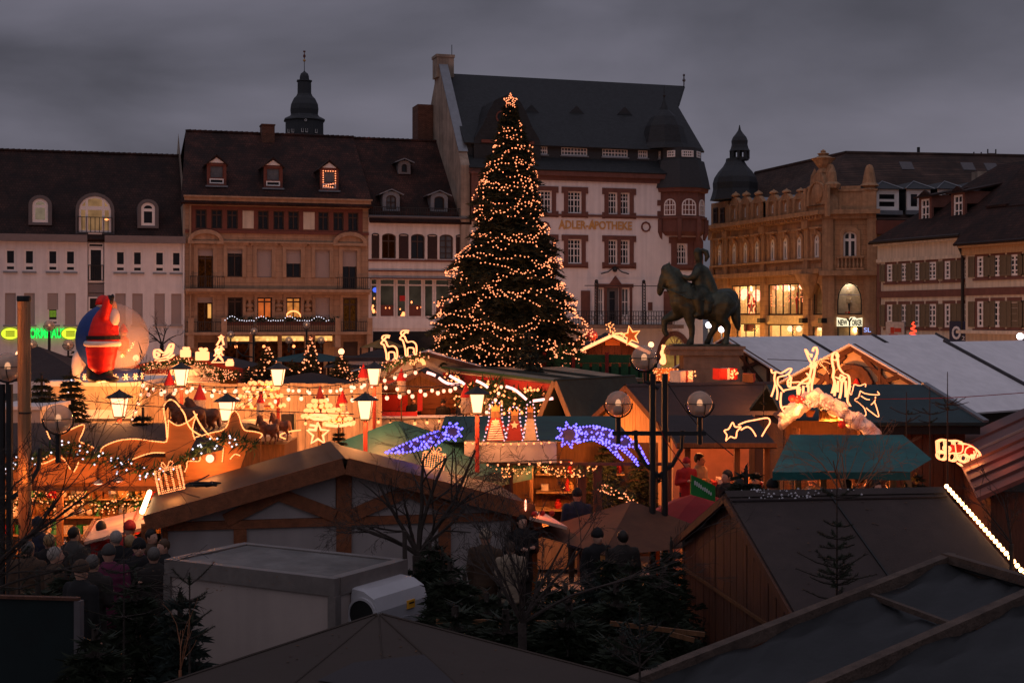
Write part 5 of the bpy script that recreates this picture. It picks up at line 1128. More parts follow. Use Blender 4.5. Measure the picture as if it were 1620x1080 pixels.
def garland(label,P,r=.16,n=60,bulbs_n=0,bm=None,br=.035,name='fir_garland',group=None,step=.07,leaf=.16,cat='garland'):
 P=[Vector(p) for p in P]; o0=P[0].copy(); t=thing(name,label,cat,o0,0,group); mb=MB()
 for p in along(P,step):
  for k in range(7):
   d=Vector((rnd.gauss(0,1),rnd.gauss(0,1),rnd.gauss(0,1))).normalized(); q=p-o0+d*rnd.uniform(0,r); e=d*leaf+Vector((rnd.uniform(-.05,.05),)*3); s=d.cross(Vector((rnd.random(),rnd.random(),rnd.random()))).normalized()*leaf*.14
   mb.add([q-s,q+s,q+e],[(0,1,2)])
 mb.build('foliage',M['garland'],t)
 if bulbs_n:
  A=along(P,.01); pts=[A[int(rnd.random()*(len(A)-1))]-o0+Vector((rnd.uniform(-r,r),-r*.8-rnd.uniform(0,.08),rnd.uniform(-r,r)*1.1)) for _ in range(bulbs_n)]
  bulbs(pts,br,bm or M['bulb'],'fairy_lights',t,0)
 return t
# --- plank wall behind the ring of lanterns
t=thing('plank_wall','long pale plank wall under the festoon lights','wall',(XA(226,50),50,0)); x=0; end=XA(604,50)-XA(226,50)
wm=mat('pale_old_plank',(.40,.30,.20),.8,var=.35,scale=1.6,stretch=(5,5,.7),bump=.4,bscale=8,streak=.2); zt_=ZA(606,50)
while x<end:
 w_=rnd.uniform(.24,.32); MB().box(x,min(x+w_-.012,end),0,.03+rnd.uniform(0,.015),.05,zt_+rnd.uniform(-.03,.02)).build('plank',wm,t); x+=w_
MB().box(-.05,end,.05,.12,zt_-.25,zt_-.12).build('rail',M['wood'],t)
# --- container hut below the inflatable
b=thing('container_hut','cream box hut with flat pale roof carrying the inflatable snow globe','hut',(XA(78,49),49,0)); w_=XA(226,49)-XA(78,49); h_=ZA(605,49)
MB().box(.05,w_-.05,.05,4.5,0,h_-.12).build('wall',mat('cream_box_panel',(.50,.42,.30),.7,var=.12,streak=.2),b); MB().box(-.1,w_+.1,-.15,4.7,h_-.12,h_+.06).build('roof',M['white_plaster'],b)
MB().box(.6,w_-.2,-.14,.049,ZA(648,49)-.3,ZA(648,49)).build('ledge',M['white_plaster'],b)
t=thing('white_crate_hut','small white box hut at the left edge behind the tall pole','hut',(XA(-20,40),40,0)); MB().box(0,XA(64,40)-XA(-20,40),0,2.5,0,ZA(648,40)).build('body',M['truck'],t); MB().box(-.06,XA(64,40)-XA(-20,40)+.06,-.06,2.56,ZA(648,40)+.002,ZA(648,40)+.1).build('lid',M['white_plaster'],t)
# --- flatbread stall with low roof
Yf=57; b=hut('flatbread_stall','low gabled flatbread stall with white sign and fir garland under its eaves','stall',(XA(290,Yf),Yf),0,(XA(376,Yf)-XA(206,Yf)),4,ZA(582,Yf),ZA(563,Yf),M['felt_dark'],M['red_dark'],planks=False,front=False)
sgw=XA(346,Yf)-XA(221,Yf); MB().box(-sgw/2-.15,sgw/2-.15,-.10,-.02,ZA(605,Yf),ZA(577.5,Yf)).build('sign_board',mat('sign_white',(.66,.58,.52),.6),b)
text('lettering','Flammkuchen',.36,M['red_dark'],b,(XA(251,Yf)-XA(290,Yf),-.12,ZA(590.5,Yf)),ext=.01,width=XA(278,Yf)-XA(225,Yf),shear=.25,bold=.008)
for k in range(3): MB().box(-sgw/2-.1,sgw/2-.2,-.12,-.101,ZA(596+k*3.2,Yf),ZA(595.2+k*3.2,Yf)).build('sign_line',M['red_dark'],b)
MB().box(-2.2,2.2,1.5,1.55,0,ZA(583,Yf)).build('inner_wall',M['wood'],b)
lamp(b,(0,-.5,ZA(600,Yf)-.4),60); lamp(b,(-1.5,-1.2,ZA(575,Yf)),25,(1,.6,.3))
rope('arch_light','rope light arch over the middle of the flatbread sign','rope light',[(270+16*(1-math.cos(a*math.pi/8)),592-16*math.sin(a*math.pi/8)) for a in range(9)],Yf-.25,.05,extra=[([(275+12*(1-math.cos(a*math.pi/8)),592-11*math.sin(a*math.pi/8)) for a in range(9)],False),([(292,577),(300,582),(298,590),(306,586),(312,594)],False)])
garland('fir garland with tiny lights along the flatbread stall gable',[AT(221,584,Yf-.5),AT(250,576,Yf-.5),AT(286,567,Yf-.5),AT(320,577,Yf-.5),AT(345,588,Yf-.5),AT(378,594,Yf-.5)],.13,bulbs_n=110,br=.026,leaf=.20)
garland('second fir garland sagging at the right of the flatbread stall',[AT(318,590,Yf-.5),AT(345,597,Yf-.5),AT(376,592,Yf-.5)],.18,bulbs_n=34,br=.026,leaf=.22)
# --- stall with the reindeer on its white roof
b=hut('timbered_stall','white roofed timbered stall with two lit reindeer on the roof','stall',(XA(674,Yf),Yf),0,(XA(674,Yf)-XA(548,Yf))*2,3.2,ZA(592,Yf),ZA(558,Yf),M['tent'],M['panel_white'],planks=False,trim=M['wood_dark'])
hw=XA(674,Yf)-XA(548,Yf)
for a,c in (((-2.2,0),(-1.6,.62)),((-1.55,0),(-1.55,.68)),((-1.6,0),(-.7,.8)),((-.5,0),(-.5,1.0))): MB().beam((a[0],-.03,ZA(596,Yf)+a[1]),(c[0],-.03,ZA(596,Yf)+c[1]),.05,.12).build('timber',M['wood_dark'],b)
MB().box(-hw,hw,-.08,-.001,ZA(600,Yf),ZA(596.5,Yf)).build('beam',M['wood_dark'],b)
MB().box(-hw,hw,-.3,-.09,ZA(604,Yf)-.4,ZA(601,Yf)).build('awning_valance',M['red_dark'],b)
lamp(b,(-1.2,-1.0,ZA(590,Yf)),30,(1,.6,.3))
garland('fir garland with amber lights along the reindeer stall gable',[AT(552,596,Yf-.5),AT(600,581,Yf-.5),AT(640,570,Yf-.5),AT(676,560,Yf-.5)],.2,bulbs_n=60,br=.03,leaf=.22)
rope('arch_light','double rope light arch on the reindeer stall front','rope light',[(650+11*(1-math.cos(a*math.pi/8)),577-11*math.sin(a*math.pi/8)) for a in range(9)],Yf-.2,.05,extra=[([(654+8*(1-math.cos(a*math.pi/8)),577-7*math.sin(a*math.pi/8)) for a in range(9)],False)])
# --- brown plank stall with three visitors at its counter
Yb=52; hw=(XA(738,Yb)-XA(592,Yb))/2
b=hut('plank_stall','brown plank stall with open counter and red poster','stall',(XA(665,Yb),Yb),0,hw*2,3.0,ZA(622,Yb),ZA(589,Yb),M['felt_dark'],M['wood'],planks=True,front=True,open_h=ZA(617,Yb),trim=M['wood_dark'])
k=0; z=1.2
while z<ZA(618,Yb): MB().box(-hw+.05,hw-.05,1.6,1.63,z,z+.17).build('inner_board',mat('red_brown_board',(.20,.07,.03),.7,var=.3,stretch=(.6,6,6)) if k==0 else bpy.data.materials['red_brown_board'],b); z+=.185; k+=1
MB().box(-hw-.1,hw+.5,-.35,-.02,.1,ZA(657,Yb)-.06).build('counter_front',mat('cream_counter',(.55,.45,.36),.7,streak=.1),b); MB().box(-hw-.2,hw+.6,-.5,.3,ZA(657,Yb)-.059,ZA(657,Yb)).build('counter_top',M['white_plaster'],b)
MB().box(XA(598,Yb)-XA(665,Yb),XA(640,Yb)-XA(665,Yb),1.55,1.59,ZA(654,Yb),ZA(628,Yb)).build('poster',M['red'],b); MB().box(XA(660,Yb)-XA(665,Yb),XA(668,Yb)-XA(665,Yb),.1,.16,ZA(650,Yb),ZA(622,Yb)).build('striped_post',M['red'],b)
MB().box(-hw-.1,-.1,-.3,-.22,ZA(657,Yb)+.0,ZA(657,Yb)+.16).build('red_cloth',M['red'],b)
lamp(b,(.4,.4,ZA(619,Yb)),22,(1,.42,.16)); lamp(b,(0,-2.5,3.0),60,(1,.5,.2))
# --- long flat roofed stall with a red fascia
A_,B_,C_,D_=AT(674,578,60),AT(888,605,44.4),AT(1016,598,47.6),AT(858,577,60.8); zf=3.38
b=thing('long_stall','long flat roofed stall with red fascia and pale felt roof','stall',(A_.x,A_.y,0)); o0=Vector((A_.x,A_.y,0)); L_=lambda p,z: (p.x-o0.x,p.y-o0.y,z)
pale=mat('pale_worn_felt',(.34,.27,.19),.85,var=.3,scale=1.2,stretch=(1,1,1),dirt=.4)
MB().slab([L_(A_,zf),L_(B_,zf),L_(C_,zf),L_(D_,zf+.05)],.12).build('roof',pale,b)
for f in (.28,.6):
 p,q=A_.lerp(D_,f),B_.lerp(C_,f); MB().beam(L_(p,zf+.05),L_(q,zf+.05),.10,.07).build('roof_seam',M['felt_green'],b)
d=(B_-A_); d.z=0; nrm=Vector((d.y,-d.x,0)).normalized()*-1
if nrm.x>0: nrm=-nrm
p0=A_+d*.02+nrm*.1; p1=B_+nrm*.1; p0.z=p1.z=0; MB().beam(L_(p0,zf-.42),L_(p1,zf-.28),.06,.42).build('fascia',M['red'],b)
MB().beam(L_(p0+nrm*.05,zf+.02),L_(p1+nrm*.05,zf+.02),.1,.08).build('roof_edge',M['green_dark'],b)
for f in (.0,.25,.5,.75,.99):
 p=A_.lerp(B_,f); MB().box(p.x-o0.x-.06,p.x-o0.x+.06,p.y-o0.y-.06,p.y-o0.y+.06,0,zf-.13).build('post',M['wood'],b)
q0,q1=A_.lerp(D_,.55),B_.lerp(C_,.6); MB().beam(L_(q0,1.6),L_(q1,1.6),.06,3.1).build('inner_wall',M['wood_light'],b)
p0,p1=A_.lerp(B_,.2)-nrm*.3,B_-nrm*.3; MB().beam(L_(p0,.9),L_(p1,.9),.3,1.5).build('counter',M['wood_light'],b)
for f in (.3,.55,.8): p=A_.lerp(B_,f)-nrm*.9; lamp(b,L_(p,2.75),70,(1,.58,.24))
for f,lab in ((.45,'leafy garland with lights hanging under the long stall roof, left part'),(.78,'leafy garland with lights hanging under the long stall roof, right part')):
 p=A_.lerp(B_,f-.16); q=A_.lerp(B_,f+.14); garland(lab,[(p.x-.3,p.y-.4,2.95),((p.x+q.x)/2-.3,(p.y+q.y)/2-.4,2.45),(q.x-.3,q.y-.4,2.85)],.42,bulbs_n=70,br=.05,leaf=.35,bm=M['bulb_yellow'])
# --- green boarded wall, and the gable with bright rope lights behind it
Yg=57.5; t=thing('green_board_wall','dark green boarded wall with red posts behind the long stall','fence',(XA(860,Yg),Yg,0)); x=0; end=XA(1030,Yg)-XA(860,Yg); z0,zm,z1=ZA(598,Yg),ZA(574,Yg),ZA(561,Yg)
MB().box(0,end,.06,.1,zm,z1).build('upper_board',M['green_dark'],t)
while x<end: MB().box(x,x+.30,0,.04,.2,zm-.02).build('board',M['green_dark'],t); x+=.40
MB().box(0,end,.06,.1,.2,zm-.15).build('back_board',mat('black_green',(.01,.03,.014),.8),t)
for px in (861,907,960,1020): MB().box(XA(px,Yg)-XA(860,Yg)-.07,XA(px,Yg)-XA(860,Yg)+.07,-.08,-.01,.1,z1+.1).build('post',M['red_dark'],t)
garland('sparse garland on top of the green boarded wall',[AT(875,559,Yg),AT(920,561,Yg)],.25,bulbs_n=12,br=.04,leaf=.3)
Yr=62; hw=XA(1027,Yr)-XA(968,Yr)
b=hut('lit_gable_hut','reddish hut with bright rope lights along both gable edges','hut',(XA(968,Yr),Yr),0,hw*2,4,ZA(558,Yr),ZA(531,Yr),M['felt_dark'],M['wood_dark'],planks=True,pw=.3)
for sx,nm in ((-1,'edge_light'),(1,'edge_light')): MB().tube([(sx*hw,-.42,ZA(558,Yr)+.0),(0,-.42,ZA(530,Yr))],.07,6).build(nm,M['rope_hot'],b)
MB().box(-.3,.35,-.06,-.02,ZA(546,Yr),ZA(536,Yr)).build('hatch',M['ply'],b); lamp(b,(0,-1.5,ZA(545,Yr)),30,(1,.3,.08))
t=thing('star_board','brown star board outlined with rope light on the lit gable hut','star',AT(998,531,61.4)); P=star_pts(5,.42,.18,math.pi/2+.2); MB().prism(P,0,.05).build('board',M['ply'],t); MB().tube([(x*1.05,-.03,z*1.05) for x,z in P],.035,5,True).build('rope_light',M['rope'],t)
t=thing('lit_rooftop_figure','small upright figure of fairy lights at the peak of the lit gable hut','light figure',AT(967,531,61.5)); bulbs([Vector((rnd.gauss(0,.08),rnd.gauss(0,.05),h)) for h in [i*.02 for i in range(30)]],.035,M['bulb_yellow'],'fairy_lights',t,0); MB().tube([(0,0,0),(0,0,.6)],.03,5).build('stem',M['iron'],t)
rope('light_bow','low rope light bow beside the star board','rope light',[(972,528),(984,527),(988,530),(986,535),(976,531)],61.4,.04)
t=thing('pink_rooftop_ball','pinkish lit ball ornament left of the lit gable','ornament',AT(935,530,61)); MB().ball((0,0,0),.28,2).build('ball',mat('pink_ball',(.5,.12,.10),.6),t); bulbs([Vector((rnd.gauss(0,.25),-.3,rnd.gauss(0,.2))) for i in range(24)],.035,M['bulb'],'fairy_lights',t,0)
# --- two plank huts whose gables face left
b=hut('plank_gable_hut','plank hut with warmly lit board gable and wide brown felt roof','hut',(3.46,39.3),R(-72.5),5.87,4.6,2.35,3.5,M['felt_dark'],M['wood_light'],pw=.2,ov=.1,ovf=.25,trim=M['wood_dark'])
lamp(b,(-.6,-1.3,1.9),110,(1,.40,.10)); lamp(b,(1.2,-1.2,1.7),30,(1,.36,.09))
b=hut('green_tent_hut','steep dark green roofed hut with open triangular front','hut',(XA(889,43.5),43.5),R(-42),1.35,3.4,ZA(664,43.5),ZA(602,43.5),M['felt_green'],M['wood_light'],ov=.12,ovf=.35,front=False,planks=False,trim=M['wood_light'],ridge=False)
MB().prism([(-.6,.6),(.6,.6),(.6,ZA(664,43.5)),(-.6,ZA(664,43.5))],.1,.2).build('front_sill',M['wood_light'],b); MB().beam((-.2,.5,ZA(664,43.5)),(.35,1.2,ZA(640,43.5)),.05,.5).build('inner_plank',M['wood'],b)
MB().box(-1.6,.5,-1.3,-.2,ZA(667,43.5)-.1,ZA(667,43.5)).build('platform',M['wood_light'],b)
# --- big white festival tents on the right
tent_rib=mat('dark_rib',(.05,.045,.05),.8)
def big_tent(name,label,apex,Lr,deco=False):
 b=thing(name,label,'tent',(apex[0],apex[1],0),math.atan2(-2.8,2.06),'white festival tents'); W=6.95; hr,he=4.75,3.2
 mb=MB()
 s=.12
 for sx in (-1,1): MB().slab([(sx*(W/2+.35),-.2,he-.15),(0,-.2,hr),(0,Lr,hr),(sx*(W/2+.35),Lr,he-.15)],.05).build('roof_panel',M['tent'],b)
 for k in range(1,int(Lr/4)+1): MB().tube([(W/2+.36,4*k,he-.10),(0,4*k,hr+.04)],.05,5).build('roof_rib',tent_rib,b)
 cl=mat('cream_infill',(.55,.40,.25),.85,var=.1) if 'cream_infill' not in bpy.data.materials else bpy.data.materials['cream_infill']
 MB().prism([(-W/2,he-.25),(W/2,he-.25),(0,hr-.08)],.05,.12).build('gable_panel',cl,b)
 MB().box(-W/2,W/2,.05,.1,.1,he-.26).build('front_wall',M['wood'],b); MB().box(W/2-.05,W/2+.02,.15,Lr,.1,he-.1).build('side_wall',M['tent_brown'],b); MB().box(-W/2-.02,-W/2+.05,.15,Lr,.1,he-.1).build('side_wall',M['tent_brown'],b)
 z=lambda x: he-.25+(hr-.08-he+.25)*(1-abs(x)/(W/2)); tb=M['wood_dark']
 for sx in (-1,1):
  MB().beam((sx*(W/2+.3),-.03,he-.22),(0,-.03,hr-.1),.10,.20).build('barge_board',tb,b); MB().beam((sx*(W/2-.2),-.0,he-.12),(sx*.25,0,he-.12),.08,.14).build('tie_beam',tb,b)
  MB().beam((sx*.9,-.002,he-.05),(sx*.9,-.002,z(.9)),.1,.07,(0,1,0)).build('post',tb,b); MB().beam((sx*2.0,-.002,he-.05),(sx*2.0,-.002,z(2.0)),.1,.07,(0,1,0)).build('post',tb,b); MB().beam((sx*.3,.004,hr-.35),(sx*1.7,.004,he),.06,.12).build('brace',tb,b); MB().beam((sx*.75,.01,he+.45),(sx*1.5,.01,z(1.5)-.05),.06,.12).build('brace',tb,b)
 if deco:
  mb=MB(); ring(mb,[(x,zz+he-.35) for x,zz in outline(1.5,1.35,.75)],[(x,zz+he-.27) for x,zz in outline(1.15,1.12,.57)],-.10,.0); mb.build('niche_arch',tb,b)
  MB().prism([(x,zz+he-.27) for x,zz in outline(1.15,1.12,.57)],.02,.045).build('niche_picture',mat('niche_brown',(.12,.05,.03),.8,var=.7,scale=3.5),b); mb=MB(); mb.lathe([(.05,he-.2),(.22,he-.15),(.2,he+.1),(.1,he+.35),(.12,he+.45),(.03,he+.58)],8,(.1,-.02),sy=.4); mb.build('niche_figure',M['red'],b)
  lamp(b,(-.6,-1.8,3.2),150,(1,.42,.12)); lamp(b,(2.2,-1.5,3.0),80,(1,.42,.12)); lamp(b,(-2.6,-1.5,3.0),70,(1,.42,.12))
 else: lamp(b,(1.5,-1.4,3.0),35,(1,.45,.14))
 return b
big_tent('festival_tent','white festival tent nearest the right edge with half-timbered painted gable',(9.44,38.4),13,True)
big_tent('festival_tent','white festival tent further back beside the rider statue',(7.73,50),12)
big_tent('festival_tent','white festival tent at the far right behind the nearest one',(16.5,45),12)
# --- roofs and awnings on the right
b=thing('blue_green_roof_stall','stall with wide blue green sheet roof below the white tents','stall',(XA(1400,33),33,0)); x0,x1=XA(1225,33.5)-XA(1400,33),XA(1462,34.5)-XA(1400,33); xe=XA(1560,32)-XA(1400,33); zr_,ze_=ZA(608,34.5),ZA(668,32)
MB().slab([(x0,-1.0,ze_),(xe,-1.0,ze_),(x1,1.5,zr_),(x0,1.5,zr_)],.08).build('roof_panel',M['green_slate'],b); MB().slab([(xe,-1.0,ze_),(xe,4.0,ze_),(x1,1.5,zr_)],.08).build('roof_panel',M['green_slate'],b); MB().slab([(x0,4.0,ze_),(xe,4.0,ze_),(x1,1.5,zr_),(x0,1.5,zr_)],.08).build('roof_panel',M['green_slate'],b)
MB().beam((xe,-1.0,ze_+.03),(x1,1.5,zr_+.03),.14,.06).build('hip_cap',M['zinc'],b); MB().box(x0,xe-.1,-.9,-.84,ze_-.28,ze_-.09).build('fascia',M['black'],b)
z=.1; x=x0
while x<xe-.5: MB().box(x,x+.235,-.6,-.57,.1,ze_-.12).build('plank',M['wood_dark'],b); x+=.25
MB().box(x0+.05,xe-.5,-.5,3.5,.05,ze_-.15).build('body_wall',M['wood_dark'],b)
b=thing('teal_awning','teal tarpaulin awning spread over wooden posts at right','awning',(XA(1340,23),23,0)); zr_,ze_=ZA(687,24.2),ZA(746,22)
P=lambda px,Y: (XA(px,Y)-XA(1340,23),Y-23)
def draped(name,c,n=10,sag=.1,m=None,parent=None):
 mb=MB(); a,b_,cc,d_=[Vector(p) for p in c]
 for i in range(n+1):
  for j in range(n+1):
   u,v=i/n,j/n; p=(a*(1-u)+b_*u)*(1-v)+(d_*(1-u)+cc*u)*v; p.z-=sag*math.sin(u*math.pi)*math.sin(v*math.pi)+rnd.uniform(0,.008)+.012*math.sin(u*n*.9)*(1-v); mb.v.append(tuple(p))
 for i in range(n):
  for j in range(n): k=i*(n+1)+j; mb.f.append((k,k+n+1,k+n+2,k+1))
 return mb.build(name,m or M['teal'],parent,smooth=True)
draped('cloth',[(*P(1222,22),ze_),(*P(1440,22),ze_),(*P(1428,24.2),zr_),(*P(1250,24.2),zr_)],14,.07,M['awning_teal'],b); MB().add([(*P(1440,22),ze_),(*P(1474,22.8),ze_+.12),(*P(1428,24.2),zr_)],[(0,1,2)]).build('side_cloth',M['awning_teal'],b)
draped('valance',[(*P(1222,22),ze_-.12),(*P(1440,22),ze_-.12),(*P(1440,22),ze_),(*P(1222,22),ze_)],10,0,M['awning_teal'],b)
for px in (1228,1262,1302,1388,1412,1436): x,y=P(px,22.5); MB().box(x-.05,x+.05,y-.05,y+.05,0,ze_-.02).build('post',M['wood_light'],b)
for k in range(5): x,y=P(1235+k*46,24.0); MB().box(x-.3,x+.28,y,y+.05,.2,1.9).build('inner_board',M['wood'],b)
lamp(b,(P(1260,23)[0],P(1260,23)[1],2.6),30,(1,.36,.1)); lamp(b,(P(1400,23)[0],P(1400,23)[1],2.6),26,(1,.36,.1))
# crib roof with fleece edge, carrying the big reindeer
Yc=30; b=thing('crib_hut','small crib hut with white fleece along its gable below the big lit deer','hut',(XA(1295,Yc),Yc,0),R(-6)); k=Yc/F
zz=lambda py: ZA(py,Yc); xx=lambda px: XA(px,Yc)-XA(1295,Yc)
def fleece(name,pts,w0):
 mb=MB(); P_=along(pts,.05)
 for p in P_:
  for q in range(3): mb.ball(p+Vector((rnd.uniform(-.04,.04),rnd.uniform(-.3,.3),rnd.uniform(-w0,w0))),rnd.uniform(.09,.15)*w0/.12,0)
 me=remesh(mb,.045,2); me.materials.append(M['snow_fur']); return link(name,me,b)
fleece('fleece_edge',[(xx(1238),-.1,zz(664)),(xx(1262),-.1,zz(645)),(xx(1289),-.1,zz(625))],.13); fleece('fleece_edge',[(xx(1291),-.1,zz(625)),(xx(1330),-.1,zz(650)),(xx(1388),-.1,zz(690))],.13)
for sx,P_ in ((-1,((xx(1236),zz(662)),(xx(1290),zz(624)))),(1,((xx(1388),zz(692)),(xx(1290),zz(624))))): MB().slab([(P_[0][0],-.1,P_[0][1]-.06),(P_[1][0],-.1,P_[1][1]-.06),(P_[1][0],2.2,P_[1][1]-.06),(P_[0][0],2.2,P_[0][1]-.06)],.06).build('roof_panel',M['wood_dark'],b)
MB().box(xx(1250),xx(1372),1.2,1.26,0,zz(672)).build('back_wall',M['wood'],b)
for px in (1262,1362): MB().tube([(xx(px),.2,0),(xx(px),.2,zz(678))],.07,7).build('post',M['wood'],b)
mb=MB()
for q in range(170): x=rnd.uniform(xx(1300),xx(1338)); mb.tube([(x,.3+rnd.uniform(0,.2),zz(652)),(x+rnd.uniform(-.05,.05),.15,zz(663)-rnd.uniform(0,.05))],.012,3)
mb.build('straw_thatch',mat('straw',(.45,.28,.10),.9),b); mb=MB(); mb.prism([(xx(1275),zz(650)),(xx(1291),zz(650)),(xx(1286),zz(660)),(xx(1279),zz(660))],.1,.3); mb.build('bell_board',M['ply'],b)
garland('dark wreath with fairy lights under the crib gable',[AT(1267,637,Yc-.3),AT(1289,631,Yc-.3),AT(1316,642,Yc-.3)],.12,bulbs_n=60,br=.022,leaf=.14)
lamp(b,(xx(1315),.1,zz(672)),30,(1,.42,.12)); lamp(b,(xx(1250),-.7,zz(640)),18,(1,.45,.15))
for px,py,r,lab in ((1332,671,.085,'round red ball lantern hanging at the crib hut'),(1262,631,.09,'red bow cluster on the left fleece edge of the crib hut')): 
 mb=MB(); mb.ball((0,0,0),r,2); 
 if r>.086: mb.ball((-.12,0,.02),.08,2); mb.ball((.08,.02,-.03),.07,2)
 o=mb.build('red_ball',M['red'],None,AT(px,py,Yc-.35),smooth=True); tag(o,lab,'ornament')
# --- brown hut at right with the steep roof toward us
uE=Vector((.86,-6.0)).normalized(); bE=hut('brown_felt_hut','large brown hut with felt roof and vertical board gable at right foreground','hut',(3.05,19.2),math.atan2(uE.y,uE.x),5.3,2.95,1.98,3.0,M['felt'],M['wood_dark'],pw=.15,ov=.12,ovf=.10,trim=M['wood_dark'],bargew=.10)
MB().box(-2.6,2.6,-.03,-.008,1.55,1.60).build('ledge_strip',M['wood'],bE)
MB().beam((.0,1.35,3.085),(2.75,1.35,2.02),.025,.02).build('roof_seam',M['black'],bE); MB().beam((.26,-.1,2.99),(.26,3.0,2.99),.03,.02).build('ridge_lap',M['felt_dark'],bE)
mb=MB()
for k in range(60): x=rnd.uniform(-.05,.25); y=rnd.triangular(-.1,1.9,.4); mb.ball((x,y,3.10-.385*abs(x)),rnd.uniform(.008,.022),0)
mb.build('peeling_flakes',mat('pale_flake',(.5,.48,.5),.8),bE,kind='stuff')
rl=MB(); pts=[(2.75*f,3.12,3.10-1.06*f) for f in [i/29 for i in range(30)]]
for i,p in enumerate(pts): o=link('bulb',cached('rbulb',lambda: MB().ball((0,0,0),.032).mesh('bulb',emis('edge_bulb',(1,.50,.20),12,True))),bE,p)
MB().tube([(0,3.14,3.08),(2.75,3.14,2.02)],.02,5).build('bulb_cable',M['iron'],bE); lamp(bE,(.9,3.5,2.6),7,(1,.28,.07),.3); lamp(bE,(2.0,3.5,2.2),7,(1,.28,.07),.3)
# --- red sheet roof stall at the right edge
d_=Vector((2.75,10.2)).normalized(); n_=Vector((d_.y,-d_.x)); b=thing('red_roof_stall','long stall with dark red seamed roof at the right edge','stall',(8.25,23.8,0),math.atan2(d_.y,d_.x)-math.pi/2)
MB().slab([(-.3,-.3,2.42),(2.5,-.3,3.8),(2.5,10.6,3.8),(-.3,10.6,2.42)],.07).build('roof_panel',M['red_roof'],b); MB().slab([(5.3,-.3,2.42),(2.5,-.3,3.8),(2.5,10.6,3.8),(5.3,10.6,2.42)],.07).build('roof_panel',M['red_roof'],b)
for k,y in enumerate((.6,1.9,3.2,4.6,6.2,8.2)): MB().beam((-.28,y,2.46),(2.5,y,3.84),.05,.05).build('roof_seam',M['red_roof'] if k != 4 else M['zinc'],b)
MB().box(-.05,.0,0,10.4,0,2.4).build('side_wall',M['wood_dark'],b); MB().box(0,5,0,.06,0,2.5).build('front_wall',M['wood_dark'],b)
MB().box(1.05,1.9,1.9,2.8,3.05,3.22).build('roof_hatch',emis('lit_hatch',(1,.45,.14),.5,False),b)
lamp(b,(-1.2,4.6,2.6),9,(1,.22,.08),.25); lamp(b,(.2,3.0,3.1),3.5,(1,.2,.08),.2)
# --- timber framed tarpaulin roof close by, lower right
P1=Vector((4.42,14.1,3.0)); dd=Vector((-3.3,-2.34,-.6)); rr_=Vector((.28,-.96,0)).normalized()
b=thing('framed_tarp_roof','grey tarpaulin roof held by heavy brown timber frame, nearest lower right','roof',(P1.x,P1.y,0)); q=lambda s_,t_,up=0.0: tuple(P1+rr_*s_+dd*t_+Vector((-P1.x,-P1.y,up)))
for s0,s1 in ((.06,1.5),(1.56,3.1),(3.16,5.2)):
 mb=MB(); n,m_=26,12
 for i in range(n+1):
  for j in range(m_+1):
   t_,s_=1.6*i/n,s0+(s1-s0)*j/m_; wv=.030*math.sin(t_*15+s_*9+2*math.sin(s_*4))+.022*math.sin(t_*27-s_*14+math.sin(t_*9))+rnd.uniform(-.004,.004)-.05*math.sin(j/m_*math.pi)
   mb.v.append(q(s_,t_,wv))
 for i in range(n):
  for j in range(m_): k=i*(m_+1)+j; mb.f.append((k,k+1,k+m_+2,k+m_+1))
 mb.build('tarpaulin',M['tarp'],b,smooth=True)
tbm=mat('old_grey_brown_beam',(.085,.058,.045),.85,var=.4,scale=2,stretch=(3,3,3),bump=.5,bscale=12)
for s_ in (0,1.53,3.13,5.2): MB().beam(q(s_,-.02,.03),q(s_,1.7,.03),.11,.11).build('rafter',tbm,b)
MB().beam(q(-.05,0,.05),q(5.4,0,.05),.09,.09).build('ridge_beam',tbm,b); MB().beam(q(.02,.30,.0),q(1.50,.30,.0),.05,.05).build('batten',tbm,b); MB().beam(q(1.56,.95,.0),q(3.1,.95,.0),.05,.05).build('batten',tbm,b)
e2=Vector((2.6,.76,-1.0)); MB().slab([q(0,0),tuple(Vector(q(0,0))+e2),tuple(Vector(q(5.4,0))+e2),q(5.4,0)],.03).build('far_tarpaulin',M['tarp'],b); MB().beam(q(0,0,.03),tuple(Vector(q(0,0,.03))+e2),.1,.1).build('rafter',M['red_dark'],b)
for s_,t_ in ((.3,1.6),(5.0,1.6),(.3,.1),(5,.1)): p=q(s_,t_); MB().box(p[0]-.06,p[0]+.06,p[1]-.06,p[1]+.06,0,p[2]-.1).build('post',tbm,b)
# --- taupe pavilion roof at the bottom
pk=Vector((-1.12,11.7,3.0)); b=thing('taupe_pavilion','taupe fabric pavilion roof with pointed top at the bottom centre','tent',(pk.x,pk.y,0))
poly=[(-2.75,10.3,2.72),(.12,9.2,2.62),(1.35,10.6,2.62),(.4,12.6,2.4),(-1.7,12.6,2.4)]
for i in range(5):
 a,c=Vector(poly[i]),Vector(poly[(i+1) % 5]); mb=MB(); n=9
 for u in range(n+1):
  for v in range(n+1):
   f,g_=u/n,v/n; p=pk.lerp(a.lerp(c,g_),f); p.z-=.035*math.sin(g_*math.pi)*f*(1.2-f); p-=Vector((pk.x,pk.y,0)); mb.v.append(tuple(p))
 for u in range(n):
  for v in range(n): k=u*(n+1)+v; mb.f.append((k,k+n+1,k+n+2,k+1))
 mb.build('roof_panel',M['tent_brown'],b,smooth=True)
 mb=MB(); d0=a-Vector((pk.x,pk.y,0)); d1=c-Vector((pk.x,pk.y,0)); mb.quad(d0,d1,d1-Vector((0,0,.35)),d0-Vector((0,0,.35))); mb.build('valance',M['navy'],b)
 MB().tube([(d0.x*.97,d0.y*.97,0),(d0.x*.97,d0.y*.97,d0.z-.05)],.035,6).build('pole',M['alu'],b)
a,c=Vector(poly[0]),Vector(poly[1]); 
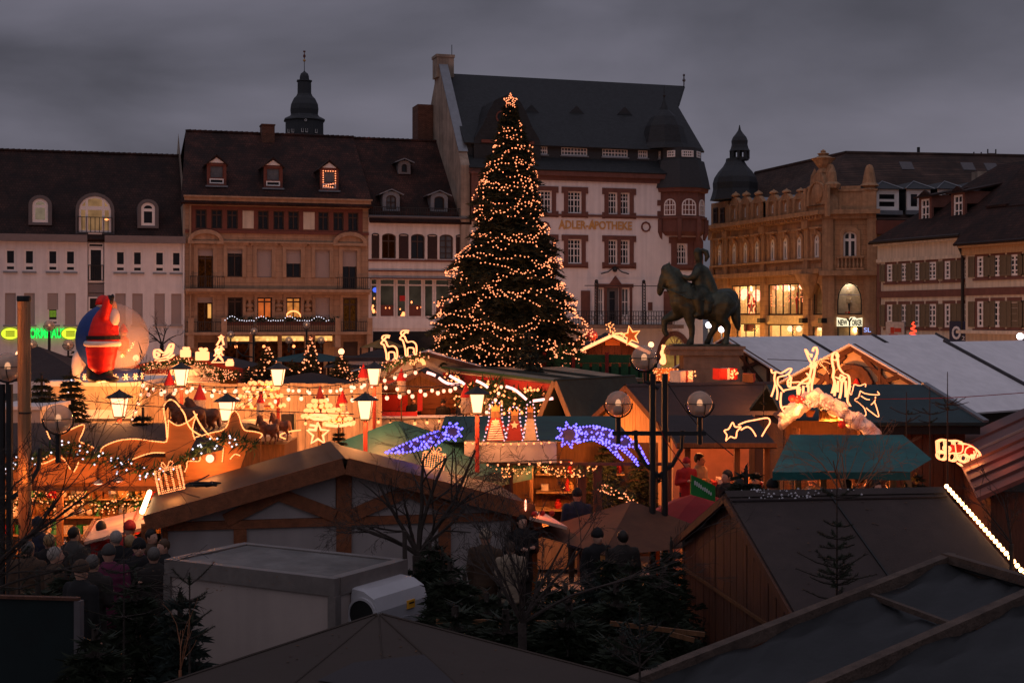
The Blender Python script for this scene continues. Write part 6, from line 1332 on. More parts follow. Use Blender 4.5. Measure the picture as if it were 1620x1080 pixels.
def onp(f,g_): p=pk.lerp(a.lerp(c,g_),f); p.z-=.035*math.sin(g_*math.pi)*f*(1.2-f)-.012; return tuple(p-Vector((pk.x,pk.y,0)))
MB().add([onp(.36,.99),onp(.5,.5),onp(.7,.4),onp(.72,.99)],[(0,1,2,3)]).build('patch',M['navy'],b)
# --- half timbered hut, centre left
b=hut('half_timbered_hut','large half-timbered hut with white panels and shiny brown roof in centre left foreground','hut',(-2.68,22.15),R(12),5.6,2.6,2.42,3.17,M['felt_shiny'],M['panel_white'],planks=False,front=False,ov=.25,ovf=.22,trim=M['timber'],bargew=.26,ridge=True)
W,he,hr=5.6,2.42,3.17; T=M['timber']; zt=lambda x: zroof(x,W/2,he,hr)-.16
zc=2.24
px_=[-W/2,-W/2+.02,-1.62,-.36,.98,2.0,W/2]
cols=[(-2.72,-1.72),(-1.52,-.12),(.12,1.52),(1.72,2.72)]
posts=[(-2.80,-2.72),(-1.72,-1.52),(-.12,.12),(1.52,1.72),(2.72,2.80)]
for p0,p1 in posts:
 top=zc-.07 if abs(p0+p1)>.1 else zt(0); MB().box(p0,p1,-.05,.05,.05,top).build('timber_post',T,b)
for x0,x1 in ((-2.80,-.125),(.125,2.80)): MB().box(x0,x1,-.052,.05,zc-.065,zc+.065).build('timber_beam',T,b)
for x0,x1 in cols: MB().box(x0,x1,-.01,.03,.05,zc-.07).build('white_panel',M['panel_white'],b)
for sx in (-1,1):
 MB().prism([(sx*.13,zc+.07),(sx*2.6,zc+.07),(sx*.13,zt(.13))],-.01,.03).build('white_panel',M['panel_white'],b)
 MB().beam((sx*1.85,-.03,zc+.07),(sx*.98,-.03,zt(.98)-.02),.08,.20).build('timber_brace',T,b); MB().beam((sx*.14,-.032,zc+.10),(sx*1.0,-.032,zt(1.0)-.05),.08,.20).build('timber_brace',T,b)
MB().box(2.0,2.06,-.07,-.055,1.35,1.6).build('switch_box',M['black'],b)
# serving hatches either side, with their lights
so_=MB().slab([(-2.95,.3,2.33),(-2.95,3.6,2.33),(-3.75,3.6,2.05),(-3.75,.3,2.05)],.05); 
aw=MB().slab([(-2.98,.3,2.22),(-2.98,2.6,2.22),(-4.0,2.6,2.0),(-4.0,.3,2.0)],.05).build('serving_flap',mat('pinkish_board',(.60,.36,.26),.6),b)
MB().beam((-3.3,.3,2.20),(-3.3,2.6,2.20),.03,.02).build('flap_batten',M['red_dark'],b); MB().box(-4.05,-4.0,.25,2.65,1.93,2.03).build('flap_edge',M['timber'],b)
for i in range(7): y=-.15+i*.36; MB().tube([(-3.10,y,2.50),(-3.10,y+.30,2.50)],.040,6).build('tube_light',emis('strip_light',(1,.58,.26),11,True) if i==0 else bpy.data.materials['strip_light'],b)
lamp(b,(-3.5,1.6,2.45),10,(1,.40,.12),.2); lamp(b,(-3.7,1.5,1.7),8,(1,.38,.12),.2); MB().box(-3.35,-2.92,.3,2.1,.95,1.02).build('serving_counter',M['wood_light'],b)
MB().box(-3.45,-2.98,-.03,.02,.45,1.75).build('pine_flap',M['ply'],b); MB().box(-3.12,-2.93,-.06,.0,.1,2.3).build('door_post',M['timber'],b)
MB().slab([(2.98,-.3,2.26),(2.98,1.2,2.26),(3.6,1.2,2.08),(3.6,-.3,2.08)],.05).build('serving_flap',bpy.data.materials['pinkish_board'],b); lamp(b,(3.25,.2,2.45),5,(1,.30,.08),.1); MB().ball((2.9,-.3,2.45),(.02,.02,.10)).build('small_lamp',M['bulb_big'],b)
for x,y in ((3.05,-.28),(3.2,-.2),(3.35,-.25)): MB().ball((x,y,2.30),.05).build('flap_ornament',M['red'],b)
mb=MB(); Pc=[]
for i in range(40): a=i*.8; Pc.append((-2.2+.22*math.cos(a)*(1+.3*math.sin(i)),.25+.16*math.sin(a),2.83+.01*(i % 5)))
mb.tube(Pc,.012,4); mb.tube([(-2.2,.3,2.84),(-2.35,.9,2.79),(-2.1,1.3,2.88)],.012,4); mb.build('coiled_cable',M['black'],b)
# --- refrigerated trailer
o0=Vector((-2.09,16.43,0)); ux=Vector((-4.42+2.09,17.76-16.43,0)).normalized(); Lg=2.70; uy=Vector((-ux.y,ux.x,0))
if uy.y<0: uy=-uy
yaw=math.atan2(ux.y,ux.x); Wd=1.52; ht=2.4
b=thing('cooling_trailer','white refrigerated trailer with grey edges and cooling unit in the foreground','trailer',o0,yaw)
s=-1 if (Matrix.Rotation(yaw,2) @ Vector((0,1))).dot(Vector((uy.x,uy.y)))<0 else 1
y0,y1=sorted((0,s*Wd)); 
MB().box(.02,Lg-.02,y0+.02,y1-.02,.45,ht-.06).build('body',M['truck'],b)
MB().box(.16,Lg-.16,y0+.12,y1-.12,ht-.03,ht-.015).build('roof',M['truck_top'],b)
mb=MB(); ring2=[(0,y0),(Lg,y0),(Lg,y1),(0,y1)]
for i in range(4):
 p,q_=ring2[i],ring2[(i+1) % 4]; dx,dy=(1 if q_[0]>p[0] else -1 if q_[0]<p[0] else 0),(1 if q_[1]>p[1] else -1 if q_[1]<p[1] else 0)
 x0_,x1_=sorted((p[0],q_[0])); ya,yb=sorted((p[1],q_[1]))
 if dx: MB().box(x0_,x1_,ya-.012,ya+.10 if ya==y0 else ya+.012,ht-.21 if True else 0,ht).build('edge_rail',M['alu'],b) if ya==y0 else MB().box(x0_,x1_,ya-.10,ya+.012,ht-.21,ht).build('edge_rail',M['alu'],b)
 else: MB().box(x0_-.012 if x0_==0 else x0_-.14,x0_+.14 if x0_==0 else x0_+.012,y0+.101,y1-.101,ht-.21,ht+.002).build('edge_rail',M['alu'],b)
for x in (0,Lg):
 for y in (y0,y1): MB().box(x-.014 if x==0 else x-.10,x+.10 if x==0 else x+.014,y-.014 if y==y0 else y-.10,y+.10 if y==y0 else y+.014,.45,ht-.212).build('corner_post',M['alu'],b)
# front panel (the short side seen from the right) and its cooling hood, at local x = 0
yc=(y0+y1)/2; MB().box(-.012,.02,y0+.24,y1-.35,.5,ht-.26).build('front_panel',M['unit_white'],b)
hd=link('cooling_hood',None,b,(0,yc+(.10 if s>0 else -.10),1.93))
mb=MB(); prof=[(0,-.26),(-.30,-.26),(-.36,-.20),(-.38,.05),(-.33,.20),(-.18,.28),(0,.30)]
n=len(prof); Wh=.54
vs=[(x,-Wh,z) for x,z in prof]+[(x*1.0,-Wh+.06,z*1.04) for x,z in prof]+[(x,Wh-.06,z*1.04) for x,z in prof]+[(x,Wh,z) for x,z in prof]
mb.add(vs,[tuple(range(n))]+[(r*n+i,(r+1)*n+i,(r+1)*n+i+1,r*n+i+1) for r in range(3) for i in range(n-1)]+[tuple(reversed(range(3*n,4*n)))]); hood=mb.build('hood_shell',M['unit_white'],hd)
ys=-Wh-.012 if s>0 else Wh+.012
T_=[t*math.pi/12 for t in range(24)]
mb=MB(); ring(mb,[(.19+ .21*math.cos(t)-.36,.21*math.sin(t)) for t in T_],[(.19+.18*math.cos(t)-.36,.18*math.sin(t)) for t in T_],ys-.02,ys+.02); mb.build('fan_ring',M['unit_white'],hd)
MB().prism([(.19+.18*math.cos(t)-.36,.18*math.sin(t)) for t in T_],ys-.004,ys+.004).build('fan_recess',M['black'],hd)
mb=MB()
for k in range(6): a=k*math.pi/3; mb.prism([(-.17+.04*math.cos(a),.04*math.sin(a)),(-.17+.16*math.cos(a),.16*math.sin(a)),(-.17+.15*math.cos(a+.5),.15*math.sin(a+.5)),(-.17+.04*math.cos(a+.6),.04*math.sin(a+.6))],ys-.012,ys-.008)
mb.build('fan_blades',M['zinc'],hd); MB().prism([(-.17+.045*math.cos(t),.045*math.sin(t)) for t in T_[::2]],ys-.016,ys-.006).build('fan_hub',M['alu'],hd)
yl=(.18 if s>0 else -.18); MB().box(-.392,-.374,yl-.07,yl+.09,-.02,.08).build('warning_sticker',M['yellow'],hd); MB().box(-.394,-.3925,yl-.05,yl+.06,.035,.055).build('sticker_print',M['black'],hd)
mb=MB(); mb.tube([(-.40,y,-.12+.03*math.cos(y*9)) for y in [-.35+i*.07 for i in range(11)]],.007,4); mb.build('hood_cable',M['zinc'],hd)
ye=Wh+.02 if s>0 else -Wh-.02; MB().box(-.25,-.23,min(ye,ye+s*.13),max(ye,ye+s*.13),-.05,.14).build('side_bracket',M['unit_white'],hd); MB().box(-.262,-.251,min(ye+s*.03,ye+s*.10),max(ye+s*.03,ye+s*.10),-.01,.10).build('bracket_socket',M['black'],hd)
for x in (.8,1.9):
 for y in (y0,y1): mb=MB(); mb.tube([(x,y-.06,.3),(x,y+.06,.3)],.3,16); mb.build('wheel',M['black'],b)
# --- teal pavilion and the stall with three board figures
b=thing('teal_pavilion','dark teal pointed pavilion roof behind the half-timbered hut','tent',(-2.43,29.5,0)); rr0=3.0
cs=[(.83,-2.9),(2.9,.83),(-.83,2.9),(-2.9,-.83)]
for i in range(4): a,c=cs[i],cs[(i+1) % 4]; draped('roof_panel',[(a[0],a[1],2.25),(c[0],c[1],2.25),(.02*c[0],.02*c[1],3.28),(.02*a[0],.02*a[1],3.28)],9,.06,M['teal'],b); draped('valance',[(a[0],a[1],1.95),(c[0],c[1],1.95),(c[0],c[1],2.25),(a[0],a[1],2.25)],6,0,M['teal'],b); MB().tube([(a[0]*.98,a[1]*.98,0),(a[0]*.98,a[1]*.98,2.22)],.05,6).build('pole',M['wood'],b)
Yk=29.5; kx=Yk/F; b=thing('teal_roof_stall','wide market stall with teal roof and pale fascia board below three board figures','stall',(XA(808,Yk),Yk,0)); xx=lambda px: XA(px,Yk)-XA(808,Yk); zz=lambda py: ZA(py,Yk)
draped('roof_cloth',[(xx(690),-.1,zz(697)),(xx(1000),-.1,zz(697)),(xx(985),2.6,zz(697)+.34),(xx(695),2.6,zz(697)+.34)],12,.05,M['teal'],b); draped('roof_cloth',[(xx(690),5,zz(697)),(xx(1000),5,zz(697)),(xx(985),2.6,zz(697)+.34),(xx(695),2.6,zz(697)+.34)],6,.05,M['teal'],b)
MB().box(xx(735),xx(880),-.22,-.12,zz(730),zz(697.5)).build('fascia_board',mat('greyish_white_board',(.42,.36,.34),.8,var=.12,scale=3,streak=.15),b)
MB().box(xx(700),xx(1062),-.16,-.06,zz(735),zz(730.5)).build('front_beam',M['wood_dark'],b)
for px in (705,805,920,945,1055): MB().box(xx(px)-.09,xx(px)+.09,-.1,.1,0,zz(735.5)).build('post',M['wood_dark'],b)
MB().box(xx(700),xx(1060),2.4,2.46,0,2.6).build('back_wall',M['wood'],b)
for z in (1.1,1.5,1.9): MB().box(xx(850),xx(1000),1.9,2.38,z,z+.04).build('shelf',M['wood_light'],b)
MB().box(xx(840),xx(1000),.2,.8,.1,1.0).build('counter',M['wood_light'],b)
for px,pw_ in ((870,40),(960,55),(800,12)): lamp(b,(xx(px),.5,2.2),pw_,(1,.46,.14))
for i,(px,hgt,mm,lab) in enumerate(((784,58,'stripe','red and white striped board figure standing left on the pale fascia'),(814,50,'red','dark red board figure with star standing between two others on the fascia'),(839,56,'cream','cream board figure standing right on the pale fascia'))):
 h0=hgt*kx; w0=[15,13,10][i]*kx; t=thing('board_figure',lab,'board figure',AT(px,697,Yk-.05))
 body=[(-w0,0),(w0,0),(w0*.75,h0*.30),(w0*.52,h0*.62),(-w0*.52,h0*.62),(-w0*.75,h0*.30)]
 MB().prism(body,-.02,.02).build('robe',{'stripe': M['red_dark'],'red': M['red_dark'],'cream': mat('cream_board',(.50,.36,.22),.7)}[mm],t)
 MB().prism([(-w0*.5,h0*.625),(w0*.5,h0*.625),(w0*.42,h0*.80),(-w0*.42,h0*.80)],-.02,.02).build('head',M['wood'],t)
 MB().prism([(-w0*.42,h0*.805),(w0*.42,h0*.805),(w0*.5,h0*1.0),(w0*.2,h0*.9),(0,h0*1.02),(-w0*.2,h0*.9),(-w0*.5,h0*1.0)],-.02,.02).build('crown',M['ply'],t)
 for sx in (-1,1): MB().prism([(sx*w0*.5,h0*.60),(sx*w0*1.15,h0*.32),(sx*w0*1.0,h0*.26),(sx*w0*.6,h0*.40)],-.01,.015).build('sleeve',M['red_dark'] if mm != 'cream' else bpy.data.materials['cream_board'],t)
 if mm=='stripe':
  for k in range(9): f=k/10+.04; hw_=w0*(1-.75*f*.9)*.92; MB().prism([(-hw_,h0*.62*f),(hw_,h0*.62*f+.01),(hw_*.98,h0*.62*f+.035),(-hw_*.98,h0*.62*f+.025)],-.026,-.021).build('white_stripe',M['snow_fur'],t)
 if i<2: MB().prism([(x_,z_+h0*.5) for x_,z_ in star_pts(5,.09,.04)],-.032,-.022).build('star',mat('pale_star',(.6,.5,.35),.6) if i==0 else bpy.data.materials['pale_star'],t)
 pts=along([(-w0*1.25,-.06,h0*.02),(-w0*.85,-.06,h0*.35),(-w0*.68,-.06,h0*.65),(-w0*.62,-.06,h0*1.0),(0,-.06,h0*1.1),(w0*.62,-.06,h0*1.0),(w0*.68,-.06,h0*.65),(w0*.85,-.06,h0*.35),(w0*1.25,-.06,h0*.02)],.085)
 bulbs(pts,.021,emis('pinkish_bulb',(1,.50,.58),1.9,False) if i==0 else bpy.data.materials['pinkish_bulb'],'fairy_lights',t,0)
festoon('string of small bulbs along the top edge of the pale fascia',[(736,697),(800,699),(870,696)],Yk-.35,.16,.022,M['bulb_yellow']); festoon('string of small bulbs along the lower edge of the pale fascia',[(738,732),(800,731),(880,727),(905,728)],Yk-.35,.22,.022,M['bulb'])
def comet(label,star_c,R0,tail,lights_n,rot=0,Yk=29.5):
 t=thing('comet_board',label,'comet',AT(*star_c,Yk-.4)); o0=AT(*star_c,Yk-.4); S=star_pts(8,R0*kx,R0*.5*kx,rot)
 MB().prism(S,0,.04).build('star_board',mat('comet_board_brown',(.16,.11,.08),.7) if 'comet_board_brown' not in bpy.data.materials else bpy.data.materials['comet_board_brown'],t)
 mbs=[[(AT(x,y,Yk)-AT(*star_c,Yk)) for x,y in tl] for tl in tail]
 P=[]
 for tl in mbs: MB().prism([(p.x,p.z) for p in tl],.045,.08).build('tail_board',bpy.data.materials['comet_board_brown'],t); P+=[(p.x,-.03,p.z) for p in along(tl,.07,True)]
 P+=[(p[0],-.03,p[1]) for p in [(v.x,v.z) for v in along([Vector((x,0,z)) for x,z in S],.065,True)]]
 for tl in mbs:
  xs=[p.x for p in tl]; zs=[p.z for p in tl]; n=0; tries=0
  while n<lights_n and tries<4000:
   tries+=1; x,z=rnd.uniform(min(xs),max(xs)),rnd.uniform(min(zs),max(zs)); c=False
   for i in range(len(tl)):
    a,b_=tl[i],tl[i-1]
    if (a.z>z) != (b_.z>z) and x<(b_.x-a.x)*(z-a.z)/(b_.z-a.z)+a.x: c=not c
   if c: P.append((x,-.01,z)); n+=1
 bulbs(P,.025,M['bulb_blue'],'fairy_lights',t,0); return t
comet('violet lit comet with three tail tips, star at left, right of the board figures',(900,688),21,[[(912,676),(940,673),(965,680),(990,690),(1010,705),(1024,732),(1016,722),(1000,706),(985,706),(1006,727),(1008,736),(996,722),(972,702),(975,715),(984,727),(976,722),(958,704),(935,694),(912,700)]],85,.2)
comet('violet lit comet with star at right, beside the striped board figure',(716,682),14,[[(705,684),(690,681),(668,690),(640,702),(611,715),(640,715),(668,710),(690,703),(706,692)]],40,.3,26.2)
lamp(None,AT(965,690,Yk-1.2),1.5,(.25,.2,1),.3)
# --- red parasol, brown pointed roof, green sign
Yp=23.6; b=thing('red_parasol','red advertising parasol with white capitals beside the brown felt hut','parasol',(XA(1108,Yp),Yp,0)); zt_=ZA(778,Yp)
mb=MB(); mb.lathe([(.02,zt_),(.5,zt_-.16),(1.0,zt_-.42),(1.02,zt_-.44)][::-1],8,(0,0),.2); mb.build('canopy',M['red_fabric'],b); MB().tube([(0,0,0),(0,0,zt_-.03)],.03,6).build('pole',M['alu'],b)
mb=MB(); mb.lathe([(1.02,zt_-.62),(1.03,zt_-.445)],8,(0,0),.2); mb.f=mb.f[:-2]; mb.build('valance',M['red_fabric'],b); text('lettering','CA',.30,M['white_frame'],b,(.02,-1.06,zt_-.66),rot=(R(75),0,R(4)),ext=.004,bold=.008)
b=thing('brown_pointed_roof','brown pointed pavilion roof half hidden by dark firs','tent',(XA(1000,23),23,0)); zt_=ZA(792,23)
for i in range(4):
 cs=[(-.6,-1.7),(1.7,-.6),(.6,1.7),(-1.7,.6)]; a,c=cs[i],cs[(i+1) % 4]; draped('roof_panel',[(a[0],a[1],zt_-.6),(c[0],c[1],zt_-.6),(.01*c[0],.01*c[1],zt_),(.01*a[0],.01*a[1],zt_)],6,.03,mat('rust_cloth',(.11,.045,.026),.85) if i==0 else bpy.data.materials['rust_cloth'],b); MB().box(a[0]*.95-.06,a[0]*.95+.06,a[1]*.95-.06,a[1]*.95+.06,0,zt_-.62).build('post',M['ply'],b)
lamp(b,(-.3,.6,zt_-.9),3,(1,.28,.08))
b=thing('green_stall_sign','tilted green stall sign with faded pale lettering above the red parasol','sign',AT(1112,767,21.9),R(20)); MB().prism([(-.21,-.14),(.22,-.27),(.22,-.02),(-.20,.17)],0,.03).build('board',mat('green_sign',(.02,.20,.04),.6),b)
mb=MB()
for k in range(9): x=-.15+k*.035; z=.04-k*.022; mb.box(x,x+.02,-.006,-.001,z-.03,z+.03*(.4+rnd.random()))
mb.build('print',M['white_frame'],b,kind='stuff')
# serving counter glowing behind the parasol
b=thing('sweets_counter','brightly lit sweets counter behind the green sign','stall',(XA(1125,25),25,0)); zz=lambda py: ZA(py,25)
x0,x1=XA(1085,25)-XA(1125,25),XA(1215,25)-XA(1125,25)
MB().box(x0,x1,0,.9,.1,zz(772)).build('counter',M['ply'],b); MB().box(x0,x1,2.0,2.06,0,zz(700)).build('back_wall',mat('salmon_wall',(.50,.24,.15),.7,var=.2),b); MB().slab([(x0-.2,-.3,zz(701)),(x1+.1,-.3,zz(701)),(x1+.1,2.2,zz(701)+.35),(x0-.2,2.2,zz(701)+.35)],.07).build('roof',M['felt_dark'],b); MB().box(x0-.2,x1+.1,-.32,-.28,zz(705),zz(698)).build('fascia',M['wood'],b)
for px in (1087,1165,1212): x=XA(px,25)-XA(1125,25); MB().box(x-.05,x+.05,-.1,0,0,zz(706)).build('post',M['wood'],b)
for i in range(14): MB().box(x0+.1+i*.1,x0+.18+i*.1,-.02+rnd.random()*.1,.2+rnd.random()*.4,zz(772)+.001,zz(772)+rnd.uniform(.04,.16)).build('sweets_box',[M['red'],M['snow_fur'],M['ply'],M['gold']][i % 4],b)
lamp(b,(-.1,.6,zz(712)),15,(1,.38,.13)); lamp(b,(.6,.6,zz(712)),10,(1,.38,.13))
# --- stall with star boards, far left
Ys=25.0; b=thing('star_board_stall','brightly lit ornament stall with orange star boards on its front at left','stall',(XA(0,Ys),Ys,0)); xx=lambda px: XA(px,Ys)-XA(0,Ys); zz=lambda py: ZA(py,Ys)
MB().box(xx(-140),xx(338),-.05,.0,zz(772),zz(722)).build('fascia',M['ply'],b); MB().box(xx(-140),xx(330),-.12,-.06,zz(775),zz(768)).build('front_beam',M['wood'],b)
for sx in (0,): MB().slab([(xx(-140),-.1,zz(716)),(xx(350),-.1,zz(716)),(xx(352),2.6,zz(716)+.34),(xx(-140),2.6,zz(716)+.34)],.07).build('roof_panel',M['felt_dark'],b); MB().slab([(xx(-140),5.2,zz(716)),(xx(350),5.2,zz(716)),(xx(352),2.6,zz(716)+.34),(xx(-140),2.6,zz(716)+.34)],.07).build('roof_panel',M['felt_dark'],b)
MB().box(xx(-140),xx(330),2.3,2.36,0,zz(730)).build('back_wall',M['wood_light'],b); MB().box(xx(330),xx(334),0,2.3,0,zz(730)).build('side_wall',M['wood'],b)
for z in (.9,1.25,1.6,1.95): MB().box(xx(-130),xx(325),1.85,2.29,z,z+.03).build('shelf',M['wood_light'],b)
MB().box(xx(-130),xx(240),.2,.8,.1,.95).build('counter',M['wood'],b)
for px in (35,95,285): MB().box(xx(px)-.05,xx(px)+.05,-.05,.05,0,zz(776)).build('post',M['ply'],b)
for px in (-60,40,120,210,300): lamp(b,(xx(px),.7,zz(776)-.02),26,(1,.45,.14))
for px,pz in ((60,752),(150,745),(230,755),(330,735)): lamp(b,(xx(px),-.75,zz(pz)),6,(1,.42,.12),.2)
for k,(px,py,lab) in enumerate(((155,764,'small dish lamp, left of the two under the star boards'),(187,760,'small dish lamp, right of the two under the star boards'))):
 t=thing('dish_lamp',lab,'lamp',AT(px,py,Ys-.15),0,'dish lamps at the star stall'); mb=MB(); mb.lathe([(.10,0),(.07,.05),(.02,.08)],12); mb.build('shade',M['zinc'],t); mb=MB(); mb.ball((0,0,0),(.085,.085,.03)); mb.build('bulb',M['bulb_big'],t); MB().tube([(0,0,.08),(0,0,.35)],.008,4).build('cord',M['black'],t)
t=thing('globe_bulb','large glowing round bulb under the rightmost star board','lamp',AT(332,725,Ys-.3)); MB().ball((0,0,0),.075,2).build('bulb',M['bulb_big'],t); MB().tube([(0,0,.07),(0,0,.2)],.015,5).build('socket',M['black'],t); lamp(t,(0,-.15,-.0),7,(1,.5,.2),.1)
def board(label,px,rope_px,Y=Ys-.18,name='star_board',cat='star',closed=False,r=.016,mm=None):
 o0=AT(*px[0],Y); t=thing(name,label,cat,o0,0,'plywood boards with rope light on the star stall')
 MB().prism([((AT(x,y,Y)-o0).x,(AT(x,y,Y)-o0).z) for x,y in px],0,.03).build('board',mm or M['ply'],t)
 for rp in rope_px:
  pts=[AT(x,y,Y)-o0+Vector((0,-.02,0)) for x,y in rp]; MB().tube(pts,r*.5,6,closed).build('rope_light',M['rope'],t)
  bulbs([p+Vector((0,-.012,0)) for p in along(pts,.050,closed)],r*.95,M['bulb_yellow'],'fairy_lights',t,0)
 return t
def smooth(P,n=4):
 P=[Vector((x,y)) for x,y in P]; out=[]
 for i in range(len(P)-1):
  p0,p1,p2,p3=P[max(0,i-1)],P[i],P[i+1],P[min(len(P)-1,i+2)]
  for k in range(n): t_=k/n; out.append(tuple(.5*((2*p1)+(p2-p0)*t_+(2*p0-5*p1+4*p2-p3)*t_*t_+(3*p1-p0-3*p2+p3)*t_**3)))
 out.append(tuple(P[-1])); return out
TA=smooth([(162,722),(160,712),(168,704),(190,696),(215,694),(240,697),(260,699)]); TB=smooth([(312,655),(300,665),(286,672),(277,671),(267,664)])
board('orange comet board with wide tail, in the middle of the star stall front',TA+[(264,690),(267,664)]+TB[::-1]+smooth([(312,655),(307,668),(305,680),(309,695)])+[(295,722),(262,732),(262,718)]+smooth([(262,716),(240,716),(215,724),(200,732)])+[(185,735),(170,728)],[TA+[(264,698),(266,690),(267,664)]+TB[::-1],smooth([(312,655),(307,668),(305,682),(309,695)]),smooth([(200,732),(215,724),(240,716),(262,716)])],Ys-.3)
S2=smooth([(268,692),(285,694),(310,691),(335,684),(352,680),(360,672),(365,655),(371,649),(378,656),(382,670),(388,680),(402,682),(415,686),(412,692)])
board('orange star board with tall top point, at the right end of the star stall front',[(325,690),(335,684),(352,680),(360,672),(365,655),(371,649),(378,656),(382,670),(388,680),(402,682),(415,686),(405,700),(390,712),(350,705)],[S2],Ys-.22)
board('orange star board high at the left of the star stall front',smooth([(94,690),(110,680),(133,671),(131,685),(126,697),(140,703),(149,708)])+[(140,720),(120,716),(98,712)],[smooth([(94,688),(110,680),(133,671),(131,685),(126,697),(140,703),(149,708)]),smooth([(75,682),(78,690),(80,694)])],Ys-.25)
board('orange star board low at the left of the star stall front',smooth([(63,731),(72,725),(84,716),(92,712),(100,724),(112,742),(118,744),(124,732)])+[(155,735),(150,752),(155,762),(60,768),(60,745)],[smooth([(63,733),(72,732),(88,725),(98,723)]),smooth([(63,731),(72,724),(83,716)]),smooth([(93,722),(102,726),(112,742)]),smooth([(118,745),(122,738),(125,730)])],Ys-.2)
board('orange house board with small star at the right end of the star stall',[(294,745),(300,728),(315,728),(317,721),(332,716),(352,712),(354,706),(372,700),(390,712),(380,740),(330,755),(292,760)],[smooth([(293,745),(296,738),(298,729),(315,729),(317,722)]),[(352,729),(354,708)],smooth([(365,725),(372,718),(380,720)])],Ys-.16)
for lab,P_,Yq in (('tall looped rope light rising left above the comet board',smooth([(264,692),(263,675),(260,655),(259,644),(263,635),(270,632),(277,635),(284,643),(292,655),(296,668),(304,680),(320,690)]),Ys-.35),('curved rope light sweeping down right of the tall loop',smooth([(306,650),(310,658),(316,670),(324,681),(333,690),(344,698)]),Ys-.33),('rope light swoosh left of the amber cone lamps',smooth([(476,680),(460,682),(446,686),(443,690),(452,694)]),Ys+3)):
 o=rope('rope_light_outline',lab,'rope light',P_,Yq,.013); 
G=[AT(x,y,Ys-.42) for x,y in ((-10,740),(30,733),(60,722),(100,708),(128,708),(160,722),(200,737),(240,748),(270,738),(300,722),(325,705),(352,693),(380,698),(405,706))]
garland('thick fir garland with cool white lights swagged across the star stall',G,.13,bulbs_n=70,bm=M['bulb_cool'],br=.02,leaf=.14,step=.035)
# goods on its shelves
gm=[M['red'],M['gold'],mat('gingerbread',(.22,.09,.035),.8),mat('green_bauble',(.03,.22,.08),.3),M['snow_fur'],mat('silver_bauble',(.5,.5,.52),.25,metal=.8)]
kinds=[]
def proto_goods():
 a=MB(); a.ball((0,0,.06),.06,2); A=a.mesh('bauble',None)
 return A
gl=[('bauble','bauble',.055),('carved_box','box',.1),('toy_tree','toy tree',.1),('nut_bag','bag',.09)]
shapes=[]
m1=MB(); m1.ball((0,0,.055),.055,1); m2=MB(); m2.box(-.08,.08,-.05,.05,0,.13); m2.box(-.085,.085,-.055,.055,.131,.15); m3=MB(); m3.lathe([(.09,0),(.05,.1),(.07,.1),(.03,.2),(.045,.2),(.0,.3)],8); m4=MB(); m4.lathe([(.06,0),(.08,.06),(.07,.14),(.03,.17),(.05,.21)],8)
cnt=0
for row,z in enumerate((.93,1.28,1.63,1.98)):
 for px in range(-20,320,13):
  k=rnd.randrange(4); mm=rnd.randrange(len(gm)); key=('good',k,mm)
  me=cached(key,lambda: (m1,m2,m3,m4)[k].mesh(gl[k][0],gm[mm],k==0))
  o=link(gl[k][0],me,None,AT(px+rnd.uniform(-3,3),600,Ys+1.75)*1); o.location.z=z+.001; o.location.y=Ys+1.98+rnd.uniform(-.03,.08); o.scale=(rnd.uniform(.8,1.35),)*3; o.rotation_euler.z=rnd.uniform(0,3)
  tag(o,'%s %s on a shelf of the star board stall' % (['red','golden','brown','green','white','silver'][mm],['round bauble','little lidded box','cone shaped toy tree','tied bag of nuts'][k]),gl[k][1],'%s %s on the star stall shelves' % (['red','golden','brown','green','white','silver'][mm],gl[k][1]))
for k in range(16):
 px=rnd.choice([840+rnd.uniform(0,140)]); z=rnd.choice((1.141,1.541,1.941)); kk,mm=rnd.randrange(4),rnd.randrange(6); me=cached(('good',kk,mm),lambda: (m1,m2,m3,m4)[kk].mesh(gl[kk][0],gm[mm],kk==0)); o=link(gl[kk][0],me,None,(XA(px,31.6),31.6,z)); tag(o,'%s %s on a shelf of the teal roofed stall' % (['red','golden','brown','green','white','silver'][mm],['round bauble','little lidded box','cone shaped toy tree','tied bag of nuts'][kk]),gl[kk][1],'%s %s on the teal stall shelves' % (['red','golden','brown','green','white','silver'][mm],gl[kk][1]))
# dark tents far left and behind the plank wall
def pyramid(name,label,c,r,he,hr,m,cat='tent',yaw=.3,n=4):
 b=thing(name,label,cat,(c[0],c[1],0),yaw)
 P_=[(r*math.cos(math.pi/4+2*math.pi*k/n),r*math.sin(math.pi/4+2*math.pi*k/n)) for k in range(n)]
 for i in range(n): a,cc=P_[i],P_[(i+1) % n]; draped('roof_panel',[(a[0],a[1],he),(cc[0],cc[1],he),(.01*cc[0],.01*cc[1],hr),(.01*a[0],.01*a[1],hr)],6,.08,m,b); MB().tube([(a[0]*.97,a[1]*.97,0),(a[0]*.97,a[1]*.97,he-.02)],.05,6).build('pole',M['wood_dark'],b)
 return b
pyramid('dark_pavilion','dark pavilion roof left of the inflatable snow globe',(XA(60,52),52),3.6,ZA(598,52),ZA(548,52),M['felt_dark'],yaw=.1); pyramid('dark_pavilion','dark low pavilion roof behind the plank wall, right of the flatbread stall',(XA(492,54),54),3.0,ZA(606,54),ZA(589,54),M['felt_dark'],yaw=.2)
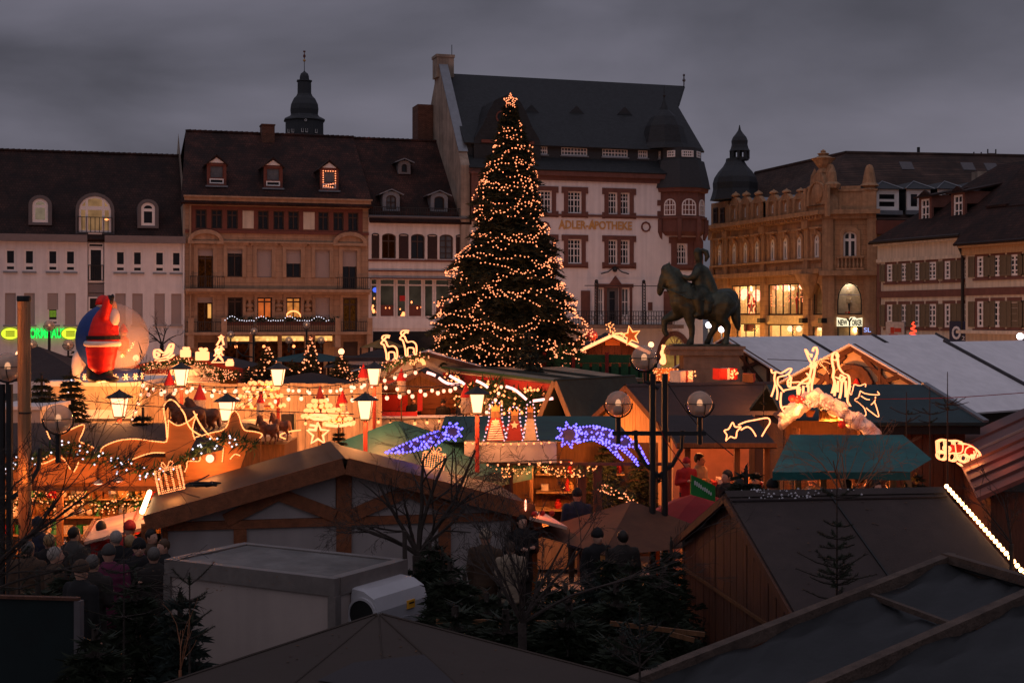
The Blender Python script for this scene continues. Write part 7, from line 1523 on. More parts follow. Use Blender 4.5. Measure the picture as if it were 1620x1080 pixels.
pyramid('dark_parasol','large closed looking dark parasol left of the reindeer stall',(XA(600,62),62),3.4,ZA(578,62),ZA(552,62),M['felt_dark'],'parasol',.1); pyramid('ochre_parasol','ochre parasol in front of the shuttered house',(XA(606,66),66),1.1,ZA(549,66),ZA(535,66),mat('ochre_cloth',(.25,.14,.04),.85),'parasol',.5,6); pyramid('teal_parasol','dark teal parasol before the lit sandstone shop',(XA(490,64),64),2.2,ZA(570,64),ZA(556,64),M['teal'],'parasol',.5,6)
t=thing('white_low_hut','low white fronted hut under the dark parasol','hut',(XA(535,60),60,0)); MB().box(0,3.0,0,2,0,ZA(571,60)).build('body',M['white_plaster'],t); MB().box(-.1,3.1,-.2,2.1,ZA(571,60)+.001,ZA(565,60)).build('roof',M['felt_dark'],t)
# grey low roof between the lantern ring and the star stall
b=thing('grey_low_roof','low grey roof of a kiosk in front of the plank wall','kiosk',(XA(410,34),34,0)); MB().slab([(XA(330,34)-XA(410,34),-.9,ZA(690,34)),(XA(470,34)-XA(410,34),-.9,ZA(684,34)),(XA(440,36)-XA(410,34),2,ZA(662,36)),(XA(335,36)-XA(410,34),2,ZA(664,36))],.1).build('roof',mat('weathered_grey_roof',(.20,.16,.145),.8,var=.2,stretch=(.3,4,4)),b); MB().box(-.9,.7,-.5,1.5,0,ZA(690,34)-.15).build('body',M['wood'],b)
t=thing('loudspeaker_box','upright pale loudspeaker box with dark front near the cone lamps','loudspeaker',AT(456,678,32)); MB().box(-.16,.08,0,.25,0,.33).build('case',M['tent_brown'],t); MB().box(.081,.14,-.01,.25,-.02,.34).build('grille',M['black'],t)
# --- lanterns on red posts
lan_red=mat('lantern_post_red',(.35,.04,.025),.6)
def lantern(label,px,py,Y,sc_=1.0,power=130):
 p=AT(px,py,Y); t=thing('post_lantern',label,'lantern',(p.x,p.y,0),0,'white lanterns on red posts'); z=p.z; s=.165*sc_
 MB().tube([(0,0,0),(0,0,z-s*1.5)],.045,8).build('post',lan_red,t)
 mb=MB(); mb.lathe([(s*.62,z-s*1.25),(s*1.0,z+s*1.0)],4,(0,0),math.pi/4,1.25,1.25); mb.build('glass',M['lantern_glass'],t)
 mb=MB(); mb.lathe([(s*1.75,z+s*1.02),(s*1.7,z+s*1.1),(s*.5,z+s*1.75),(s*.15,z+s*1.95),(s*.12,z+s*2.1)],8,(0,0),math.pi/8)
 mb.build('cap',M['iron'],t); MB().lathe([(s*.7,z-s*1.5),(s*.85,z-s*1.28)],4,(0,0),math.pi/4).build('collar',M['iron'],t)
 mb=MB()
 for k in range(4):
  a=math.pi/4+k*math.pi/2; mb.tube([(s*.8*math.cos(a),s*.8*math.sin(a),z-s*1.27),(s*1.28*math.cos(a),s*1.28*math.sin(a),z+s*1.02)],s*.07,4)
 mb.build('glass_bars',M['iron'],t)
 for sx,sy in ((0,-1),(0,1)): lamp(t,(0,sy*(s*2.2),z-.05),power/2,(1,.50,.18),.12)
 return t
NEAR=[(189,642),(359,648),(578,646),(755,636)]; FAR=[(287,595),(440,595),(592,594)]
for k,(x,y) in enumerate(NEAR): lantern(['lantern on red post at far left before the cream container hut','large lantern on red post between the horses and the rightmost star board','lantern on red post beside the amber cone lamps, before the teal pavilion','lantern on red post beside the striped board figure'][k],x,y,28.5,1.0)
for k,(x,y) in enumerate(FAR): lantern(['lantern on red post below the flatbread stall peak','lantern on red post above the first amber cone lamp','lantern on red post before the reindeer stall'][k],x,y,37,1.12,190)
# --- festoon strings
YF=37
festoon('festoon string from the left corner post to the flatbread lantern',[(226,602),(258,612),(287,607)],YF,.30,.05)
festoon('upper festoon string sagging between the two left far lanterns',[(287,607),(330,611),(362,612),(400,611),(440,604)],YF,.29,.05)
festoon('lower festoon string running along the plank wall to the middle',[(235,615),(290,612),(330,618),(360,622),(420,626),(470,624),(520,625),(592,622)],YF,.34,.055)
festoon('upper festoon string right of the far middle lantern',[(440,607),(465,611),(490,613),(520,611),(560,605),(592,604)],YF,.28,.05)
festoon('festoon string from the reindeer lantern to the brown plank stall',[(592,604),(640,611),(676,612),(705,610),(728,606)],YF,.31,.05)
festoon('festoon string crossing before the plank stall gable',[(592,622),(620,622),(650,619),(690,616),(730,607)],YF,.34,.055)
festoon('festoon string climbing to the blue roof edge right of the reindeer stall',[(560,606),(592,599),(618,592),(645,586),(668,581)],YF,.28,.05)
festoon('festoon string hanging down at the left corner post',[(226,603),(222,620),(216,640),(208,665),(200,688)],YF,.24,.045)
festoon('amber bulb string along the plank stall counter',[(445,667),(480,664),(530,662),(580,660),(640,664),(668,661),(700,661),(735,655)],48,.42,.06,M['bulb_yellow'])
festoon('festoon string hanging from the long stall corner to the nearest red lantern',[(793,604),(785,625),(775,640),(766,652),(757,655)],36,.20,.045)
mb=MB(); bz=MB()
for k,(P_,lab) in enumerate(((((675,589),(682,591),(689,594)),'short bright light strip at the left end of the long stall'),(((694,597),(700,602),(708,606),(718,608),(729,606)),'sagging bright light strip before the plank stall'),(((711,594),(722,600),(730,604),(735,608)),'bright slanting light strip above the sagging one'),(((753,602),(760,605),(767,609),(772,613)),'bright slanting light strip near the middle of the long stall'),(((800,611),(812,615),(822,622),(833,632)),'bright curved light strip above the board figures'),(((843,634),(858,632),(875,630)),'bright level light strip left of the green tent hut'))):
 o=rope('light_strip',lab,'light strip',smooth(P_),43.5,.042,emis('pink_white_strip',(1,.42,.36),3.2,True) if k==0 else bpy.data.materials['pink_white_strip'])
wl0=festoon('added festoon string lighting the plank wall close along its top',[(232,609),(300,613),(380,614),(460,613),(540,614),(600,610)],47.5,.5,.05)
for px,pw_ in ((110,90),(160,90),(225,130),(300,150),(375,150),(450,150),(525,150),(590,110)): lamp(wl0,AT(px,618,47)-AT(232,609,47.5),pw_,(1,.46,.15),.15)  # string and lamps added to brighten the plank wall and container hut
# --- red hatted gnome figures on the posts
mb=MB(); mb.lathe([(.17,0),(.0,.42)],10); gh_=mb.mesh('pointed_hat',M['red']); mb=MB(); mb.ball((0,0,-.04),(.15,.15,.09),1); gb_=mb.mesh('fleece_brim',M['snow_fur']); mb=MB(); mb.lathe([(.05,-.5),(.14,-.45),(.16,-.2),(.12,-.06)],8); gf_=mb.mesh('face',mat('pale_face',(.5,.38,.28),.8))
for k,(px,py,Y,s_,lab) in enumerate(((316,632,33,.95,'broad red pointed hat figure before the plank wall, left of the large lantern'),(412,637,33,.62,'small red pointed hat figure below the amber tiered lights'),(575,597,40,1.0,'red pointed hat figure at the left end of the reindeer stall'),(635,602,40,.9,'slim red pointed hat figure left of the brown plank stall'),(737,628,40,1.0,'red pointed hat figure right of the brown plank stall'),(542,637,33,.75,'red pointed hat figure above the second amber cone lamp'),(268,609,40,1.0,'dark red pointed hat figure at the flatbread stall'))):
 p=AT(px,py,Y); t=thing('gnome_figure',lab,'gnome figure',p,0,'red hatted gnome figures'); t.scale=(s_,)*3; link('pointed_hat',gh_,t); link('fleece_brim',gb_,t); link('face',gf_,t); MB().tube([(0,0,-.48),(0,0,-p.z/s_)],.025,5).build('stake',M['wood'],t)
# --- tiered amber cone lamps
def tier_lamp(label,px,py,Y,s_,rows,top=True):
 p=AT(px,py,Y); t=thing('tiered_lamp',label,'lamp',p,0,'amber tiered cone lamps')
 for i,(r,z,n) in enumerate(rows):
  bulbs([Vector((r*math.cos(2*math.pi*k/n+i*.2),r*math.sin(2*math.pi*k/n+i*.2),z)) for k in range(n)],.062*s_,M['bulb_yellow'],'bulb_ring',t,1)
  MB().lathe([(r,z-.06*s_),(r,z-.03*s_)],14).build('ring_plate',M['ply'],t)
 if top: MB().lathe([(rows[-1][0]*.75,rows[-1][1]+.05),(0.01,rows[-1][1]+.05+.35*s_)],10).build('cone_top',M['red_dark'],t)
 MB().tube([(0,0,-p.z),(0,0,rows[-1][1])],.05,6).build('post',M['wood'],t)
 lamp(t,(0,-rows[0][0]-.25,rows[0][1]),32,(1,.48,.13),.2); return t
tier_lamp('large amber tiered lamp before the plank wall below the far lantern',413,634,37,.9,[(.62,-.12,14),(.55,.14,18),(.45,.34,14),(.30,.48,10)],False)
tier_lamp('amber cone lamp with dark red top, left of a pair',506,658,33,.9,[(.40,0,14),(.33,.13,14),(.26,.25,11),(.15,.36,7)])
tier_lamp('amber cone lamp with dark red top, right of a pair and lower',536,670,33,.85,[(.34,0,13),(.28,.12,12),(.2,.24,9),(.12,.34,6)])
rope('light_ring','bright flat light ring under the left amber cone lamp','light ring',[(487+0,659),(497,662),(510,663),(525,660),(512,657),(497,656)],32.6,.04,M['rope_hot'],True); rope('light_bar','bright light bar under the right amber cone lamp','light bar',[(515,672),(535,674),(556,670)],32.6,.035,M['rope_hot'])
t=rope('star_outline','bright rope light star below the pair of amber cone lamps','star',[(503+18*math.cos(a),686-18*math.sin(a)) if i % 2==0 else (503+8*math.cos(a),686-8*math.sin(a)) for i,a in enumerate([math.pi/2+k*math.pi/5 for k in range(10)])],30.5,.03,M['rope_hot'],True)
rope('light_bar','pair of short bright bars left of the rope light star','light bar',[(490,672),(503,674),(500,680),(488,679)],30.8,.03,M['rope_hot']); lamp(t,(0,-.5,.2),30,(1,.48,.15),.2)
# --- rope light figures on the roofs
def S(P,c,k): return [(c[0]+x*k,c[1]+y*k) for x,y in P]
# reindeer: outlines drawn in small units, y down
deer_o=smooth([(-9,-10),(-6,-13),(-2,-12),(0,-7),(3,-3),(10,-4),(15,-1),(17,4),(17,16),(14,16),(13,8),(10,6),(3,7),(3,18),(0,18),(-1,8),(-3,0),(-5,-6),(-9,-8),(-9,-10)],3)
ant=smooth([(-5,-13),(-8,-17),(-6,-21),(0,-22),(5,-21)],3)
for lab,c,k_ in (('lit reindeer lower on the white timbered stall roof',(612,551),.95),('lit reindeer higher on the white timbered stall roof',(642,544),.98)):
 p=AT(c[0],c[1]+17*k_,56.4); t=thing('lit_reindeer',lab,'light figure',p,0,'lit reindeer on the timbered stall'); 
 for dy,nm in ((-.12,'outline'),(.12,'outline')):
  mb=MB(); mb.tube([AT(x,y,56.4)-p+Vector((0,dy,0)) for x,y in S(deer_o,c,k_)],.028,5); mb.tube([AT(x,y,56.4)-p+Vector((0,dy,0)) for x,y in S(ant,c,k_)],.028,5); mb.tube([AT(x,y,56.4)-p+Vector((0,dy+.05,0)) for x,y in S([(-5,-14),(-1,-19),(4,-18)],c,k_)],.035,5); mb.build(nm,M['rope_hot'],t)
YS=56.3
def figure(label,parts_,Y,r=.028,name='light_figure',m=None,group=None,deep=.0,power=0):
 allp=[q for P_,cl in parts_ for q in P_]; mx=max(y for x,y in allp); ax=sum(x for x,y in allp)/len(allp); p=AT(ax,mx,Y); t=thing(name,label,'light figure',p,0,group)
 for P_,cl in parts_:
  for dy in ((-deep/2,0,deep/2) if deep else (0,)): MB().tube([AT(x,y,Y)-p+Vector((0,dy,0)) for x,y in P_],r,5,cl).build('outline',m or M['rope_hot'],t)
 if power: lamp(t,(0,-.7,.25),power,(1,.45,.15),.25)
 return t
figure('lit sleigh outline on the left of the flatbread stall roof',[(smooth([(244,560),(245,554),(251,553),(256,557),(262,557),(267,548),(270,544),(274,545),(273,552),(270,560),(262,565),(250,567),(245,565)]),True),(smooth([(246,570),(256,570),(268,567),(275,561)]),False),([(251,566),(252,570)],False),([(265,563),(266,568)],False),(smooth([(248,557),(252,561),(249,564)]),False),(smooth([(258,562),(266,558),(270,550)]),False)],YS,deep=.25,power=12)
def gift(label,x0,x1,y0,y1,Y,bars=4,deep=.25,r=.026,power=0,m=None,tilt=0):
 xs=[x0+(x1-x0)*i/bars for i in range(bars+1)]; pr=[([(x,y0+tilt*(x-x0)),(x,y1+tilt*(x-x0))],False) for x in xs]; pr+=[([(x0,y0),(x1,y0+tilt*(x1-x0))],False),([(x0,y1),(x1,y1+tilt*(x1-x0))],False)]
 c=(x0+x1)/2; w_=(x1-x0); yt=y0+tilt*w_/2; pr+=[(smooth([(c,yt),(c-w_*.22,yt-w_*.30),(c-w_*.05,yt-w_*.34),(c,yt)]),False),(smooth([(c,yt),(c+w_*.25,yt-w_*.34),(c+w_*.38,yt-w_*.2),(c,yt)]),False)]
 return figure(label,pr,Y,r,'lit_gift',m,None,deep,power)
gift('small lit gift at the peak of the flatbread stall roof',287,300,554,564,YS,4); gift('wider lit gift right of the flatbread stall peak',311,329,557,569,YS,5); gift('smallest lit gift right of the lit tree outline',358.5,368,572,578,YS,3)
tree_o=[(351,534),(354,545),(349,547),(354,553),(347,555),(353,562),(345,563),(354,573),(335,573),(344,564),(339,563),(345,555),(340,554),(346,547),(343,546),(349,536)]
figure('lit tree outline on the right of the flatbread stall roof',[([(x,y) for x,y in tree_o],True),([(340,570),(346,560),(352,570)],False),([(345,558),(350,548),(350,558)],False),([(350+4*math.cos(a) if i % 2==0 else 350+1.8*math.cos(a),534-4*math.sin(a) if i % 2==0 else 534-1.8*math.sin(a)) for i,a in enumerate([math.pi/2+k*math.pi/5 for k in range(10)])],True)],YS,deep=.15,power=10)
# gifts of fairy lights on the half-timbered hut
def bulb_gift(label,p,w_,h_,d_,yaw,group=None,pw=5,br=.012,tilt=0):
 t=thing('lit_gift',label,'light figure',p,yaw,group); t.rotation_euler=(0,tilt,yaw); pts=[]
 cols_=[-w_/2,-w_/2+w_*.15,-w_*.12,w_*.12,w_/2-w_*.15,w_/2]
 for y in (-d_/2,d_/2):
  for x in cols_: pts+=along([(x,y,0),(x,y,h_)],.033)
  for z in (0,h_): pts+=along([(-w_/2,y,z),(w_/2,y,z)],.033)
 for x in (-w_/2,w_/2):
  for z in (0,h_): pts+=along([(x,-d_/2,z),(x,d_/2,z)],.033)
 fr_=MB()
 for x in (-w_/2,w_/2):
  for y in (-d_/2,d_/2): fr_.tube([(x,y,0),(x,y,h_)],.005,4)
 fr_.build('wire_frame',M['white_frame'],t)
 bow=smooth([(0,0),(-.08,.07),(-.05,.13),(0,.0)])+smooth([(0,0),(.06,.12),(.11,.08),(0,0)]); pts+=along([(x,0,h_+y) for x,y in bow],.028)
 bulbs(pts,br,M['bulb_yellow'],'fairy_lights',t,0); MB().tube([(0,0,h_-.01),(0,0,h_+.05)],.012,5).build('bow_knot',M['white_frame'],t)
 lamp(t,(0,-.25,h_*.5),pw,(1,.46,.14),.12); return t
hY=23.6; bulb_gift('lit bulb gift box on the left roof slope of the half-timbered hut',(XA(272,23.2),23.2,2.60),.42,.36,.3,R(12),pw=6,tilt=R(-12)); bulb_gift('lit gift box with two loops behind the half-timbered hut ridge',(XA(683,25.4),25.4,2.62),.37,.38,.25,R(-8),pw=4,tilt=R(8))
# crib roof deer
Yd=30.2
stag=[(smooth([(1290,574),(1284,582),(1280,596),(1270,603),(1262,612),(1263,625),(1266,614)]),False),(smooth([(1290,574),(1288,590),(1286,600),(1284,612),(1286,632)]),False),(smooth([(1266,606),(1278,606),(1284,600)]),False),(smooth([(1264,612),(1262,622),(1265,634)]),False),([(1271,610),(1270,634)],False),([(1279,609),(1279,630)],False),(smooth([(1284,574),(1280,568),(1274,553),(1277,556),(1280,561),(1284,560),(1283,565)]),False),(smooth([(1287,572),(1290,566),(1293,557),(1291,549),(1287,551),(1286,556)]),False),(smooth([(1284,574),(1282,580),(1286,582),(1291,578),(1290,573)]),True),(smooth([(1276,590),(1282,600),(1276,612)]),False)]
figure('tall lit stag with antlers on the left of the crib roof',stag,Yd,.012,deep=.14,power=9)
doe=[(smooth([(1316,567),(1317,575),(1319,585),(1318,596),(1320,606),(1316,622)]),False),(smooth([(1322,560),(1325,566),(1327,580),(1334,590),(1342,594),(1344,606),(1342,620),(1341,634),(1345,642)]),False),(smooth([(1316,567),(1318,559),(1323,557),(1326,563),(1322,570),(1316,567)]),True),([(1320,600),(1322,612),(1320,626)],False),(smooth([(1322,596),(1330,600),(1338,596)]),False),([(1332,602),(1330,622),(1328,630)],False),([(1326,602),(1325,620)],False),(smooth([(1331,592),(1336,598),(1332,604),(1328,598)]),True),([(1338,602),(1338,628)],False)]
figure('tall lit doe on the right of the crib roof',doe,Yd,.012,deep=.14,power=9)
fawn=[(smooth([(1220,584),(1222,590),(1228,588),(1236,590),(1248,583),(1252,584),(1246,592),(1232,596)]),False),(smooth([(1227,588),(1225,598),(1226,608),(1222,622),(1220,627)]),False),(smooth([(1231,596),(1230,606),(1236,614),(1240,620)]),False),([(1228,608),(1230,620),(1229,632)],False),(smooth([(1248,592),(1250,598),(1246,603),(1248,612),(1256,612),(1264,611)]),False),(smooth([(1238,618),(1246,616),(1258,614),(1266,612)]),False),(smooth([(1236,620),(1235,632),(1236,645),(1241,643),(1251,642)]),False),(smooth([(1234,634),(1238,648),(1247,657)]),False),([(1247,605),(1265,604)],False),([(1252,596),(1250,612)],False)]
figure('lit leaping figure with outstretched arm at the left end of the crib roof',fawn,Yd-.1,.012,deep=.10,power=10)
small=[(smooth([(1346,610),(1344,620),(1347,624),(1350,612),(1352,608),(1360,610),(1369,607),(1369,612)]),False),(smooth([(1361,618),(1368,622),(1380,624),(1391,624),(1388,619)]),False),(smooth([(1361,618),(1358,628),(1352,632),(1360,638),(1367,645),(1370,655),(1366,658),(1360,655)]),False),(smooth([(1385,627),(1384,634),(1378,640)]),False),(smooth([(1370,645),(1380,653),(1390,659),(1387,645),(1383,634)]),False),(smooth([(1362,626),(1370,631),(1376,632)]),False)]
figure('lit lying figure at the right end of the crib roof',small,Yd-.15,.012)
t=thing('lit_comet','small lit comet with tail between the stag and the doe','light figure',AT(1293,573,Yd-.05)); o0=AT(1293,573,Yd-.05); pts=[]
for k in range(8): a=k*math.pi/4; pts+=[Vector((math.cos(a)*r_,0,math.sin(a)*r_)) for r_ in (.03,.07,.11)]
for e in ((1312,568),(1314,576),(1312,592),(1306,585)): a=AT(*e,Yd-.05)-o0; pts+=[a*f+Vector((0,0,.04*math.sin(f*3))) for f in (.35,.45,.55,.65,.75,.85,.95)]
bulbs(pts,.014,M['bulb_yellow'],'fairy_lights',t,0); MB().tube([(0,.02,0),(0,.02,-.35)],.01,4).build('stem',M['iron'],t)
figure('rope light star with a curved tail on the counter roof at right',[(smooth([(1148,697),(1150,688),(1146,681),(1153,678),(1159,668),(1163,675),(1172,675),(1166,682),(1164,692),(1156,690)]),True),(smooth([(1168,672),(1180,667),(1195,664),(1214,661),(1218,668),(1212,678),(1205,690)]),False),(smooth([(1172,680),(1182,675),(1190,680),(1196,690)]),False)],24.4,.014,m=M['rope_hot'],power=7)
YT_=28.5
tr=[(smooth([(1483,698),(1492,695),(1504,697),(1519,698),(1520,712),(1512,716),(1484,716)]),True),([(1495,697),(1497,715)],False),([(1508,698),(1510,715)],False)]
for cx_,cy_,r_ in ((1490,720,7),(1506,722,7),(1498,709,4),(1533,714,9),(1524,724,7)): tr.append(([(cx_+r_*math.cos(a*.63),cy_+r_*math.sin(a*.63)) for a in range(10)],True))
tr+=[(smooth([(1518,702),(1528,702),(1540,708),(1549,718),(1546,730),(1538,737),(1528,740),(1516,732)]),False),(smooth([(1516,726),(1528,732),(1540,742)]),False),([(1538,712),(1540,728)],False)]
t=figure('glowing yellow red rope light train at the eave of the red roof stall',tr,YT_,.013,deep=.2,power=12); MB().prism([(-.18,.32),(.38,.32),(.26,.52),(-.12,.5)],-.1,.15).build('red_roof_board',M['red'],t)
t=thing('red_lit_tree','small red glowing tree behind the white tents','light figure',AT(1445,538,66)); mb=MB(); mb.tube([(math.cos(k*.9)*.24*(1-k/30),math.sin(k*.9)*.24*(1-k/30),k*.032) for k in range(28)],.035,5); mb.build('rope_light',emis('red_rope',(1,.05,.02),3,True),t)
for k,(px,py,Y,w_,lab,mm) in enumerate(((1147,600,41,.6,'wrapped red gift box lying on the roof before the rider statue','red'),(1078,604,41,.6,'greyish wrapped gift box with bow on the roof under the statue','snow_fur'),(1185,604,40.5,.45,'small brown wrapped gift box right of the red gift box','wood'))):
 t=thing('gift_box',lab,'gift box',AT(px,py,Y),R(20+k*25)); MB().box(-w_/2,w_/2,-w_/3,w_/3,0,w_*.55).build('box',M[mm],t); MB().box(-.04,.04,-w_/3-.01,w_/3+.01,0,w_*.56).build('ribbon',M['snow_fur'] if k==0 else M['red_dark'],t)
 if k<2: bulbs([Vector((rnd.gauss(.15,.08),-w_/3-.05,w_*.3+rnd.gauss(0,.07))) for i in range(14)],.035,M['bulb_yellow'],'fairy_lights',t,0); lamp(t,(.1,-.6,.3),7,(1,.35,.1))
t=thing('lit_net_barrel','low wall of glittering light net left of the statue pedestal','light figure',AT(1053,587,44)); MB().lathe([(.36,-.3),(.38,.1)],12).build('drum',M['ply'],t); bulbs([Vector((.39*math.cos(a),.39*math.sin(a),rnd.uniform(-.3,.12))) for a in [rnd.uniform(0,6.28) for i in range(130)]],.018,M['bulb_yellow'],'fairy_lights',t,0); lamp(t,(0,-.8,-.1),9,(1,.4,.12))
figure('narrow lit figure beside the statue pedestal',[(smooth([(1047,546),(1050,548),(1052,546),(1049,552),(1046,558),(1048,565),(1045,572),(1049,575),(1052,572),(1050,560)]),False),([(1048,549),(1048,574)],False)],46,.04,power=6)
# --- equestrian bronze on its granite pedestal
Yq=48.0; kq=Yq/F; cx0=1112
pb=thing('statue_pedestal','stepped reddish granite pedestal under the bronze rider','pedestal',(XA(cx0,Yq),Yq,0)); X=lambda px: (px-cx0)*kq
MB().box(X(1053),X(1174),-.75,.75,ZA(552,Yq),ZA(547,Yq)).build('top_slab',M['pedestal'],pb); MB().box(X(1056),X(1171),-.7,.7,ZA(561,Yq),ZA(552,Yq)-.002).build('cornice',M['pedestal'],pb); MB().box(X(1078),X(1165),-.62,.62,ZA(583,Yq),ZA(561,Yq)-.002).build('frieze',M['pedestal'],pb); MB().box(X(1074),X(1166),-.68,.68,0,ZA(583,Yq)-.002).build('die',M['pedestal'],pb)
st=thing('rider_statue','green bronze horse and rider facing left on the granite pedestal','statue',(XA(cx0,Yq),Yq,ZA(547,Yq)))
def q3(px,py,y=0): return Vector(((px-cx0)*kq,y,(547-py)*kq))
def chain(mb,P_,sub=6):
 pts=[q3(*p[:2],p[3] if len(p)>3 else 0) for p in P_]; rs=[p[2]*kq for p in P_]
 for (a,ra),(c,rc) in zip(zip(pts,rs),list(zip(pts,rs))[1:]):
  n=max(2,int((c-a).length/(min(ra,rc)*.5)))
  for k in range(n+1): f=k/n; mb.ball(a.lerp(c,f),ra*(1-f)+rc*f,1)
hb=MB()
chain(hb,[(1080,478,22),(1092,478,24),(1108,482,25),(1126,483,24),(1142,478,23),(1151,474,19)]); chain(hb,[(1078,470,20),(1068,450,16.5),(1059,434,13),(1055,427,10.5)]); chain(hb,[(1057,428,10),(1051,440,9),(1047,450,7.5),(1044.5,459,6.5),(1044,464,5)]); chain(hb,[(1058,421,3,-.1),(1058,414,1.6,-.1)]); chain(hb,[(1059,421,3,.1),(1060,415,1.6,.1)])
chain(hb,[(1060,424,5),(1070,430,7),(1080,445,7),(1088,458,7)])
chain(hb,[(1153,463,8),(1160,470,9),(1163,486,9.5),(1164,502,8.5),(1167,515,6),(1169,522,2.5)])
chain(hb,[(1086,486,15,-.22),(1089,500,10.5,-.25),(1091,513,7,-.25),(1093,517,6.2,-.25),(1093,532,5,-.25),(1092,538,5.4,-.25),(1090,543,7,-.25),(1089,545,6.5,-.25)])
chain(hb,[(1082,488,15,.2),(1070,498,11,.22),(1058,503,7.5,.22),(1053,506,6.5,.22),(1052,516,5,.22),(1052,523,5,.22),(1055,528,5.5,.22)])
chain(hb,[(1147,480,20,-.18),(1140,496,14,-.22),(1139,505,10,-.24),(1148,514,7.5,-.24),(1149,518,6.5,-.24),(1148,532,5,-.24),(1147,538,5.2,-.24),(1145,543,7,-.24)])
chain(hb,[(1146,480,19,.2),(1134,496,13,.22),(1128,503,9,.22),(1134,514,7,.22),(1132,520,6,.22),(1124,532,4.8,.22),(1123,537,5,.22),(1120,542,6,.22)])
chain(hb,[(1088,470,25.5),(1088,471,25.5)])
hm=remesh(hb,.045,5); hm.materials.append(M['copper']); link('horse',hm,st)
rb=MB()
chain(rb,[(1108,462,15),(1107,448,13.5),(1106,436,14),(1107,428,12)]); chain(rb,[(1107,422,5.5),(1106,416,5)]); chain(rb,[(1105.5,410,7),(1105,405,7.2)]); chain(rb,[(1101,407,2.2),(1100,409,2)])
chain(rb,[(1104,429,7.5,-.18),(1097,437,6.5,-.25),(1090,441,5.2,-.18),(1083,439,4.5,-.1),(1080,438,4,-.1)]); chain(rb,[(1112,430,8,.2),(1119,442,7,.26),(1112,450,6,.1),(1105,450,5,-.05)])
chain(rb,[(1108,464,13,-.28),(1101,474,11,-.42),(1103,486,8,-.45),(1105,496,6,-.45),(1099,499,5,-.46)]); chain(rb,[(1108,464,13,.28),(1101,474,11,.42),(1103,486,8,.45),(1105,496,6,.45),(1099,499,5,.46)])
chain(rb,[(1114,430,10),(1121,446,11),(1127,462,11),(1131,474,8)]); chain(rb,[(1108,470,16,-.22),(1118,478,13,-.3),(1116,490,9,-.38)]); chain(rb,[(1108,470,16,.22),(1118,478,13,.3)])
chain(rb,[(1104,400,7.6),(1104,398,7)]); 
rm=remesh(rb,.035,4); rm.materials.append(M['copper']); link('rider',rm,st)
mb=MB(); mb.tube([q3(1106,397),q3(1111,396),q3(1117,399),q3(1119,406),q3(1116,414)],[.05,.08,.10,.09,.03],8); mb.build('plume',M['copper'],st,smooth=True)
mb=MB(); mb.tube([q3(1047,455,-.14),q3(1066,462,-.35),q3(1085,462,-.45),q3(1095,452,-.3)],.022,4); mb.tube([q3(1066,462,-.40),q3(1084,472,-.56),q3(1110,475,-.58)],.03,4); mb.build('reins',M['copper'],st); MB().box(X(1062),X(1166),-.6,.6,0,.06).build('plinth',M['copper'],st)
# carousel horses on the star stall roof, dark brown
hm2=hm.copy(); hm2.materials.clear(); hm2.materials.append(mat('brown_toy_horse',(.16,.055,.025),.6,var=.3))
for k,(px,py,s_,yw,lab) in enumerate(((296,690,.27,.25,'brown wooden horse with raised neck on the star stall roof, left one'),(322,688,.25,.15,'brown wooden horse whose rump shows behind the left horse'))):
 t=thing('wooden_horse',lab,'wooden horse',AT(px,py,26.3+k*.8),yw,'brown wooden horses'); o=link('body',hm2,t); t.scale=(s_,s_,s_*1.05)
for k,(px,py,lab) in enumerate(((425,702,'brown grazing wooden horse behind the half-timbered ridge, left'),(445,696,'brown grazing wooden horse behind the half-timbered ridge, right'))):
 t=thing('wooden_horse',lab,'wooden horse',AT(px,py,27+k),.3,'brown wooden horses'); link('body',hm2,t); t.scale=(.16,.16,.2)
# --- inflatable snow globe with the red coated figure
Yi=48.0; ki=Yi/F; ci=(176,603); g0=AT(ci[0],604,Yi)
t=thing('inflatable_snow_globe','large inflatable snow globe with red coated white bearded figure on the container hut','inflatable',g0); I=lambda px,py,y=0.0: AT(px,py,Yi+y)-g0
gc=I(178,536,.35); gr=57*ki
for nm,mm,keep in (('blue_back',M['nylon_blue'],lambda n: n.x/max(.05,math.hypot(n.x,n.y))<-.12),('clear_dome',None,lambda n: n.x/max(.05,math.hypot(n.x,n.y))>=-.12)):
 mb=MB(); nu,nv=36,20
 for i in range(nv+1):
  for j in range(nu): a,c=math.pi*i/nv,2*math.pi*j/nu; mb.v.append((gc.x+gr*math.sin(a)*math.cos(c),gc.y+gr*math.sin(a)*math.sin(c),gc.z+gr*math.cos(a)))
 for i in range(nv):
  for j in range(nu):
   n=Vector((math.sin(math.pi*(i+.5)/nv)*math.cos(2*math.pi*(j+.5)/nu),math.sin(math.pi*(i+.5)/nv)*math.sin(2*math.pi*(j+.5)/nu),math.cos(math.pi*(i+.5)/nv)))
   if keep(n) and n.z>-.86: mb.f.append((i*nu+j,i*nu+(j+1) % nu,(i+1)*nu+(j+1) % nu,(i+1)*nu+j))
 if mm is None: mm=mat('milky_vinyl',(.62,.50,.42),.18,var=.12,scale=1.2,bump=.3,bscale=3,spec=.6); mm.node_tree.nodes['Principled BSDF'].inputs['Alpha'].default_value=.36
 mb.build(nm,mm,t,smooth=True)
mb=MB(); mb.lathe([(gr*.80,0),(gr*.88,.10),(gr*.86,.28),(gr*.72,.42)],24,(gc.x,.35)); mb.build('blue_base',M['nylon_blue'],t,smooth=True)
mb=MB()
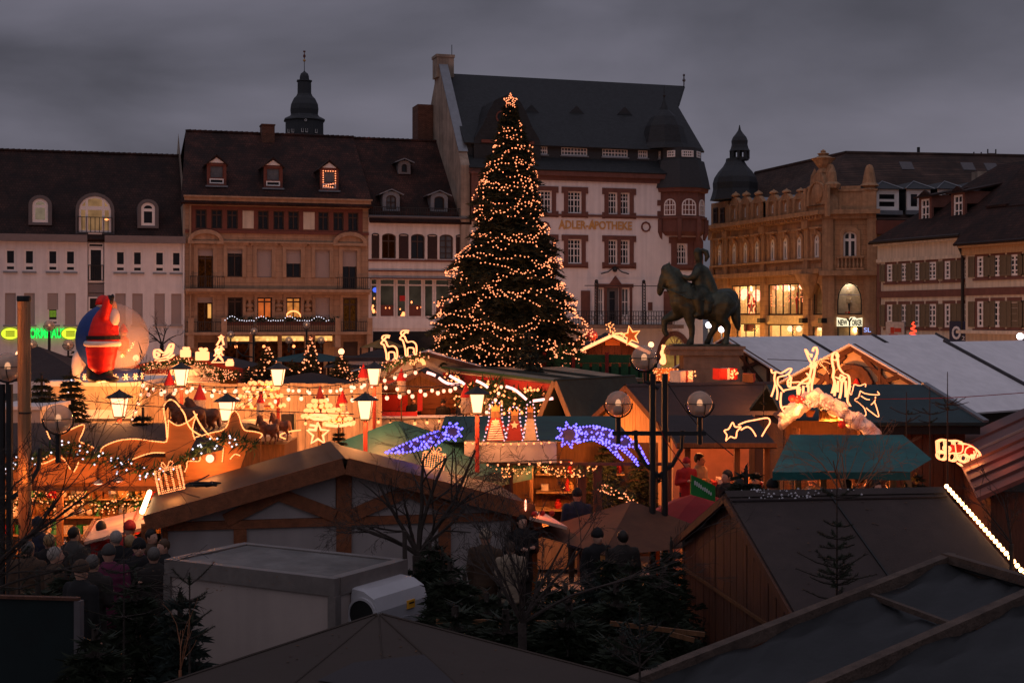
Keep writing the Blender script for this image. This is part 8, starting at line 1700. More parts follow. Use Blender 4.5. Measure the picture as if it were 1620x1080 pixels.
for k in range(7):
 a=-math.pi/2+(k-2.0)*.34; c=Vector((gc.x+gr*.90*math.cos(a),.35+gr*.90*math.sin(a),.2))
 for q_ in range(3): th_=q_*math.pi/3; u_=Vector((-math.sin(a),math.cos(a),0))*math.cos(th_)+Vector((0,0,1))*math.sin(th_); mb.beam(c-u_*.12,c+u_*.12,.03,.03)
mb.build('snowflake',M['nylon_white'],t)
mb=MB(); mb.ball(I(127,578,.45),(.30,.3,.65),2); mb.build('white_lobe',M['nylon_white'],t,smooth=True)
lamp(t,I(200,568,.3),10,(1,.56,.2),.15); lamp(t,I(205,548,-.9),3,(1,.5,.2),.2)
fig=MB(); sy=-.95
for (px,py,r) in ((160,578,21),(160,570,22),(161,560,24),(161,552,25),(162,546,26),(163,538,25),(164,528,24),(165,518,22.5),(166,508,20),(168,500,17),(170,494,14)): fig.ball(I(px,py,sy),(r*ki,r*ki*.8,r*ki*.75),2)
for (px,py,r) in ((152,574,12),(168,574,12)): fig.ball(I(px,py,sy),r*ki,2)
for f in range(9): fig.ball(I(166+f*.6,500-f*3.2,sy-.25),(8.5*ki,)*3,1)
me=remesh(fig,.05,4); me.materials.append(M['santa_red']); link('red_coat',me,t)
mb=MB()
for px in (148,168):
 for f in range(8): mb.ball(I(px,580+f*2.6,sy),(11.5*ki,11*ki,8*ki),1)
 mb.ball(I(px+6,600,sy-.15),(16*ki,12*ki,6*ki),1)
me=remesh(mb,.05,4); me.materials.append(M['black']); link('boots',me,t)
MB().lathe([(24.0*ki,I(0,548,sy)[2]),(26.4*ki,I(0,546,sy)[2]),(26.4*ki,I(0,541.5,sy)[2]),(24.5*ki,I(0,539.5,sy)[2])],20,(I(162,0,sy)[0],sy),0,1.08,.9).build('white_hem',M['nylon_white'],t,smooth=True)
MB().lathe([(25.7*ki,I(0,537,sy)[2]),(25.7*ki,I(0,531,sy)[2])],20,(I(163.5,0,sy)[0],sy),0,1.02,.85).build('belt',M['black'],t)
mb=MB(); mb.ball(I(175,485,sy),(10*ki,10*ki,12*ki),2); mb.ball(I(183,488,sy-.02),(2.6*ki,2.6*ki,2.6*ki),1); mb.ball(I(177,483,sy-.2),(2*ki,2*ki,2*ki),1); mb.build('face',M['skin'],t,smooth=True)
mb=MB(); mb.ball(I(180,502,sy-.08),(9*ki,10*ki,15*ki),2); mb.ball(I(168,487,sy+.1),(9*ki,11*ki,10*ki),2); mb.ball(I(167,483.5,sy),(14*ki,12*ki,3.5*ki),2); mb.build('beard_and_trim',M['nylon_white'],t,smooth=True)
mb=MB(); mb.lathe([(12*ki,0),(11*ki,6*ki),(8*ki,12*ki),(3*ki,15*ki)],14,(I(163,0,sy)[0],sy),0,1,.9); mb.v=[(x,y,z+I(0,482,sy)[2]) for x,y,z in mb.v]; mb.build('red_cap',M['santa_red'],t,smooth=True)
mb=MB(); mb.ball(I(173,475,sy-.28),(6.5*ki,5*ki,8.5*ki),2); mb.ball(I(178,470,sy-.28),(3*ki,3*ki,5*ki),1); mb.build('black_mitten',M['black'],t,smooth=True)
mb=MB(); mb.ball(I(176,506,sy-.3),(2*ki,2*ki,2*ki),0); mb.ball(I(154,503,sy+.05),(9*ki,8*ki,15*ki),1); 
t2=link('inner_gnome',None,t,I(195,560,.1)); mb=MB(); mb.lathe([(.16,.1),(.22,.2),(.2,.5),(.1,.62)],10); mb.build('gnome_coat',M['santa_red'],t2); mb=MB(); mb.ball((0,0,.70),.13,1); mb.build('gnome_face',M['skin'],t2); mb=MB(); mb.lathe([(.17,.76),(.14,.86),(.03,1.05)],10); mb.build('gnome_cap',M['santa_red'],t2); mb=MB(); mb.ball((0,0,0),(.12,.12,.1)); mb.build('gnome_shoe',M['black'],t2)
# --- tall pole and globe street lamps
p=AT(36,468,20); t=thing('wrapped_pole','tall round pole wrapped in clear sheeting at the left edge','pole',(XA(41,20),20,0)); pw_=mat('amber_light_sheeting',(.62,.36,.19),.3,var=.4,scale=3,stretch=(14,14,.25),bump=.5,bscale=6,spec=.6); pw_.node_tree.nodes['Principled BSDF'].inputs['Transmission Weight'].default_value=.75; pw_.node_tree.nodes['Principled BSDF'].inputs['IOR'].default_value=1.1  # amber of the stall light is put into the sheeting colour
mb=MB(); mb.tube([(0,0,0),(-.03,0,p.z)],.092,14); mb.build('pole',pw_,t,smooth=True); MB().lathe([(.095,p.z-.08),(.1,p.z-.06),(.1,p.z-.02),(.095,p.z)],14,(-.03,0)).build('cap_band',M['iron'],t)
for z in (2.2,4.1): MB().lathe([(.097,z),(.097,z+.02)],14,(-.015,0)).build('tie_band',M['iron'],t)
globe_m=mat('smoked_globe',(.58,.42,.31),.12,var=.08,spec=.6); globe_m.node_tree.nodes['Principled BSDF'].inputs['Alpha'].default_value=.58
glow_b=emis('dim_lamp_filament',(1,.45,.22),1.9,False); refl=mat('lamp_reflector',(.5,.42,.36),.4)
def street_lamp(label,post_px,Y,globes,r=.21,bar_z=None,two=.0,glow=True,arcs=True,gm=None):
 P0=AT(post_px,500,Y); t=thing('street_lamp',label,'street lamp',(P0.x,Y,0),0,'globe street lamps'); G_=[AT(x,y,Y)-Vector((P0.x,Y,0)) for x,y in globes]
 top=max(g.z for g in G_); low=min(g.z for g in G_); zb_=low-r-.28 if bar_z is None else bar_z
 for dx in ((-two,two) if two else (0,)): MB().tube([(dx,0,0),(dx,0,top-r-.05)],.055 if two else .06,8).build('post',M['iron'],t)
 xs=[g.x for g in G_ if g.z<low+.3]
 if len(xs)>1: MB().beam((min(xs)-.1,0,zb_),(max(xs)+.1,0,zb_),.06,.07).build('crossbar',M['iron'],t)
 for g in G_:
  gg=link('globe',None,t,g)
  mb=MB(); mb.ball((0,0,0),r,3); mb.build('glass',gm or globe_m,gg,smooth=True)
  if glow:
   MB().ball((0,0,.0),(.05,.05,.075),1).build('filament',glow_b,gg)
  mb=MB(); mb.lathe([(.07,-r*.86),(.10,-r*.6),(.05,-r*.2),(.03,-r*.1)],10); mb.build('reflector',refl,gg)
  mb=MB(); mb.tube([((r+.025)*math.cos(a),0,(r+.025)*math.sin(a)) for a in [math.pi*(1.0+i/12) for i in range(13)]],.014,5); mb.tube([((r+.01)*math.cos(a),(r+.01)*math.sin(a),0) for a in [2*math.pi*i/20 for i in range(20)]],.007,4,True); mb.tube([(r*.6*math.cos(a)*0+.06,-(r+.01)*math.cos(a),-(r+.01)*math.sin(a)) for a in [math.pi/2*i/6 for i in range(7)]],.009,4); mb.build('cradle',M['iron'],gg)
  if g.z>low+.3 or len(G_)<2:
   MB().tube([(0,0,-r-.02),(0,0,-r-.18),(-g.x*.5,-g.y,-r-.22),(-g.x,-g.y,-r-.3)],.03,6).build('arm',M['iron'],gg)
  else:
   MB().tube([(0,0,-r-.02),(0,0,zb_-g.z-.18)],.045,8).build('stem',M['iron'],gg)
   if arcs: sg_=1 if g.x<0 else -1; MB().tube([(sg_*.28,0,zb_-g.z+.05),(sg_*.30,0,zb_-g.z-.25),(sg_*.45,0,zb_-g.z-.52),(sg_*.7-.0,0,zb_-g.z-.72),(-g.x-sg_*.02,0,zb_-g.z-.80)],.035,6).build('arm_curve',M['iron'],gg)
 return t
street_lamp('three globe street lamp between the plank huts and the brown felt hut',1042,22.8,[(978,638),(1107,638),(1019,566)],.208,two=.10)
for dx in (-.1,.12): pass
t=street_lamp('globe street lamp at the left edge behind the tall pole',9,21.5,[(92,662),(12,580)],.22,two=.06)
street_lamp('three globe street lamp far left in front of the white house',78,58,[(50,545),(108,545),(78,515)],.22)
street_lamp('three globe street lamp before the lit sandstone shop, right',485,76,[(457,538),(508,538),(485,514)],.2); street_lamp('globe street lamp before the lit sandstone shop, left',401,78,[(365,529),(402,524)],.2)
wl_=emis('white_street_globe',(1,.86,.92),5,False)
for px,py,lab in ((1121,514,'street lamp with glowing white globe left, between the bronze horse legs'),(1141.5,521,'street lamp with glowing white globe right, between the bronze horse legs'),(1614,532,'street lamp with glowing pale globe at the right edge over the tents')):
 p=AT(px,py,84 if px<1500 else 75); t=thing('street_lamp',lab,'street lamp',(p.x,p.y,0),0,'glowing white street lamps'); MB().ball((0,0,p.z),.19,2).build('globe',wl_,t); MB().tube([(0,0,0),(0,0,p.z-.18)],.05,6).build('post',M['iron'],t); lamp(t,(0,-.6,p.z),200,(1,.75,.5),.2,True)
for k,(P_,Y,lab) in enumerate((([(1380,631),(1500,629),(1620,621)],29,'thin reddish cable across the blue green roof'),([(1052,600),(1100,668),(1160,720)],22.8,'thin guy wire slanting down from the three globe lamp'),([(1040,666),(1055,700),(1085,740)],22.7,'thin red wire hanging at the three globe lamp post'),([(40,625),(120,632),(230,642),(420,650),(560,655)],24,'thin dark cable crossing before the cream hut and plank wall'),([(1214,568),(1330,574),(1420,590)],31,'thin dark cable above the lit deer'))):
 mb=MB(); mb.tube([AT(x,y,Y)-AT(*P_[0],Y) for x,y in smooth(P_)],.008,4); o=mb.build('cable',M['red_dark'] if k in (0,2) else M['iron'],None,AT(*P_[0],Y)); tag(o,lab,'cable')
# lamps added along the house fronts to warm the facades, mostly hidden by the stalls
for k,(px,py,Y,pw_,lab) in enumerate(((30,560,84,1000,'added facade lamp before the white house, far left, behind dark pavilion'),(215,566,86,1000,'added facade lamp before the white house behind the snow globe'),(345,556,88,900,'added facade lamp before the left bay of the sandstone house'),(540,556,90,900,'added facade lamp before the right bay of the sandstone house'),(668,562,92,1000,'added facade lamp before the shuttered house behind the Christmas tree'),(905,548,94,1200,'added facade lamp before the pharmacy right of the Christmas tree'),(1030,545,96,1200,'added facade lamp before the pharmacy arch beside the rider statue'),(1480,546,84,900,'added facade lamp before the cream townhouse behind the white tents'))):
 p=AT(px,py,Y); t=thing('street_lamp',lab,'street lamp',(p.x,p.y,0),0,'added facade lamps along the house fronts'); MB().ball((0,0,p.z),.2,2).build('globe',M['lantern_glass'],t); MB().tube([(0,0,0),(0,0,p.z-.19)],.05,6).build('post',M['iron'],t); lamp(t,(0,.5,p.z+.1),pw_*.26,(1,.55,.36),.3)
# --- plants
def needle_brush(mb,p,q,ln,n,up=.35,wd=.13):
 """flat needles along a twig from p to q"""
 d=q-p; L_=d.length
 if L_<1e-4: return
 d=d/L_; s=d.cross(Vector((0,0,1)))
 if s.length<.1: s=Vector((1,0,0))
 s.normalize(); u=s.cross(d)
 for k in range(n):
  f=(k+rnd.random())/n; b_=p+d*(L_*f); a=rnd.uniform(-2.6,2.6); e=(s*math.sin(a)+u*math.cos(a)*up+d*.55).normalized()*ln*rnd.uniform(.7,1.2); w_=e.cross(d)
  if w_.length<1e-5: continue
  w_=w_.normalized()*ln*wd; mb.add([b_-w_,b_+w_,b_+e],[(0,1,2)])
def conifer(fol,trk,h,prof,n_lev,z0,seed,dens=1.0,ln=.16,droop=.25,tw=.5):
 """prof(z, angle) -> crown radius; branches in loose whorls with drooping sprays"""
 rr_=random.Random(seed); trk.tube([(0,0,0),(0,0,h*.5),(0,0,h*.98)],[h*.013+.02,h*.009+.012,.01],7)
 for i in range(n_lev):
  f=i/n_lev; z=z0+(h-z0)*(1-(1-f))*1.0
  z=z0+(h-z0)*f; rm_=max(prof(z,a) for a in (0,1.57,3.14,4.71)); nb=max(5,int((6+rm_*5.0)*dens)); off=rr_.random()*6.3
  for k in range(nb):
   a=off+2*math.pi*k/nb+rr_.uniform(-.25,.25); r=prof(z,a)*rr_.uniform(.70,1.12); 
   if r<.03: continue
   dz=-droop*r*rr_.uniform(.5,1.3); tip=Vector((math.cos(a)*r,math.sin(a)*r,z+dz+rr_.uniform(-.12,.12)*min(1,r))); root_=Vector((0,0,z+.08*r)); mid_=root_.lerp(tip,.55)+Vector((0,0,.10*r))
   trk.tube([root_,mid_,tip],[.012*h**.4,.007*h**.4,.003],3)
   m_=max(3,int(r/.16*dens))
   for t_ in range(m_):
    g_=.18+.82*(t_+.5)/m_; c=root_.lerp(mid_,g_/.55) if g_<.55 else mid_.lerp(tip,(g_-.55)/.45); tl=tw*(.35+.65*(1-g_))*min(1,r)*rr_.uniform(.6,1.1)+ln*.6
    for sd_ in (-1,1):
     b2=a+sd_*rr_.uniform(.5,1.1); e=c+Vector((math.cos(b2)*tl,math.sin(b2)*tl,-tl*rr_.uniform(.05,.45))); needle_brush(fol,c,e,ln,max(4,int(tl/.045*dens)),.5,.17)
   needle_brush(fol,mid_,tip,ln,max(5,int(r*7*dens)),.7,.17)
 needle_brush(fol,Vector((0,0,h*.94)),Vector((0,0,h*1.0)),ln*.8,14,.8,.15)
# ---- the great Christmas tree
YX=60.0; kx=YX/F; c0=806
PR=[(150,0,3),(165,3,6),(185,8,10),(200,13,20),(220,17,30),(250,30,34),(270,38,36),(300,52,44),(320,50,48),(350,48,55),(380,56,64),(395,88,74),(410,92,72),(430,98,80),(445,70,90),(465,108,105),(480,104,100),(500,112,114),(520,118,108),(540,128,112),(560,124,104),(578,112,96),(590,95,90)]
def prof_px(py):
 for (y0,l0,r0),(y1,l1,r1) in zip(PR,PR[1:]):
  if y0<=py<=y1: f=(py-y0)/(y1-y0); return l0+(l1-l0)*f,r0+(r1-r0)*f
 return (2,2) if py<150 else (90,88)
def xprof(z,a):
 l,r=prof_px(HY-(z-H)/kx); f=(math.cos(a)+1)/2; return (l*(1-f)+r*f)*kx*(.97-.03*min(1,max(0,(H+6-z)/5)))*(1+.10*math.sin(a*5+z*1.7)+.06*math.sin(a*9-z*3.1))
zt_=ZA(160,YX); zb_=ZA(590,YX)
t=thing('christmas_tree','tall lit Christmas tree with star on top in the middle of the square','christmas tree',(XA(c0,YX),YX,0)); fol,trk=MB(),MB()
conifer(fol,trk,zt_,xprof,58,zb_-.3,3,1.15,.21,.30,.8)
for k in range(9000):
 z=zb_-.2+(zt_-zb_)*rnd.random()**1.5; a=rnd.uniform(0,6.283); r=xprof(z,a)*rnd.uniform(.15,.86); p=Vector((math.cos(a)*r,math.sin(a)*r,z)); e=Vector((math.cos(a+rnd.uniform(-.8,.8)),math.sin(a+rnd.uniform(-.8,.8)),rnd.uniform(-.7,.1))).normalized()*.34; s_=e.cross(Vector((rnd.random(),rnd.random(),rnd.random()))).normalized()*.055; fol.add([p-s_,p+s_,p+e],[(0,1,2)])
fol.build('crown',M['fir'],t); trk.build('trunk',M['bark'],t)
L_=[]
n=0; z=zt_-.1; a=0.4
turns=[(182,4),(209,6),(231,5),(252,6),(273,8),(292,6),(333,8),(377,9),(419,9),(463,9),(508,10),(556,10),(196,8),(222,5),(240,9),(262,4),(284,8),(300,12),(322,7),(345,10),(368,6),(388,12),(408,8),(430,12),(452,9),(474,12),(497,10),(520,12),(545,9),(566,8)]
for (py,amp) in turns:
 ph=rnd.uniform(0,6.28); nn=rnd.choice((2,3,3)); a_=0; sl=rnd.uniform(-6,6)
 while a_<6.283:
  py_=py+amp*1.1*math.sin(a_*nn+ph)+3.5*math.sin(a_*7+ph*3)+sl*math.cos(a_)+rnd.uniform(-3.2,3.2); zz_=HY-0; z=ZA(py_,YX); r=xprof(z,a_)*1.03+.05; L_.append(Vector((math.cos(a_)*r,math.sin(a_)*r,z-.25*r*.30))); a_+=.15/max(r,.3)*rnd.uniform(.8,1.25)
for a0_,y0,y1 in ((-1.9,430,560),(-1.2,250,330),(-.75,300,390),(-2.5,280,345),(-2.9,385,470),(-.3,470,520),(-1.55,515,575),(-2.2,480,545),(-.05,300,340),(3.05,245,300),(2.95,470,545)):
 y=y0
 while y<y1: z=ZA(y,YX); a_=a0_+.12*math.sin(y*.09); r=xprof(z,a_)*1.03+.04; L_.append(Vector((math.cos(a_)*r,math.sin(a_)*r,z-.25*r*.3))); y+=5.5*rnd.uniform(.8,1.3)
for k in range(110): y=520+rnd.random()*65; a_=rnd.uniform(-3.1,0.0); z=ZA(y,YX); r=xprof(z,a_)*1.05; L_.append(Vector((math.cos(a_)*r,math.sin(a_)*r,z-.3)))
bulbs(L_,.033,M['bulb'],'fairy_lights',t,0); MB().tube(sorted(L_,key=lambda v: v.z)[:2],.005,3)
sp=star_pts(5,.32,.15); pts=along([(x,-.08,z) for x,z in sp],.10,True)+along([(x*.5,-.1,z*.5) for x,z in sp],.13,True)
so_=link('tree_star',None,t,(XA(807.5,YX)-XA(c0,YX),-.1,ZA(161,YX))); bulbs(pts,.034,M['bulb'],'star_bulbs',so_,0); MB().tube([(x,0,z) for x,z in sp],.02,4,True).build('star_wire',M['iron'],so_)
for k in range(7): lamp(t,(2.6*math.cos(-2.6+k*.36)*(1.5 if k % 2 else 1.25),2.6*math.sin(-2.6+k*.36)*1.6,4.5+(k % 3)*2.0),6,(1,.45,.15),.3)
# ---- small conifers, one prototype per kind, copied
def proto_fir(seed,ln,dens,rad,droop,n_lev,m):
 f_,k_=MB(),MB(); conifer(f_,k_,1.0,lambda z,a: rad*max(0.02,(1.02-z))*(1+.15*math.sin(a*3+seed)),n_lev,.08,seed,dens,ln,droop,.22); return f_.mesh('crown',m),k_.mesh('trunk',M['bark'])
fm=[proto_fir(11,.045,1.7,.34,.15,17,M['fir']),proto_fir(23,.05,1.6,.42,.25,15,M['fir']),proto_fir(37,.05,1.6,.38,.2,16,M['fir_blue'])]
def fir(label,px,base_z,top_py,Y,kind=0,group=None,lights=0,squash=1.0,lm=None,br=.03):
 h=ZA(top_py,Y)-base_z; t=thing('fir_tree',label,'fir tree',(XA(px,Y),Y,base_z),rnd.uniform(0,6),group); c_,k_=fm[kind]
 for nm,me in (('crown',c_),('trunk',k_)): o=link(nm,me,t); o.scale=(h*squash,h*squash,h)
 if lights:
  pts=[]
  for i in range(lights): f=rnd.random()**.8; a=rnd.uniform(0,6.283); r=.36*squash*h*(1.0-f)+.02; pts.append(Vector((math.cos(a)*r,math.sin(a)*r,h*(f*.92+.04))))
  bulbs(pts,br,lm or M['bulb'],'fairy_lights',t,0)
 return t
fir('dark little fir with fairy lights before the sandstone shop, left',424,2.2,545,56,1,None,70,1.3,br=.042); fir('slim fir with fairy lights before the sandstone shop',492,2.2,528,56,0,None,70,.8,br=.042); fir('low spreading fir with amber lights beside the reindeer stall',540,2.0,560,54,1,None,80,1.4,br=.042); fir('dark bushy fir between the two lit firs',462,2.0,568,55,1,None,8,1.5,br=.04); fir('fir hung with small lights left of the dark low pavilion',395,2.0,578,54,1,None,22,1.3,br=.04)
fir('bluish fir at the right foot of the great Christmas tree',838,1.0,520,52,2,None,0,.8); fir('small dark fir before the plank wall near the left lantern',226,1.3,640,27.5,0,None,0,1.1); fir('tiny dark fir beside the teal pavilion peak',536,1.6,672,28,0,None,3,.9,M['bulb_cool'],.02); fir('dark fir in a row at the left behind the wrapped pole',112,.5,585,44,1,None,10,1.0,M['bulb_cool'],.03); fir('dark fir behind the wrapped pole at the left edge',66,.5,590,42,1); fir('dark fir at the foot of the left far street lamp with white lights',122,1.0,548,56,1,None,40,1.2,M['bulb_cool'],.035)
labs=iter(['dark fir below the right end of the half-timbered hut, nearest the trailer','dark fir just right of the cooling hood','dark fir behind the bare shrub trunk, left side','broad dark fir directly behind the bare shrub','dark fir right of the bare shrub trunk','dark fir left of the brown felt hut wall','taller dark fir before the brown pointed roof','dark fir at the left foot of the brown pointed roof','low dark fir in the gap before the taupe pavilion','dark fir against the brown felt hut corner','dark fir before the people right of the half-timbered hut','small dark fir behind the trailer roof edge'])
for px,tp,Y,kd,sq in ((700,868,18.5,1,1.0),(735,900,17.2,0,1.1),(790,925,17.0,1,1.0),(868,905,17.6,1,1.0),(930,905,17.4,2,.9),(1035,880,18.2,1,1.0),(960,862,19.5,0,.9),(1000,880,19.0,1,.95),(830,960,15.2,1,1.1),(1062,850,20.2,0,.9),(690,850,20.0,1,.8),(640,880,20,0,.9)): fir(next(labs),px,0,tp,Y,kd,'dark firs in the middle foreground',0,sq)
labs=iter(['dark fir at the lower left before the cooling trailer','spiky dark fir touching the trailer side','low dark fir in the lower left corner','dark fir behind the green fence panel','dark fir with a short chain of white lights at left'])
for px,tp,Y,kd,sq,li in ((215,905,15.5,1,1.0,0),(285,930,14.0,2,.9,0),(150,985,13.2,1,1.2,0),(60,900,15.5,0,1.0,0),(105,880,17.5,1,.9,14)): fir(next(labs),px,0,tp,Y,kd,'dark firs at the lower left',li,sq,M['bulb_yellow'],.018)
for px,tp,Y,lab in ((1180,735,21.2,'dark fir before the teal awning, left end'),(1450,742,23.5,'dark bushy fir under the right corner of the teal awning'),(1495,775,21.5,'fir with amber lights at the top of the lit roof edge'),(1435,765,22,'dark fir left of the lit roof edge')): fir(lab,px,.6,tp,Y,1,None,26 if px==1495 else 0,1.1,M['bulb_yellow'],.018)
def sapling(label,px,top_py,Y,whorls,m=None,base_z=0.0,lean=0.0,seed=5,fat=.012,upturn=.35):
 """a thin young fir stripped to a few whorls: (py, length in px, branches)"""
 rr_=random.Random(seed); k=Y/F; p=Vector((XA(px,Y),Y,base_z)); t=thing('young_fir',label,'young fir',p,0,None); st_,nd_=MB(),MB(); top=ZA(top_py,Y)-base_z
 st_.tube([(0,0,0),(lean*.5,0,top*.5),(lean,0,top)],[fat*1.6,fat*1.2,fat*.4],5); needle_brush(nd_,Vector((lean*.9,0,top*.93)),Vector((lean,0,top)),.035,16,1,.12)
 for py,ln_,nb in whorls:
  z=ZA(py,Y)-base_z; x=lean*z/top; off=rr_.random()*6
  for q_ in range(nb):
   a=off+6.283*q_/nb+rr_.uniform(-.3,.3); l=ln_*k*rr_.uniform(.7,1.1); a0_=Vector((x,0,z)); e=a0_+Vector((math.cos(a)*l,math.sin(a)*l,l*upturn*rr_.uniform(.3,1.2))); m_=a0_.lerp(e,.5)-Vector((0,0,.06*l)); st_.tube([a0_,m_,e],[fat*.6,fat*.5,fat*.25],4); needle_brush(nd_,a0_.lerp(m_,.4),m_,.032,26,1,.12); needle_brush(nd_,m_,e,.034,40,1,.12)
 nd_.build('needles',m or M['fir'],t); st_.build('stem',M['bark'],t); return t
sapling('thin young fir in front of the brown felt roof',1324,748,13.5,[(785,38,4),(832,26,4),(852,34,5),(866,30,5),(885,28,5),(898,62,6),(908,36,6),(915,60,6),(925,40,5),(950,55,4)],fat=.014)
sapling('stiff young fir at the bottom beside the framed tarp roof',1012,955,10.5,[(990,25,4),(1012,45,5),(1030,60,5),(1055,70,5)],M['fir_blue'],fat=.014,upturn=.8,seed=8)
sapling('bare topped young fir rising before the white tent',1499,588,27,[(640,36,6),(648,20,4)],fat=.018,seed=3); sapling('bare young fir left of the white tent eave',1434,620,26,[(655,30,4),(668,26,3)],fat=.016,seed=4); sapling('bare young fir between the two tent side firs',1471,612,26,[(655,26,4),(668,18,3)],fat=.016,seed=6); sapling('bare thin young fir behind the crib hut at left',1208,605,29,[(640,8,3)],fat=.014,seed=9)
sapling('young fir stem leaning before the crowd at left',196,800,15,[(905,40,4),(940,60,5),(975,70,5)],fat=.012,seed=12); sapling('fir tip poking up beside the trailer side',300,905,12.6,[(925,46,3),(950,34,4),(985,40,5),(1010,50,5)],fat=.014,upturn=.6,seed=14); sapling('thin young fir at the far lower left edge',30,830,14,[(880,40,4),(930,60,5),(985,70,5)],fat=.012,seed=15)
# ---- bare trees: stems that fork into fine twigs
def bare_tree(label,px,fork_py,Y,stems,m,seed,r0=.05,depth=4,name='bare_tree',ground=True,spread=.5,curl=.0,tw=1.0):
 rr_=random.Random(seed); p0=AT(px,fork_py,Y); t=thing(name,label,'bare tree',(p0.x,Y,0)); tr_,br_=MB(),MB(); base=Vector((0,0,p0.z))
 tr_.tube([(0,0,0),(.02,0,p0.z*.5),(0,0,p0.z)],[r0*1.25,r0*1.05,r0],8)
 def grow(p,d,l,r,dep):
  pts=[p]; rs=[r]; n=4
  for k in range(n):
   d=(d+Vector((rr_.gauss(0,.11),rr_.gauss(0,.11),rr_.gauss(0,.08)+curl))).normalized(); pts.append(pts[-1]+d*(l/n)); rs.append(max(.0022,r*(1-.5*(k+1)/n)))
  br_.tube(pts,rs,5 if r>.01 else 3)
  if dep<=0: return
  for k in range(rr_.choice((2,3,3)) if dep>1 else rr_.choice((2,2,3))):
   i=rr_.choice((1,2,2,3,3,4)); s_=Vector((rr_.gauss(0,1),rr_.gauss(0,1)*.8,rr_.gauss(0,.7))).normalized(); grow(pts[i],(d+s_*spread*1.25).normalized(),l*rr_.uniform(.45,.75)*tw,rs[i]*.62,dep-1)
 for (ex,ey,dy,rs_) in stems:
  e=AT(ex,ey,Y+dy)-Vector((p0.x,Y,0)); v=e-base; grow(base,(v.normalized()+Vector((0,0,.15))).normalized(),v.length*.62,r0*rs_*.85,depth)
 br_.build('crown',m,t); tr_.build('trunk',m,t); return t
bare_tree('bare multi stemmed tree in the lower middle before the dark firs',826,985,13.5,[(700,820,.3,.5),(745,790,-.3,.45),(790,770,.4,.5),(835,760,0,.5),(880,770,-.4,.5),(930,790,.4,.5),(985,800,-.2,.5),(1070,850,.3,.55),(780,850,-.5,.4),(910,850,.5,.4)],M['bark_pale'],21,.042,5,spread=.42)
bare_tree('bare tree with tangled twigs before the half-timbered hut right end',662,878,19.5,[(520,790,.3,.5),(560,700,-.3,.5),(620,640,.2,.55),(690,620,0,.5),(760,690,.3,.5),(800,760,-.3,.45),(600,760,.5,.45),(850,640,.4,.45)],M['bark'],33,.085,5,spread=.6)
bare_tree('bare tree at the left edge with long branches reaching right',-70,960,12.5,[(60,640,.4,.5),(150,650,.0,.5),(235,640,.3,.5),(110,760,-.4,.5),(200,800,.2,.45),(40,780,-.2,.5),(-20,700,.3,.45),(260,860,.0,.4),(130,900,.4,.4)],M['bark'],41,.05,5,spread=.46)
bare_tree('bare shrub glowing orange in front of the teal awning',1345,800,20.8,[(1200,690,.3,.5),(1250,700,-.3,.5),(1290,680,.2,.5),(1330,700,0,.5),(1375,690,.3,.45),(1410,720,-.2,.4),(1230,760,.2,.4),(1440,660,.3,.4)],mat('reddish_glow_twig',(.26,.11,.055),.8),55,.035,4,spread=.5,name='bare_shrub')  # twig colour raised so the shrub looks lit orange without a lamp
bare_tree('small bare tree before the white house right of the snow globe',256,545,80,[(215,505,.5,.5),(240,500,0,.5),(275,505,.5,.5),(295,520,0,.5),(225,530,0,.4)],M['bark'],61,.12,4,spread=.6)
bare_tree('reddish bare bushes behind the rider statue legs',1068,548,62,[(1050,520,.3,.5),(1068,512,0,.5),(1085,520,.3,.5),(1095,532,0,.4)],bpy.data.materials['reddish_glow_twig'],63,.05,4,spread=.6,name='bare_shrub'); bare_tree('bare shrub right of the lit roof edge',1600,860,17.5,[(1530,760,.2,.5),(1575,745,.3,.5),(1610,750,0,.5),(1560,800,.2,.4)],M['bark'],65,.03,4,spread=.5,name='bare_shrub'); bare_tree('upright reddish twigs before the trailer side',285,1060,11.8,[(262,945,0,.5),(290,915,.1,.55),(308,955,0,.45),(275,985,.1,.4)],bpy.data.materials['reddish_glow_twig'],67,.014,1,spread=.2,name='bare_shrub'); bare_tree('bare twigs hanging over the trailer roof',640,840,17.8,[(500,862,.2,.5),(540,850,0,.4),(590,850,.2,.4)],M['bark'],69,.03,4,spread=.7,name='bare_shrub')
# green fence panel in the lower left corner
b=thing('green_mesh_panel','dark green fence panel at the lower left corner','fence',(XA(-40,13.5),13.5,0),R(-8)); h_=ZA(945,13.5); MB().box(0,XA(130,13.5)-XA(-40,13.5),0,.03,0,h_).build('panel',mat('dark_green_mesh',(.008,.016,.017),.8),b); MB().box(-.02,XA(130,13.5)-XA(-40,13.5)+.02,-.02,.05,h_+.002,h_+.03).build('top_rail',M['wood_dark'],b); MB().box(XA(128,13.5)-XA(-40,13.5),XA(133,13.5)-XA(-40,13.5)+.03,-.03,.06,0,h_).build('end_post',M['grey_trim'],b)
for px0_,px1_,py0_,py1_,Y,lab in ((690,900,982,985,15.3,'long low rail between the dark firs'),(965,1115,985,1003,15.0,'low rail leaning on the brown felt hut corner'),(1060,1098,1002,1012,14.8,'short rail end at the brown felt hut corner')):
 a,c=AT(px0_,py0_,Y),AT(px1_,py1_,Y); o=MB().beam((0,0,0),c-a,.03,.05).build('rail',M['wood'],None,a); tag(o,lab,'rail')
